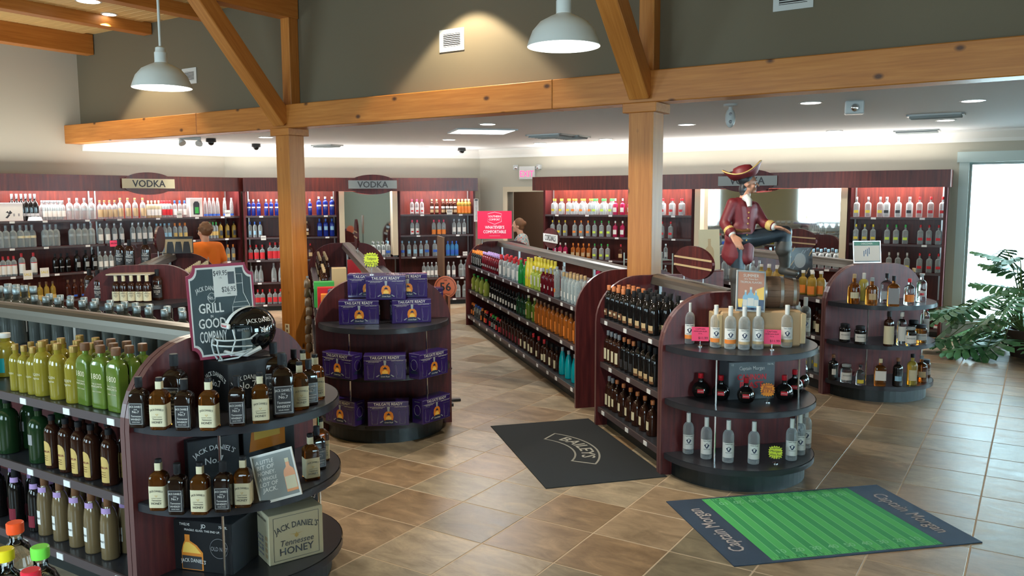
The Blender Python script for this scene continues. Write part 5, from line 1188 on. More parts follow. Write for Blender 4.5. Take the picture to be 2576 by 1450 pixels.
# ------------------------------------------------------------------ purple gift boxes
def pr_gift(w, h):
    a = MB(); y = -.0015
    a.text('TAILGATE READY', .024, 0, h*.835, y, 0, w*.70, .010); a.text('750 ML BOTTLE OF CROWN ROYAL', .006, -w*.26, h*.75, y, 0, w*.36, .004); a.text('DELUXE CANADIAN WHISKY', .006, -w*.26, h*.71, y, 0, w*.26, .004); a.text('2 PLASTIC TAILGATE CUPS', .006, w*.3, h*.75, y, 0, w*.3, .004)
    a.rect(-w*.5, w*.5, h*.96, h*.966, y); a.rect(-w*.5, w*.5, h*.785, h*.79, y)
    for cx in (-.115, .118):
        pts = [(cx-.034, h*.66), (cx+.034, h*.66), (cx+.022, h*.08), (cx-.022, h*.08)]; a.tube([(x, y, z) for x, z in pts], .0011, 4, 1, True)
        a.tube([(cx-.026, y, h*.6), (cx-.015, y, h*.2)], .0006, 4, 2)
    a.text('Crown Royal', .015, .002, h*.12, -.0035, 0, .07, .006, 0, .15)
    b = MB(); cx = .002; z0 = h*.2
    b.poly([(cx-.034, z0), (cx+.034, z0), (cx+.042, z0+.035), (cx+.036, z0+.065), (cx+.02, z0+.082), (cx-.02, z0+.082), (cx-.036, z0+.065), (cx-.042, z0+.035)], -.0018, 0)
    b.poly([(cx-.022, z0+.004), (cx+.022, z0+.004), (cx+.024, z0+.03), (cx, z0+.045), (cx-.024, z0+.03)], -.0022, 1); b.poly([(cx-.02, z0+.05), (cx+.02, z0+.05), (cx, z0+.07)], -.0022, 3)
    b.rect(cx-.009, cx+.009, z0+.082, z0+.105, -.002, 2); b.rect(cx-.011, cx+.011, z0+.105, z0+.122, -.002, 2)
    b.poly([(cx-.05, h*.06), (cx+.05, h*.06), (cx+.045, h*.2), (cx+.02, h*.25), (cx-.02, h*.25), (cx-.045, h*.2)], -.0028, 3)
    b.poly([(cx-.075, h*.15), (cx-.05, h*.22), (cx-.045, h*.2), (cx-.068, h*.12)], -.0028, 4); b.poly([(cx+.075, h*.15), (cx+.05, h*.22), (cx+.045, h*.2), (cx+.068, h*.12)], -.0028, 4)
    return [('bottle_print', b, ['pic_amber', 'pic_gold', 'silver', 'navy', 'silver']), ('lettering', a, ['white', 'silver', 'lilac'])]
def pr_gift_side(w, h):
    a = MB(); y = -.0015; N = 20
    a.tube([(.035*math.cos(2*math.pi*i/N)*(1+.06*(i % 2)), y, h*.55+.045*math.sin(2*math.pi*i/N)) for i in range(N)], .001, 4, 0, True)
    a.poly([(-.045, h*.28), (0, h*.36), (.045, h*.28), (.04, h*.2), (-.04, h*.2)], y, 1); a.text('CROWN ROYAL', .006, 0, h*.88, y, 0, w*.8, .004); return [('side_print', a, ['silver', 'navy'])]
mat('giftpurple', (.035, .018, .14), .18, coat=.5)
GB = {}
def gift(p, rz, lab):
    w, d, h = .345, .125, .212
    if not GB:
        GB['box'] = MB().box(-w/2, w/2, 0, d, 0, h, 0, .003).mesh('gift_box', ['giftpurple']); GB['p'] = [(n, m_.mesh(n, ms)) for n, m_, ms in pr_gift(w, h)]; GB['s'] = [(n, m_.mesh(n, ms)) for n, m_, ms in pr_gift_side(d, h)]
    o = link('gift_box', GB['box'], None, p, rz, label=lab, cat='gift box', group='purple tailgate gift boxes')
    for n, me in GB['p']: link(n, me, o)
    for n, me in GB['s']: link(n, me, o, (-w/2, d/2, 0), -math.pi/2); link(n, me, o, (w/2, d/2, 0), math.pi/2)
    return o
def giftpx(X0, X1, Ybot, z, lab, yaw=0):
    p = at((X0+X1)/2, Ybot, z); return gift(p, FBg.rz*.35+yaw, lab)
giftpx(850, 957, 817, z1, 'purple gift box standing front on the upper shelf beside the gap')
giftpx(987, 1086, 813, z1, 'purple gift box with blue window glare on the upper shelf', rad(12))
p = at(862, 790, z1); gift(Vector((p.x, p.y, z1))+Vector((.0, .17, 0)), FBg.rz*.35, 'purple gift box half hidden behind the front pair, post side')
p = at(1072, 785, z1); gift(Vector((p.x, p.y, z1))+Vector((-.02, .18, 0)), rad(12), 'purple gift box half hidden behind the glaring one')
z1b = z1+.2135
p = at(971, 817, z1); gift(Vector((p.x, p.y+.03, z1b)), FBg.rz*.2, 'purple gift box on top, bridging the two front boxes')
gift(Vector((p.x-.19, p.y+.19, z1b)), FBg.rz*.2, 'upper gift box behind the bridging one, post side')
gift(Vector((p.x+.17, p.y+.20, z1b)), FBg.rz*.4, 'upper gift box behind the bridging one, number sign side')
giftpx(914, 1023, 957, z2, 'purple gift box facing out in the middle of the second shelf')
gift(at(850, 957, z2)+Vector((-.02, .08, 0)), rad(-33), 'gift box turned aside on the second shelf, post side')
gift(at(1085, 950, z2)+Vector((.02, .04, 0)), rad(52), 'gift box turned aside on the second shelf, number sign side')
giftpx(922, 1033, 1072, z3, 'purple gift box facing out in the middle of the lowest shelf')
gift(at(858, 1072, z3)+Vector((-.02, .06, 0)), rad(-33), 'gift box turned aside on the lowest shelf, post side')
gift(at(1092, 1062, z3)+Vector((.02, .04, 0)), rad(52), 'gift box turned aside on the lowest shelf, number sign side')
put('evan_big', 1000, 798, z1, 'dark bottle in the gap between the purple front boxes')
def burst(p, rz, r, mt, lines, lab, ink='ink', foot=.06, rx=1, n=18):
    o = empty('burst_sign', p, rz, label=lab, cat='sign'); P = []
    for i in range(2*n): t = math.pi*i/n; q = r*(1.0 if i % 2 == 0 else .82); k = 1/max(abs(math.cos(t)), abs(math.sin(t)))**.5; P.append((q*math.cos(t)*k*.85*rx, foot+r+q*math.sin(t)*k*.85))
    MB().prism(P, 0, .0015, 'y').build('card', mt, o); a = MB()
    for i, (t, s) in enumerate(lines): a.text(t, s, 0, foot+r*1.45-i*r*.42, -.001, 0, r*1.35, .004, 0, .2)
    a.build('handwriting', ink, o)
    MB().tube([(0, .003, foot+.01), (0, .003, .006)], .0025, 6).lathe([(.022, 0), (.022, .004), (.004, .008)], 12, 0).build('clear_stand', 'chrome', o)
    return o
neonY = mat('neon_yellow', (.75, .85, .05), .6).name; neonO = mat('neon_orange', (1, .33, .03), .6).name; neonP = mat('neon_pink', (1, .08, .2), .6).name
p = at(945, 679, z1b+.2135); burst(Vector((p.x, p.y, z1b+.213)) if False else Vector((FBg.w(-.12, -.22).x, FBg.w(-.12, -.22).y, z1b+.2135)), 0, .08, neonY, [("Crown Royal's", .02), ('Tailgate', .02), ('Ready Pack', .02), ('$27.95', .03)], 'yellow burst price sign standing on the stacked gift boxes', foot=.05)
# ------------------------------------------------------------------ rum display
for kn, X, Yp, lab in (('rum_orange', 1714, 858, 'orange-banded rum bottle nearest the arched panel edge'), ('rum_orange', 1733, 864, 'orange-banded rum bottle beside the first pink card'), ('rum_orange', 1800, 873, 'orange-banded rum bottle just past the first pink card'), ('rum_orange', 1836, 877, 'orange-banded rum bottle below the tropical poster'),
    ('rum_brown', 1871, 879, 'tan-banded rum bottle centred in front of the wooden riser'), ('rum_brown', 1906, 878, 'tan-banded rum bottle just before the second pink card'), ('rum_brown', 1978, 873, 'tan-banded rum bottle just past the second pink card'), ('rum_white', 2004, 862, 'white rum bottle second from the curved shelf end'), ('rum_white', 2024, 846, 'white rum bottle at the curved end of the upper shelf'),
    ('rum_white', 2000, 838, 'white rum bottle in the rear row beside the barrel')):
    put(kn, X, Yp, z1+.001, lab)
for i, (X, Yp, lab) in enumerate(((1697, 1127, 'white rum bottle first on the lowest shelf by the aisle'), (1731, 1140, 'white rum bottle second on the lowest shelf by the aisle'), (1776, 1153, 'white rum bottle under the round black flasks'), (1831, 1162, 'white rum bottle centred on the lowest shelf edge'), (1895, 1166, 'white rum bottle just before the lime burst sign'),
    (1990, 1157, 'white rum bottle just past the lime burst sign'), (2011, 1143, 'white rum bottle at the curve beyond the lime burst'), (2026, 1126, 'white rum bottle near the lowest shelf end'), (2012, 1112, 'white rum bottle behind the last ones, lowest shelf'))): put('rum_white', X, Yp, z3+.001, lab)
def ball(X, Yp, lab):
    p = at(X, Yp, z2); o = empty('ball_bottle', p, facecam(p), label=lab, cat='bottle'); k = .056
    MB().lathe([(.03, 0), (.05, .012), (.063, .04), (.065, .058), (.061, .08), (.045, .105), (.02, .122), (.016, .15), (.016, .16)], 22).build('glass_body', 'd_black', o)
    MB().lathe([(.019, .148), (.020, .15), (.02, .182), (.017, .186)], 16).build('cap', mat('capred', (.5, .01, .02), .25).name, o)
    MB().box(-.024, .024, -.0655, -.060, .045, .075, 0, .002).build('label', 'red', o); a = MB(); a.text('CANNON BLAST', .008, 0, .057, -.0662, 0, .042, .006); a.build('lettering', 'white', o)
for X, Yp, l in ((1720, 985, 'first round black flask on the middle shelf by the aisle'), (1762, 1000, 'second round black flask on the middle shelf'), (1813, 1006, 'round black flask in front of the carton edge'), (1876, 1013, 'round black flask beside the orange burst sign'), (1972, 1006, 'round black flask just past the orange burst sign'), (1998, 990, 'round black flask on the shelf curve'), (2014, 975, 'round black flask near the shelf end'), (1999, 955, 'rear round black flask with red cap behind the curve'), (2012, 948, 'rearmost round black flask by the panel')): ball(X, Yp, l)
def pr_cannon(w, h):
    a = MB(); a.text('Captain Morgan', .034, 0, h*.78, -.002, 0, w*.55, .008); a.text('750 ML', .012, w*.4, h*.9, -.002, 0, .05); a.text('12', .014, -w*.42, h*.9, -.002)
    b = MB(); b.text('CANNON', .05, 0, h*.52, -.002, 0, w*.62, .03); b.text('BLAST', .05, 0, h*.3, -.002, 0, w*.5, .03); return [('lettering', a, ['white']), ('red_lettering', b, ['red'])]
p = at(1902, 995, z2); c = FA2.w(.02, -.24, z2); carton('carton', 'dark grey rum carton with red letters on the middle shelf', c, FA2.rz+rad(-6), .36, .18, .285, mat('carton_grey', (.06, .07, .08), .4).name, pr_cannon)
def pinkcard(X, Yp, z, lab):
    p = at(X, Yp, z); o = empty('price_card', p, facecam(p)*.8, label=lab, cat='price card')
    MB().box(-.062, .062, 0, .0012, .04, .145).build('card', neonP, o); a = MB()
    for t, s, zz in (('CAPTAIN', .012, .125), ('MORGAN RUM', .01, .108), ('750 ML', .007, .092), ('$11.99', .018, .055)): a.text(t, s, .02 if '$' in t else 0, zz, -.001, 0, .1, .006)
    a.build('lettering', 'maroon', o); MB().lathe([(.02, 0), (.02, .004), (.004, .012), (.004, .042)], 12).build('clear_stand', 'chrome', o)
pinkcard(1761, 872, z1, 'pink price card between the orange-banded bottles'); pinkcard(1941, 880, z1, 'pink price card before the rum bottles at the riser corner')
p = at(1930, 1012, z2); burst(p, facecam(p)*.8, .062, neonO, [('Cannon', .024), ('Blast', .024), ('$19.75', .026)], 'orange burst sign among the round black flasks', 'maroon', .03)
p = at(1950, 1166, z3); burst(p, facecam(p)*.8, .06, neonY, [('Captain', .018), ('Morgan', .018), ('White Rum', .018), ('$11.99', .02)], 'lime burst sign on the lowest shelf of the rum display', 'ink', .02)
rz_ = .265
o = MB().box(-.30, .30, 0, .21, 0, rz_, 0, .012).build('wooden_riser', mat('riser', (.55, .36, .2), .6).name, None, FA2.w(.045, -.31, z1), rad(3), label='tan wooden riser block under the statue and barrel', cat='riser')
for s in (-1, 1): MB().box(-.02, .02, -.01, .21, .02, rz_-.02, 0, .006).build('side_moulding', 'tan', o, (s*.31, 0, 0))
def pr_trop(w, h):
    b = MB(); b.rect(-w*.46, w*.46, h*.04, h*.96, -.001, 0); b.rect(-w*.46, w*.46, h*.04, h*.3, -.0014, 1); b.poly([(0, h*.3), (w*.46, h*.3), (w*.46, h*.62), (w*.2, h*.55)], -.0014, 2)
    for i in range(3): bottle_pic(b, (-.2+.2*i)*w*.9, h*.1, h*(.42+.08*(i == 1)), 3, 4, 4, -.002-.0006*(i == 1))
    b.poly([(-w*.42, h*.1), (-w*.3, h*.1), (-w*.27, h*.3), (-w*.45, h*.3)], -.0032, 2)
    a = MB(); a.text('SUMMER', .022, 0, h*.84, -.002, 0, w*.6, .006); a.text("-It's Time for-", .014, 0, h*.77, -.002, 0, w*.6, .004); a.text('TROPICAL FLAVORS', .018, 0, h*.69, -.002, 0, w*.75, .012); return [('picture', b, ['pic_dusk', 'navy', 'pic_gold', 'ltblue', 'white']), ('lettering', a, ['white'])]
mat('pic_dusk', (.45, .2, .13), .4)
c = FA2.w(-.05, -.31, z1+rz_); panel('framed_poster', 'silver-framed tropical flavours poster leaning before the statue', c, FA2.rz-rad(10), .215, .30, .01, 'white', 10, frame=.008, frame_mt='silver', prints=pr_trop, roll=4)
# ------------------------------------------------------------------ whiskey display by the plant
for kn, X, Yp, z, lab in (('w_tear', 2147, 764, z1, 'teardrop amber bottle first on the upper whiskey shelf'), ('w_yellow', 2171, 757, z1, 'yellow bottle half hidden behind the round amber ones'), ('w_round', 2192, 768, z1, 'round-shouldered amber bottle with tag on the upper shelf'), ('w_clearflask', 2229, 762, z1, 'clear flask-shaped bottle behind the grey-labelled one'),
    ('w_flask', 2246, 771, z1, 'flat amber bottle with tall grey label on the upper shelf'), ('w_red', 2286, 768, z1, 'small bottle with red and orange label on the upper shelf'), ('w_tear', 2296, 744, z1, 'amber bottle in the rear of the upper whiskey shelf'), ('w_clearred', 2316, 760, z1, 'clear bottle with red mark at the upper shelf end'),
    ('jar_dark', 2124, 860, z2, 'dark jar nearest the panel on the middle whiskey shelf'), ('jar_dark', 2163, 866, z2, 'dark jar with tilted tag second on the middle shelf'), ('cream_label', 2234, 871, z2, 'tall dark bottle with long cream label, middle shelf'), ('clear_wl', 2266, 869, z2, 'tall clear bottle with white label, middle shelf'), ('jar_clear', 2289, 870, z2, 'clear jar beside the tall clear bottle, middle shelf'), ('jar_dark', 2297, 850, z2, 'black jar behind the clear jar, middle shelf'), ('jar_amber', 2316, 862, z2, 'amber jar at the end of the middle shelf'), ('clear_wl', 2325, 846, z2, 'clear bottle behind the amber jar at the shelf end'),
    ('diamond', 2095, 955, z3, 'dark bottle with white diamond label, lowest whiskey shelf'), ('jar_clear', 2128, 962, z3, 'pale jar beside the diamond-labelled bottle'), ('small_clear', 2163, 969, z3, 'small clear bottle with yellow label, lowest whiskey shelf'), ('amber_wl', 2213, 971, z3, 'square amber bottle with white label, lowest whiskey shelf'), ('dark_blue', 2257, 972, z3, 'dark bottle with small blue label, lowest whiskey shelf'), ('straw_wl', 2293, 968, z3, 'pale gold bottle with cream label, lowest whiskey shelf'), ('w_round', 2316, 962, z3, 'round amber bottle at the lowest shelf end'), ('jar_amber', 2326, 948, z3, 'amber jar behind the last bottle, lowest shelf')):
    put(kn, X, Yp, z, lab, scale=1.22)
def pr_acr(w, h):
    b = MB(); b.rect(-w*.46, w*.46, h*.1, h*.78, -.001, 0); b.rect(-w*.46, w*.46, h*.8, h*.96, -.001, 1)
    for i in range(4): b.rect(-.04+.02*i, -.03+.02*i, h*(.3+.1*(i % 2)), h*(.55+.05*i), -.0015, 2)
    a = MB(); a.text('DISCOVER', .02, 0, h*.84, -.002, 0, w*.5); return [('picture', b, ['white', 'darkgreen', 'navy']), ('lettering', a, ['white'])]
c = FE.w(-.08, .02, 1.385); panel('acrylic_sign', 'glossy acrylic sign standing over the arched whiskey panel', c, FE.rz-rad(8), .31, .235, .008, 'silver', 8, frame=.006, frame_mt='chrome', prints=pr_acr)
def pr_photo(w, h):
    b = MB(); r_ = random.Random(3)
    for i in range(26): x = r_.uniform(-.42, .42)*w; z = r_.uniform(.05, .95)*h; l = r_.uniform(.02, .06); b.poly([(x, z), (x+l*.7, z+l), (x+l*.7+.006, z+l-.004), (x+.006, z-.004)], -.001, i % 2)
    N = 24; b.poly([(w*.05+.07*math.cos(2*math.pi*i/N), h*.72+.085*math.sin(2*math.pi*i/N)) for i in range(N)], -.0015, 0); return [('picture', b, ['silver', 'tan'])]
c = FE.w(-.50, .62, 1.0); panel('display_board', 'dark photo board standing on the whiskey gondola shelf', c, FE.rz+rad(-4), .34, .52, .02, 'ink', 4, prints=pr_photo)
c = FE.w(-.1, 2.3, 1.39); 
# ------------------------------------------------------------------ bourbon display at the back left
for X, Yp, lab in ((228, 752, 'large black bourbon bottle half hidden at the panel edge'), (249, 757, 'large black bourbon bottle before the cream-capped cluster'), (270, 750, 'black bourbon bottle touching the cream-capped cluster'), (398, 755, 'large black bourbon bottle just past the cream-capped cluster'), (441, 750, 'black bourbon bottle beside the notched sign'), (452, 744, 'last black bourbon bottle behind the notched sign')):
    put('evan_big', X, Yp, z1, lab)
for r_, (n, X0, X1, Yp) in enumerate(((5, 294, 372, 760), (5, 290, 376, 752), (5, 300, 388, 744))):
    for i in range(n): put('evan_white', X0+(X1-X0)*i/(n-1), Yp, z1, '%s cream-capped bourbon bottle from the panel edge, %s of the cluster' % (ORD[i], ('front', 'middle row', 'rear')[r_]), group='cream-capped bourbon cluster')
o = MB().box(-.23, .23, -.12, .12, 0, .015, 0, .002).build('display_plank', mat('plank_tan', (.5, .44, .34), .6).name, None, (*at(336, 757, z1).xy, z1+.2865), FC.rz*.3, label='pale plank resting on the cream-capped bottles', cat='board')
for X, Yp, lab in ((303, 672, 'black bourbon bottle at one end of the pale plank'), (328, 675, 'black bourbon bottle in front on the pale plank'), (368, 671, 'black bourbon bottle standing apart on the pale plank')):
    p = at(X, Yp, z1+.302); q = at(336, 757, z1); d = Vector((p.x-q.x, p.y-q.y)); put('evan_big', X, Yp, z1+.302, lab, scale=.98)
# ------------------------------------------------------------------ floor mats
def quadfit(pts):   # plan corners a,b,c,d -> centre, size, angle
    a, b, c, d = [Vector((p.x, p.y)) for p in pts]; ctr = (a+b+c+d)/4; ex = ((b-a)+(c-d))/2; ey = ((a-d)+(b-c))/2; return ctr, ex.length, ey.length, math.atan2(ex.y, ex.x)
c, w, h, ang = quadfit([at(1237, 1073, 0), at(1482, 1055, 0), at(1675, 1200, 0), at(1370, 1232, 0)])
mat('mat_black', (.008, .011, .014), .9); mat('mat_grey', (.36, .36, .33), .9)
o = empty('door_mat', (c.x, c.y, 0), ang, label='black floor mat with a grey arched name banner', cat='mat')
MB().box(-w/2, w/2, -h/2, h/2, .0005, .006, 0, .0).build('mat_body', 'mat_black', o)
def flat(mb, name, mt, par, z=.0068, M_=None):
    mb.v = [(*((M_ @ Vector((p[0], p[2], 0))).to_tuple()[:2] if M_ else (p[0], p[2])), z-p[1]) for p in mb.v]; return mb.build(name, mt, par)
# the banner: an arc facing the far edge, letters along it
Rr = .36; band = .15; N = 26; a0, a1 = rad(-42), rad(42)
def arcpt(t, r): return (r*math.sin(t), r*math.cos(t))
bd_ = MB(); outp = [arcpt(a0+(a1-a0)*i/N, Rr+band) for i in range(N+1)]; inn = [arcpt(a0+(a1-a0)*i/N, Rr) for i in range(N+1)]
def strip(mb, P, wd=.012):
    n = len(P)
    for i in range(n):
        p, q = Vector(P[i]), Vector(P[(i+1) % n]); d = (q-p).normalized(); nn = Vector((-d.y, d.x))*wd/2
        mb.add([(*(p+nn-d*wd*.3), 0), (*(q+nn+d*wd*.3), 0), (*(q-nn+d*wd*.3), 0), (*(p-nn-d*wd*.3), 0)], [(0, 1, 2, 3)])
bm_ = MB(); strip(bm_, outp+inn[::-1]); bm_.v = [(p[0], 0, p[1]) for p in bm_.v]
tx_ = MB(); tx_.text('BAILEYS', .085, 0, 0, 0, 0, .62*1.0, .018, Rr+band*.28)
tx_.v = [(p[0], p[1], p[2]+Rr+band*.28) for p in tx_.v]
pB1 = at(1375, 1100, 0); pB2 = at(1485, 1155, 0); pB0 = at(1478, 1110, 0)
mid = Vector((c.x, c.y)); rot = rad(-52)-ang*0
# banner apex (outer middle) sits near px (1478,1108); chord ends at (1375,1100) and (1470,1165)
e0 = at(1383, 1100, 0).xy; e1 = at(1468, 1166, 0).xy; chord = e1-e0; sc_ = chord.length/(2*(Rr+band/2)*math.sin(a1)); th = math.atan2(chord.y, chord.x); cm = (e0+e1)/2
ctr = cm-Vector((-math.sin(th), math.cos(th)))*(Rr+band/2)*math.cos(a1)*sc_
Mt = Matrix.Rotation(-ang, 4, 'Z') @ Matrix.Translation((ctr.x-c.x, ctr.y-c.y, 0)) @ Matrix.Rotation(th, 4, 'Z') @ Matrix.Scale(sc_, 4)
flat(bm_, 'banner_outline', 'mat_grey', o, M_=Mt); flat(tx_, 'lettering', 'mat_grey', o, M_=Mt)
# football mat
c, w, h, ang = quadfit([at(1680, 1262, 0), at(2210, 1223, 0), at(2465, 1365, 0), at(1842, 1430, 0)])
o = empty('door_mat', (c.x, c.y, 0), ang, label='green football field floor mat with dark end zones', cat='mat')
mat('mat_navy', (.016, .03, .055), .85); mat('mat_g1', (.07, .42, .12), .85); mat('mat_g2', (.03, .27, .09), .85); mat('mat_line', (.16, .5, .22), .85); mat('mat_text', (.42, .38, .38), .85); mat('mat_num', (.2, .55, .3), .85)
MB().box(-w/2, w/2, -h/2, h/2, .0005, .006).build('mat_body', 'mat_navy', o)
e = .155*w; g = MB(); n = 20; x0 = -w/2+e; x1 = w/2-e
for i in range(n):
    a_, b_ = x0+(x1-x0)*i/n, x0+(x1-x0)*(i+1)/n; g.rect(a_, b_, -h/2+.02, h/2-.02, 0, i % 2)
flat(g, 'field_stripes', ['mat_g1', 'mat_g2'], o)
g = MB()
for i in range(1, 60):
    x = x0+(x1-x0)*i/60
    for zz in (-h/2+.03, h/2-.06): g.rect(x-.0025, x+.0025, zz, zz+.025, 0)
for i in range(1, 20): x = x0+(x1-x0)*i/20; g.rect(x-.003, x+.003, -h/2+.02, h/2-.02, 0)
flat(g, 'yard_lines', 'mat_line', o, .0072)
g = MB()
for i, t in enumerate(('10', '20', '30', '40', '50', '40', '30', '20', '10')):
    x = x0+(x1-x0)*(i+1)/10; g.text(t, .05, x, -h/2+.10, 0, 0, .09, .012); b = len(g.v); g.text(t, .05, 0, 0, 0, 0, .09, .012); g.v[b:] = [(x-p[0], p[1], h/2-.10-p[2]) for p in g.v[b:]]
flat(g, 'yard_numbers', 'mat_num', o, .0076)
for s in (-1, 1):
    g = MB(); g.text('Captain Morgan', .12, 0, -.04, 0, 0, h*.66, .012); xx = s*(w/2-e*.5)
    g.v = [(xx+s*p[2], p[1], -s*p[0]) for p in g.v]; flat(g, 'lettering', 'mat_text', o, .0072)
# ------------------------------------------------------------------ small signs and boxes around the shop
def tiny(fr, X, yl, z, w, h, mt, text, lab, inkm='ink', name='price_card'):
    x = fr.sx(X, yl, z); p = fr.w(x, yl, z); o = MB().box(-w/2, w/2, 0, .002, 0, h).build(name, mt, None, p, fr.rz, label=lab, cat='price card'); a = MB()
    a.text(text, h*.3, 0, h*.4, -.001, 0, w*.8); a.build('lettering', inkm, o)
tiny(FL, 287, -.02, T2-.05, .13, .10, neonP, 'SPECIAL', 'red price card on the second wall shelf near the bourbon display')
tiny(FL, 71, -.02, T3-.06, .13, .14, 'white', 'SALE', 'yellow-centred sale card nearest the frame edge, third shelf', 'yellow'); tiny(FL, 113, -.02, T3-.04, .13, .14, 'white', 'SALE', 'yellow-centred sale card second on the third shelf', 'yellow')
tiny(FL, 452, -.02, T1-.01, .10, .12, 'white', 'NEW', 'white price card before the blue-capped bottles'); tiny(FL, 573, -.02, T1-.01, .11, .12, 'white', 'NEW', 'white price card at the end of the lit top shelf')
tiny(FB, 1131, -.02, T1-.01, .11, .10, 'white', 'NEW', 'white price card on the top back shelf past the mirror'); tiny(FB, 663, -.02, T2-.05, .09, .08, 'white', 'NEW', 'small white card on the second back shelf near the post'); tiny(FB, 1170, .0, T3+.0, .09, .08, 'white', 'NEW', 'small white and red card alone on the third back shelf')
x = FL.sx(24, .06, T1); carton('carton', 'white gift carton with a dark flower picture at the top shelf end', FL.w(x, .02, T1), FL.rz, .36, .12, .27, 'white', lambda w, h: [('picture', (lambda b: (b.poly([(-.07, .05), (-.02, .1), (0, .09), (-.04, .04)], -.002), b.poly([(-.03, .1), (.0, .16), (.03, .12), (0, .1)], -.002), b.poly([(-.06, .13), (-.03, .15), (-.01, .11)], -.002), b)[-1])(MB()), ['ink'])])
x = FL.sx(492, .06, T1); carton('gift_carton', 'white gift carton with a green bottle window on the top shelf', FL.w(x, .02, T1), FL.rz, .24, .12, .33, 'white', lambda w, h: [('window_print', (lambda b: (b.poly([(-.06, .04), (.06, .04), (.06, .23), (.03, .27), (-.03, .27), (-.06, .23)], -.002, 0), b.rect(-.03, .04, .06, .17, -.003, 1), b)[-1])(MB()), ['ink', 'green'])])
x = FL.sx(92, -.05, T1); o = link('round_tag', MB().lathe([(.001, 0), (.1, .0), (.085, .05), (.03, .06)], 20).mesh('round_tag', ['white']), None, FL.w(x, -.0, T1), 0, label='small white dome-shaped object on the top shelf edge', cat='ornament')
# picture board on the short gondola
def pr_people(w, h):
    b = MB(); b.rect(-w*.48, w*.48, h*.04, h*.85, -.001, 0)
    for i in range(3): x = -.07+.1*i; b.poly([(x-.05, h*.04), (x+.05, h*.04), (x+.04, h*.5), (x+.03, h*.7), (x-.03, h*.7), (x-.04, h*.5)], -.0015, 1)
    bottle_pic(b, -w*.38, h*.08, h*.6, 2, 3, 1, -.002); return [('picture', b, ['tan', 'ink', 'grey', 'silver'])]
x = FC.w(.18, 2.2, 1.39); panel('picture_board', 'dim picture board on the far rail beside the orange shirt', FC.w(FC.sx(443, 1.8, 1.45), 1.8, 1.385), FC.rz*.8, .42, .22, .02, 'ink', 0, prints=pr_people)
# red promotional flag sign on its clip
def pr_flag(w, h):
    a = MB(); a.text('SOUTHERN', .032, 0, h*.77, -.002, 0, w*.36, .008, cond=True); a.text('COMFORT', .032, 0, h*.66, -.002, 0, w*.33, .008, cond=True); a.text("WHATEVER'S", .048, 0, h*.36, -.002, 0, w*.56, .014, cond=True); a.text('COMFORTABLE', .048, 0, h*.20, -.002, 0, w*.66, .014, cond=True); a.rect(-w*.16, w*.16, h*.1, h*.105, -.002)
    P = [(0, h*.96), (w*.2, h*.9), (w*.2, h*.62), (0, h*.52), (-w*.2, h*.62), (-w*.2, h*.9)]; a.tube([(x, -.002, z) for x, z in P], .003, 4, 0, True); return [('lettering', a, ['white'])]
mat('flagred', (.75, .01, .06), .5)
p = FA.w(-.32, 5.35, 0); X = 1245; q = at(X, 470, 2.1+.12); d = 13.4; px_ = (1245-1288)/2080*13.2
o = panel('hanging_sign', 'red promotional sign clipped above the cordial gondola end', (px_, 13.2, 1.44), facecam((px_, 13.2)), .545, .44, .004, 'flagred', 0, prints=pr_flag)
MB().tube([(-.2, .01, .03), (-.2, .01, -.08), (-.27, .03, -.1)], .008).build('clip_arm', 'chrome', o)
# extinguisher sign
p = FB.w(FB.sx(1198, -.03, 1.85), -.03, 1.62); o = MB().box(-.045, .045, 0, .005, 0, .45).build('vertical_sign', 'white', None, p, FB.rz, label='narrow vertical extinguisher sign at the back shelving corner', cat='sign'); a = MB()
for i, ch in enumerate('EXTINGUISHER'): a.text(ch, .026, 0, .38-i*.031, -.001)
a.rect(-.03, .03, .41, .44, -.001); a.build('lettering', 'ink', o)
# football yard stand with the round number sign
fs = FBg.w(.70, .75, 0); o = empty('promo_stand', (fs.x, fs.y, 0), FBg.rz+math.pi/2, label='football yard-marker stand with round copper number sign', cat='display stand')
MB().box(-.22, .22, -.03, .03, 0, .03).box(-.03, .03, -.14, .14, 0, .025).build('foot', 'black_plastic', o)
b = MB().box(-.2, .2, -.012, .012, .03, 1.12).build('board', mat('board_brown', (.35, .13, .07), .5).name, o)
g = MB().rect(-.17, .17, .28, 1.08, -.013).build('field_print', mat('board_green', (.01, .10, .03), .6).name, b); a = MB()
for i in range(12): a.rect(-.17, .0, .31+i*.066, .314+i*.066, -.0135)
a.text('56', .08, -.05, .62, -.0135); a.rect(-.17, .17, .08, .085, -.0135); a.build('yard_print', 'silver', b)
for z in (.35, .75): MB().tube([(.205, 0, z), (.225, 0, z), (.225, 0, z+.07), (.205, 0, z+.07)], .006).build('side_handle', 'black_plastic', o)
ds = MB(); N = 40; ds.prism([(.115*math.cos(2*math.pi*i/N), 1.19+.115*math.sin(2*math.pi*i/N)) for i in range(N)], -.012, .0, 'y'); d_ = ds.build('round_sign', mat('copper_sign', (.62, .17, .09), .4).name, o, (0, 0, 0), -math.pi/2-FBg.rz+0*rad(5))
a = MB(); a.tube([(.1*math.cos(2*math.pi*i/N), -.014, 1.19+.1*math.sin(2*math.pi*i/N)) for i in range(N)], .002, 4, 0, True); a.text('56', .085, 0, 1.155, -.0135, 0, .13, .02); a.text('THE', .014, 0, 1.255, -.0135); a.text('FREQUENCY', .012, 0, 1.115, -.0135, 0, .1); a.build('lettering', 'ink', d_)
c = Vector((-.86, 10.0)); o = empty('placard', (c.x, c.y, 0), FBg.rz+math.pi/2, label='tall narrow brown placard standing beyond the round number sign', cat='sign')
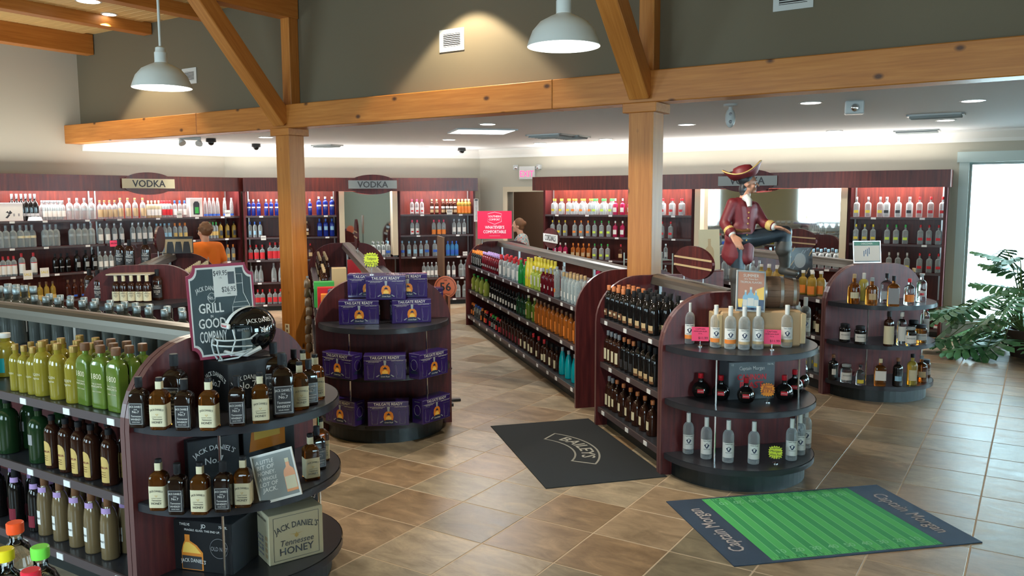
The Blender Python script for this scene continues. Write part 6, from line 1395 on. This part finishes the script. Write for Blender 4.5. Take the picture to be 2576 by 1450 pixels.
MB().box(-.2, .2, -.012, .012, 1.15, 1.63, 0).build('board', mat('placard_brown', (.22, .11, .06), .6).name, o); MB().lathe([(.12, 0), (.12, .015), (.012, .02), (.012, 1.16)], 16).build('stand', 'black_plastic', o); MB().box(-.18, .18, -.014, -.012, 1.45, 1.61).build('orange_header', 'copper_sign', o)
# boxes seen over the gift display
for x, yl, w, d, h, mt, lab in ((-.33, 1.35, .15, .15, .36, 'tan', 'tall tan carton standing beyond the gift box display'), (FBg.sx(892, 3.3, 1.2), 3.3, .17, .14, .30, 'red', 'bright red carton by the rail beyond the gift boxes'), (-.5, .95, .2, .1, .26, 'green', 'green carton in the stack beyond the gift boxes'), (-.47, .78, .2, .1, .22, 'red', 'red carton in the stack beyond the gift boxes'), (-.44, .62, .2, .1, .17, 'orange', 'orange carton in the stack beyond the gift boxes')):
    carton('carton', lab, FBg.w(x, yl, z1), FBg.rz, w, d, h, mt)
mat('bagmix', (.16, .1, .06), .3, .5); o = empty('snack_strip', FBg.w(-.66, 1.2, 0), FBg.rz, label='hanging strip of snack bags beside the pine post', cat='snack strip')
MB().box(-.012, .012, -.004, .004, .5, 1.3).build('clip_strip', 'steel', o); bg = MB().lathe([(.004, 0), (.035, .02), (.032, .09), (.004, .12)], 10, dep=.4).mesh('snack_bag', ['bagmix'])
for i in range(8): link('snack_bag', bg, o, (rnd.uniform(-.01, .01), -.02, .5+i*.095), rnd.uniform(-.4, .4))
# wire rack and tan card behind the post
c = FA.w(.85, 1.6, 0); o = empty('wire_rack', (*c.xy, 0), FA.rz, label='pale green wire rack of miniatures behind the pine post', cat='rack'); g = MB()
for x in (-.25, .25):
    for y_ in (-.15, .15): g.tube([(x, y_, 0), (x, y_, 1.42)], .008)
g.build('frame', 'pale_trim', o)
for z in (.5, .85, 1.08, 1.34):
    g = MB()
    for i in range(7): g.tube([(-.25, -.15+.05*i, z), (.25, -.15+.05*i, z)], .004)
    g.build('wire_shelf', 'pale_trim', o)
for z, t in ((1.085, 'middle'), (1.345, 'top')):
    for i in range(6): bottle('clear750', Fr(c.x, c.y, FA.rz).w(-.2+.08*i, -.06, z), FA.rz, '%s miniature from the post on the %s tier of the wire rack' % (ORD[i], t), 'wire rack miniatures', True, scale=.62)
x_ = (1718-1288)/2080*9.0; panel('display_card', 'tan display card with pale bottle shape beside the pine post', Vector((x_, 9.0, 1.385)) if False else FA.w(1.12, .55, 1.3), FA.rz, .25, .44, .01, 'cream', 5, prints=lambda w, h: [('picture', (lambda b: (bottle_pic(b, 0, .03, h*.7, 0, 0, 0), b)[-1])(MB()), ['tan'])])
q = FA.w(1.12, .62, 0); o = empty('display_stand', q, FA.rz, label='dark pedestal holding the tan display card', cat='stand'); MB().box(-.16, .16, -.1, .1, 0, 1.29, 0, .01).build('pedestal', 'mahogany', o)
# blue-capped jugs on a low case behind the whiskey gondola
o = empty('display_case', FE.w(.1, 3.4, 0), FE.rz, label='low mahogany case carrying the blue-capped jugs', cat='case'); MB().box(-.5, .5, -.2, .2, .05, 1.16, 0, .01).build('body', 'mahogany', o); MB().box(-.52, .52, -.22, .22, 1.16, 1.185).build('top', 'charcoal', o)
kind('jug_blue', .26, .075, .15, .21, .022, 'f_clear', 'blue', .04, [('silver', .04, .1, .8)])
for i in range(5): bottle('jug_blue', FE.w(-.32+.18*i, 3.35, 1.185), FE.rz, '%s blue-capped jug from the statue on the low case' % ORD[i], 'blue-capped jugs')
# ------------------------------------------------------------------ soda bottles at the near corner
o = empty('side_table', (-1.12, 1.72, 0), rad(20), label='small dark counter carrying the bright-capped soda bottles', cat='counter')
MB().box(-.4, .25, -.25, .25, 1.01, 1.04, 0, .006).build('counter_top', 'charcoal', o); MB().box(-.36, .21, -.21, .21, 0, 1.01).build('counter_body', 'mahogany', o)
kind('soda', .30, .044, .17, .255, .0145, 'g_clear', 'orange', .026, [('white', .10, .2, 2.8)], rc=.019)
EXTRA['soda'] = EXTRA['tonic']
for X, Yp, d, cp, lab in ((38, 1330, 1.46, 'orangered', 'soda bottle with orange-red cap at the lower frame corner'), (12, 1398, 1.27, 'sunyellow', 'soda bottle with yellow cap at the lower frame corner'), (101, 1392, 1.50, 'limecap', 'slim soda bottle with lime green cap near the corner'), (78, 1452, 1.2, 'redcap2', 'soda bottle with crimson cap at the bottom frame edge')):
    {'orangered': lambda: mat('orangered', (1, .1, .02), .35), 'sunyellow': lambda: mat('sunyellow', (.9, .72, .02), .35), 'limecap': lambda: mat('limecap', (.2, .8, .08), .35), 'redcap2': lambda: mat('redcap2', (.8, .02, .05), .35)}[cp]()
    p = at(X, Yp, 1.04+.285); K['soda_'+cp] = dict(K['soda'], cap=cp); EXTRA['soda_'+cp] = EXTRA['tonic']; bottle('soda_'+cp, (p.x, p.y, 1.0405), facecam(p)*.5, lab, far=False, cat='bottle')
# ------------------------------------------------------------------ plant
def plant():
    o = empty('philodendron', (6.72, 10.65, 0), 0, label='large split-leaf philodendron in front of the bright window', cat='plant')
    MB().lathe([(.18, 0), (.24, .28), (.26, .34), (.26, .36), (.22, .36), (.2, .32)], 24).build('pot', 'pot', o)
    def leafmesh(sd, L, mt):
        r_ = random.Random(sd); mb = MB(); nl = 7; mid = [(0, L*t, -.12*L*t*t) for t in [i/10 for i in range(11)]]
        for i in range(10): a, b = mid[i], mid[i+1]; ww = .045*L; mb.add([(-ww, a[1], a[2]), (ww, a[1], a[2]), (ww*.9, b[1], b[2]), (-ww*.9, b[1], b[2])], [(0, 1, 2, 3)])
        for i in range(nl):
            t = .05+.85*i/(nl-1); ln = L*(.46-.42*abs(t-.25)**1.1)*r_.uniform(.9, 1.1); ang = rad(100-75*t)
            for s in (-1, 1):
                b0 = Vector((0, L*t-.035*L, -.12*L*t*t)); b1 = Vector((0, L*t+.045*L, -.12*L*t*t)); d = Vector((s*math.sin(ang), math.cos(ang), -.25))
                P = [b0, b0+d*ln*.5-Vector((0, .035*L, 0)), b0+d*ln*.8+Vector((0, -.075*L, -.02*L)), b0+d*ln*1.0+Vector((0, .02*L, -.05*L)), b0+d*ln*.78+Vector((0, .10*L, -.01*L)), b1+d*ln*.45+Vector((0, .035*L, .01*L)), b1]
                mb.add(P if s > 0 else P[::-1], [tuple(range(7))], 0, False)
        return mb.mesh('leaf', [mt])
    LM = [leafmesh(i, 1.0, 'leaf' if i % 2 else 'leaf2') for i in range(4)]
    r_ = random.Random(11)
    for i in range(92):
        az_ = r_.uniform(0, 2*math.pi); tier = i/92; out = r_.uniform(.35, 1.12)*(1-.35*tier); hz = .12+1.3*tier**1.15+r_.uniform(-.08, .12)
        if tier > .6: out *= .75; az_ = r_.uniform(-1.4, 2.2)+0
        tip = Vector((math.cos(az_)*out, math.sin(az_)*out*.75, hz)); base_ = Vector((math.cos(az_)*.08, math.sin(az_)*.08, .34))
        midp = (tip+base_)/2+Vector((0, 0, .22))
        st = MB().tube([base_, base_.lerp(midp, .6)+Vector((0, 0, .05)), midp.lerp(tip, .5)+Vector((0, 0, .06)), tip], [.011, .009, .007, .005], 5).build('petiole', 'stemgreen', o)
        d = Vector((tip.x, tip.y, -.18)).normalized(); L_ = r_.uniform(.40, .62)
        yaw = math.atan2(d.y, d.x)-math.pi/2+r_.uniform(-.4, .4)
        lf = link('leaf', LM[i % 4], st, tip, (rad(r_.uniform(-42, 18)), rad(r_.uniform(-25, 25)), yaw)); lf.scale = (L_,)*3
plant()
# ------------------------------------------------------------------ people and statue
def hand(mb, w, dirv, side, s=1.0, curl=.35, up=Vector((0, 0, 1))):
    """palm and five bent fingers starting at wrist w, pointing along dirv; side = thumb direction"""
    w = Vector(w); d = Vector(dirv).normalized(); t = Vector(side).normalized(); n = d.cross(t).normalized()
    if n.dot(up) > 0: n = -n
    c = w+d*.045*s
    for k in (-1.5, -.5, .5, 1.5): mb.limb(w+t*k*.011*s, .014*s, w+d*.085*s+t*k*.019*s, .0125*s, 8)
    for k, L in ((1.5, .066), (.5, .078), (-.5, .073), (-1.5, .055)):
        a = w+d*.088*s+t*k*.0195*s; b = a+(d*(1-curl*.4)+n*curl*.5).normalized()*L*.5*s; e = b+(d*(1-curl)+n*curl*1.3).normalized()*L*.5*s
        mb.limb(a, .0095*s, b, .0088*s, 8); mb.limb(b, .0088*s, e, .0075*s, 8)
    a = w+d*.02*s+t*.028*s; b = a+(t*.8+d*.7).normalized()*.036*s; e = b+(d+t*.25+n*.3).normalized()*.032*s
    mb.limb(a, .013*s, b, .0105*s, 8); mb.limb(b, .0105*s, e, .009*s, 8)
def head(mb, c, f, s=1.0, r=.1):
    """head at c (centre), face direction f, with nose, brow, chin, ears, lips"""
    c = Vector(c); f = Vector(f).normalized(); up = Vector((0, 0, 1)); side = f.cross(up).normalized()
    T = Matrix((( side.x, f.x, up.x, c.x), (side.y, f.y, up.y, c.y), (side.z, f.z, up.z, c.z), (0, 0, 0, 1)))
    o = mb.T; mb.T = T; k = s
    mb.sphere((0, -.012*k, .02*k), .098*k, 20, 0, (.80, 1.0, 1.0)); mb.sphere((0, .018*k, -.045*k), .066*k, 16, 0, (.86, .95, 1.05)); mb.sphere((0, .062*k, -.092*k), .026*k, 12)
    mb.limb((0, .088*k, .012*k), .009*k, (0, .112*k, -.026*k), .0145*k, 10); mb.sphere((0, .078*k, .03*k), .03*k, 10, 0, (1.5, .6, .35))
    for q in (-1, 1): mb.sphere((q*.079*k, -.008*k, -.012*k), .026*k, 10, 0, (.35, .8, 1.25)); mb.sphere((q*.042*k, .06*k, -.03*k), .026*k, 10)
    mb.limb((-.02*k, .083*k, -.056*k), .008*k, (.02*k, .083*k, -.056*k), .008*k, 8); mb.limb((-.016*k, .081*k, -.067*k), .008*k, (.016*k, .081*k, -.067*k), .008*k, 8)
    mb.T = o
    return T
def face_bits(T, k, par, brow='hair_brown'):
    for q in (-1, 1):
        MBx = MB(); MBx.T = T; MBx.sphere((q*.031*k, .0765*k, .006*k), .0115*k, 12); MBx.build('eye', 'white', par)
        MBx = MB(); MBx.T = T; MBx.sphere((q*.031*k, .0845*k, .005*k), .0052*k, 10); MBx.build('iris', 'ink', par)
        MBx = MB(); MBx.T = T; MBx.limb((q*.018*k, .092*k, .033*k), .0035*k, (q*.05*k, .082*k, .035*k), .003*k, 8); MBx.build('eyebrow', brow, par)
    MBx = MB(); MBx.T = T; MBx.sphere((0, .088*k, -.061*k), .011*k, 10, 0, (2, .5, .6)); MBx.build('lips', mat('lips', (.45, .13, .11), .5).name, par)
def person(p, H, az_face, lab, shirt, hair, hairstyle, glasses=False, arms=((-.22, -.05, .95), (.22, -.05, .95)), head_az=None, lean=0):
    o = empty('person', p, math.pi-az_face, label=lab, cat='person'); s = H/1.72
    def V(x, y, z): return (x*s, (y-lean*max(0, z-.9))*s, z*s)
    b = MB(); hv = Vector((0, -1, 0))
    if head_az is not None: a_ = head_az-az_face; hv = Vector((-math.sin(a_), -math.cos(a_), 0))
    T = head(b, V(0, -.02, 1.60), hv, s*.98); b.limb(V(0, .01, 1.40), .058*s, V(0, -.008, 1.53), .052*s)
    for i, q in enumerate((-1, 1)):
        wx = Vector(V(*arms[i])); el = Vector(V(q*.25, .05, 1.12)); b.limb(Vector(V(q*.2, .0, 1.38))*.5+el*.5, .045*s, el, .04*s); b.limb(el, .04*s, wx, .026*s); d = (wx-el).normalized(); hand(b, wx, d, Vector((-q*.3, -1, 0)), s)
    b.limb(V(0, .01, 1.2), .1*s, V(0, .01, 1.38), .06*s)
    for q in (-1, 1): b.limb(V(q*.2, 0, 1.36), .05*s, V(0, .0, 1.36), .06*s)
    body = remesh(b, 'body', 'skin', .0095*s, o); face_bits(T, s*.98, o)
    b = MB()
    for q in (-1, 1): b.limb(V(q*.17, .01, 1.38), .075*s, V(0, .015, 1.36), .11*s, 18); b.limb(V(q*.19, .01, 1.37), .066*s, V(q*.235, .04, 1.2), .056*s); b.limb(V(q*.08, .0, 1.33), .12*s, V(q*.07, .01, .98), .115*s, 18)
    b.limb(V(0, -.03, 1.3), .12*s, V(0, -.015, 1.0), .13*s, 18); remesh(b, 'shirt', shirt, .014*s, o)
    b = MB(); b.limb(V(-.06, .01, .98), .118*s, V(.06, .01, .98), .118*s)
    for q in (-1, 1): b.limb(V(q*.09, .01, .9), .105*s, V(q*.1, .0, .5), .07*s); b.limb(V(q*.1, .0, .5), .07*s, V(q*.1, .02, .1), .052*s)
    remesh(b, 'trousers', 'denim', .015*s, o)
    for q in (-1, 1): m_ = MB(); m_.limb(V(q*.1, .03, .045), .045*s, V(q*.115, -.13, .035), .034*s); remesh(m_, 'shoe', 'black', .01*s, o)
    b = MB(); b.T = T; k = s*.98
    b.sphere((0, -.03*k, .035*k), .108*k, 20, 0, (.86, .92, .98)); r_ = random.Random(5)
    if hairstyle == 'short':
        for i in range(60): a_ = r_.uniform(0, 2*math.pi); e_ = r_.uniform(-.2, 1.3); v = Vector((math.cos(a_)*math.cos(e_)*.088, math.sin(a_)*math.cos(e_)*.095-.03, math.sin(e_)*.1+.035)); (v.y < .035 or v.z > .09) and b.sphere(tuple(v*k), .02*k, 8)
    else:
        b.sphere((0, -.115*k, .04*k), .045*k, 14); b.sphere((0, -.05*k, -.03*k), .07*k, 14)
    remesh(b, 'hair', hair, .009*s, o, 3)
    if glasses:
        b = MB(); b.T = T
        for q in (-1, 1): b.tube([(q*.033*k+.022*k*math.cos(t), .102*k, .008*k+.017*k*math.sin(t)) for t in [2*math.pi*i/16 for i in range(16)]], .002, 5, 0, True); b.tube([(q*.055*k, .1*k, .012*k), (q*.084*k, .0, .012*k)], .002, 5)
        b.build('glasses', 'ink', o)
    return o
m = mat('floral', (.2, .3, .35), .8); n = noisy(m, 22, (1, 1, 1), 3); base(m, ramp(m, n, [(.36, (.04, .09, .11)), (.46, (.22, .38, .42)), (.54, (.5, .48, .42)), (.6, (.6, .16, .14)), (.68, (.08, .16, .18))]))
dman = 11.9; xm = (524-1288)/2080*dman
person((xm-.04, dman, 0), 1.745, rad(-38), 'person with short curly hair and orange shirt at the long wall shelving', 'shirt_orange', 'hair_red', 'short', True, head_az=rad(-62), arms=((-.2, -.16, 1.0), (.2, -.16, 1.0)))
dw = 14.6; xw = (1318-1288)/2080*dw
person((xw+.04, dw, 0), 1.72, rad(-85), 'person with pinned-up hair and floral blouse near the open door', 'floral', 'hair_red', 'bun', False, head_az=rad(-88), lean=.18, arms=((-.16, -.22, 1.0), (.16, -.22, 1.0)))
# ---- statue : a plain painted seafarer figure, one boot on a small barrel
SZ = z1+.2655; DY = 6.10
def sp(X, Yp, dy=0.):
    d = _f*FPX+_r*(X-1288)-_u*(Yp-725); t = (DY+dy)/d.y; return Vector((d.x*t, d.y*t, CAMH+d.z*t))
st = empty('statue', (*sp(1870, 765).xy, SZ), 0, label='painted seafarer statue in maroon coat with one boot on a barrel', cat='statue')
st_inv = Matrix.Translation(-st.location)
def smb(): b = MB(); b.T = st_inv.copy(); return b
SC = .60
hc = sp(1884, 462, 0)
b = smb(); oT = b.T; b.T = None
tmp = MB(); fdir = Vector((.93, -.36, -.02)); Th = head(tmp, hc, fdir, SC*1.02); tmp.limb(sp(1873, 500, .0), .038, sp(1878, 482), .034)
w1 = sp(1843, 592, -.12); e1 = sp(1822, 562, -.02); hand(tmp, w1, (w1-e1)+Vector((.03, 0, -.05)), Vector((1, -.2, 0)), .78)
tmp.limb(e1.lerp(w1, .6), .024, w1, .02)
w2 = sp(1948, 571, -.10); e2 = sp(1922, 562, -.02); hand(tmp, w2, Vector((.9, -.1, -.25)), Vector((0, -1, .2)), .78, .3); tmp.limb(e2.lerp(w2, .6), .024, w2, .02)
tmp.limb(sp(1868, 520), .05, sp(1873, 500), .038)
tmp.v = [tuple(Vector(v)-st.location) for v in tmp.v]; remesh(tmp, 'body', mat('painted_skin', (.55, .27, .18), .35).name, .0055, st, 4)
Th2 = st_inv @ Th; face_bits(Th2, SC*1.02, st, 'ink')
def piece(name, mt, lims, vox=.007, sm=5, sph=()):
    q = MB()
    for l in lims: q.limb(l[0]-st.location, l[1], l[2]-st.location, l[3])
    for c_, r_, sc_ in sph: q.sphere(tuple(c_-st.location), r_, 16, 0, sc_)
    return remesh(q, name, mt, vox, st, sm)
sh1, sh2 = sp(1843, 513, -.02), sp(1896, 522, .03)
ct = piece('coat', 'coat_red', [(sh1, .046, sh2, .046), (sp(1858, 520), .07, sp(1866, 570), .066), (sp(1882, 525, .0), .066, sp(1880, 572, .0), .062), (sh1, .044, e1, .038), (e1, .037, e1.lerp(w1, .75), .04), (sh2, .044, e2, .038), (e2, .036, e2.lerp(w2, .72), .038),
    (sp(1862, 575), .07, sp(1850, 645, .03), .085), (sp(1878, 578), .062, sp(1878, 650, -.02), .05), (sp(1858, 575), .07, sp(1838, 640, .06), .07), (sp(1842, 642, .04), .066, sp(1876, 648, -.01), .055), (sp(1850, 600, .02), .08, sp(1874, 605), .062)])
piece('trousers', 'trouser', [(sp(1858, 600), .075, sp(1884, 600), .07), (sp(1885, 602), .07, sp(1975, 585, -.05), .052), (sp(1975, 585, -.05), .05, sp(1972, 625, -.04), .046), (sp(1856, 615), .062, sp(1856, 690), .048)])
bar_c = sp(1944, 727, .05)
kn = sp(1973, 612, -.04); an = sp(1975, 668, -.01)
piece('boot', 'boot', [(kn, .056, sp(1970, 628, -.04), .058), (sp(1972, 628, -.04), .05, an, .038), (an, .036, sp(1968, 681, .0), .034), (sp(1968, 682, .0), .030, sp(2002, 688, -.08), .024)])
piece('boot', 'boot', [(sp(1855, 680), .055, sp(1853, 700), .055), (sp(1853, 700), .046, Vector((sp(1851, 760).x, DY, SZ+.06)), .036), (Vector((sp(1851, 760).x, DY+.01, SZ+.035)), .034, Vector((sp(1875, 760).x, DY-.09, SZ+.03)), .026)])
# hat: plain upswept wide brim with pale edge, dark hair below
q = MB(); T_ = Matrix.Translation(sp(1873, 449)-st.location) @ Matrix.Rotation(math.atan2(fdir.y, fdir.x)-math.pi/2, 4, 'Z') @ Matrix.Rotation(rad(14), 4, 'X'); q.T = T_
R_ = [[(r*.95*math.cos(t), r*1.25*math.sin(t), z+lift*abs(math.sin(t))**2) for t in [2*math.pi*i/40 for i in range(40)]] for r, z, lift in ((.0605, 0, 0), (.08, .0, .02), (.105, .02, .05), (.112, .032, .06), (.108, .038, .062), (.08, .012, .024), (.0615, .012, 0), (.062, .06, 0), (.05, .088, 0), (.02, .098, 0))]
q.rings(R_, 0, True); q.build('hat', 'coat_red', st, sharp=0)
q = MB(); q.T = T_; q.tube([(.113*.95*math.cos(t), .113*1.25*math.sin(t), .034+.061*math.sin(t)**2) for t in [2*math.pi*i/40 for i in range(40)]], .005, 6, 0, True); q.build('hat_edge', 'gold', st)
q = MB(); q.T = T_; q.lathe([(.064, .012), (.0645, .03)], 30, caps=False); q.build('hat_band', 'cream', st)
q = MB(); q.T = Th2; k = SC
q.sphere((0, -.035*k, .052*k), .107*k, 16, 0, (.88, .95, .85)); q.sphere((0, -.06*k, -.07*k), .085*k, 14, 0, (1, .7, 1)); q.sphere((0, -.06*k, -.13*k), .07*k, 12, 0, (1.1, .6, 1)); remesh(q, 'hair', 'ink', .007, st, 3)
for nm, pts, r_, mt_ in (('neckcloth', [sp(1875, 496, -.045), sp(1884, 505, -.07), sp(1886, 520, -.085)], .018, 'white'), ('belt', None, 0, 'brown')):
    if pts: q = MB(); q.tube([tuple(p_-st.location) for p_ in pts], [.03, .024, .016], 10); q.build(nm, mt_, st)
for a_, b_ in ((e1, w1), (e2, w2)): q = MB(); q.limb(a_.lerp(b_, .74)-st.location, .030, a_.lerp(b_, .85)-st.location, .031); q.build('cuff', 'white', st); q = MB(); q.limb(a_.lerp(b_, .56)-st.location, .0405, a_.lerp(b_, .64)-st.location, .0405); q.build('cuff_trim', 'gold', st)
q = MB(); q.tube([tuple(sp(*c_)-st.location) for c_ in ((1812+32, 578, -.075), (1866, 582, -.085), (1886, 580, -.07))], .014, 6); q.build('belt', 'brown', st)
for i in range(6):
    q = MB(); c_ = sp(1884-1.2*i, 535+14*i, -.066-.004*min(i, 3))-st.location; q.sphere(tuple(c_), .0065, 8); q.build('button', 'gold', st)
# barrel lying under the boot
bx = empty('barrel', (bar_c.x, bar_c.y, SZ+.1205), rad(-12), label='small brown wooden barrel lying under the statue boot', cat='barrel')
L_ = .36; nst = 16
def brl(x, R=.118, r=.098): return r+(R-r)*math.cos(math.pi*x/L_)
stv = MB(); xs_ = [-.18+.36*i/8 for i in range(9)]; hw = math.pi/nst*.96
for x in xs_: pass
vv = []; 
for x in xs_:
    for t in (-hw, 0, hw): vv.append((x, brl(x)*math.sin(t), brl(x)*math.cos(t)))
    for t in (hw, -hw): vv.append((x, (brl(x)-.012)*math.sin(t), (brl(x)-.012)*math.cos(t)))
ff = []
for i in range(8):
    for j in range(5): a = i*5+j; b_ = i*5+(j+1) % 5; ff.append((a, b_, b_+5, a+5))
ff += [(0, 1, 2, 3, 4)[::-1], tuple(40+i for i in range(5))]
stv.add(vv, ff); sm = stv.mesh('stave', ['barrel'])
for i in range(nst): link('stave', sm, bx, (0, 0, 0), (2*math.pi*i/nst, 0, 0))
for x in (-.15, -.06, .06, .15): q = MB(); q.T = Matrix.Rotation(math.pi/2, 4, 'Y'); q.lathe([(brl(x)+.003, x-.011), (brl(x+.01)+.003, x+.011)], 30, 0, caps=False); q.build('hoop', 'steel', bx)
for x in (-.168, .168): q = MB(); q.T = Matrix.Rotation(math.pi/2, 4, 'Y'); q.lathe([(.09, x-.004), (.09, x+.004)], 24); q.build('barrel_head', 'barrel', bx)
if TOOLONG: print('TOOLONG', len(TOOLONG), sorted(set(TOOLONG))[:40])
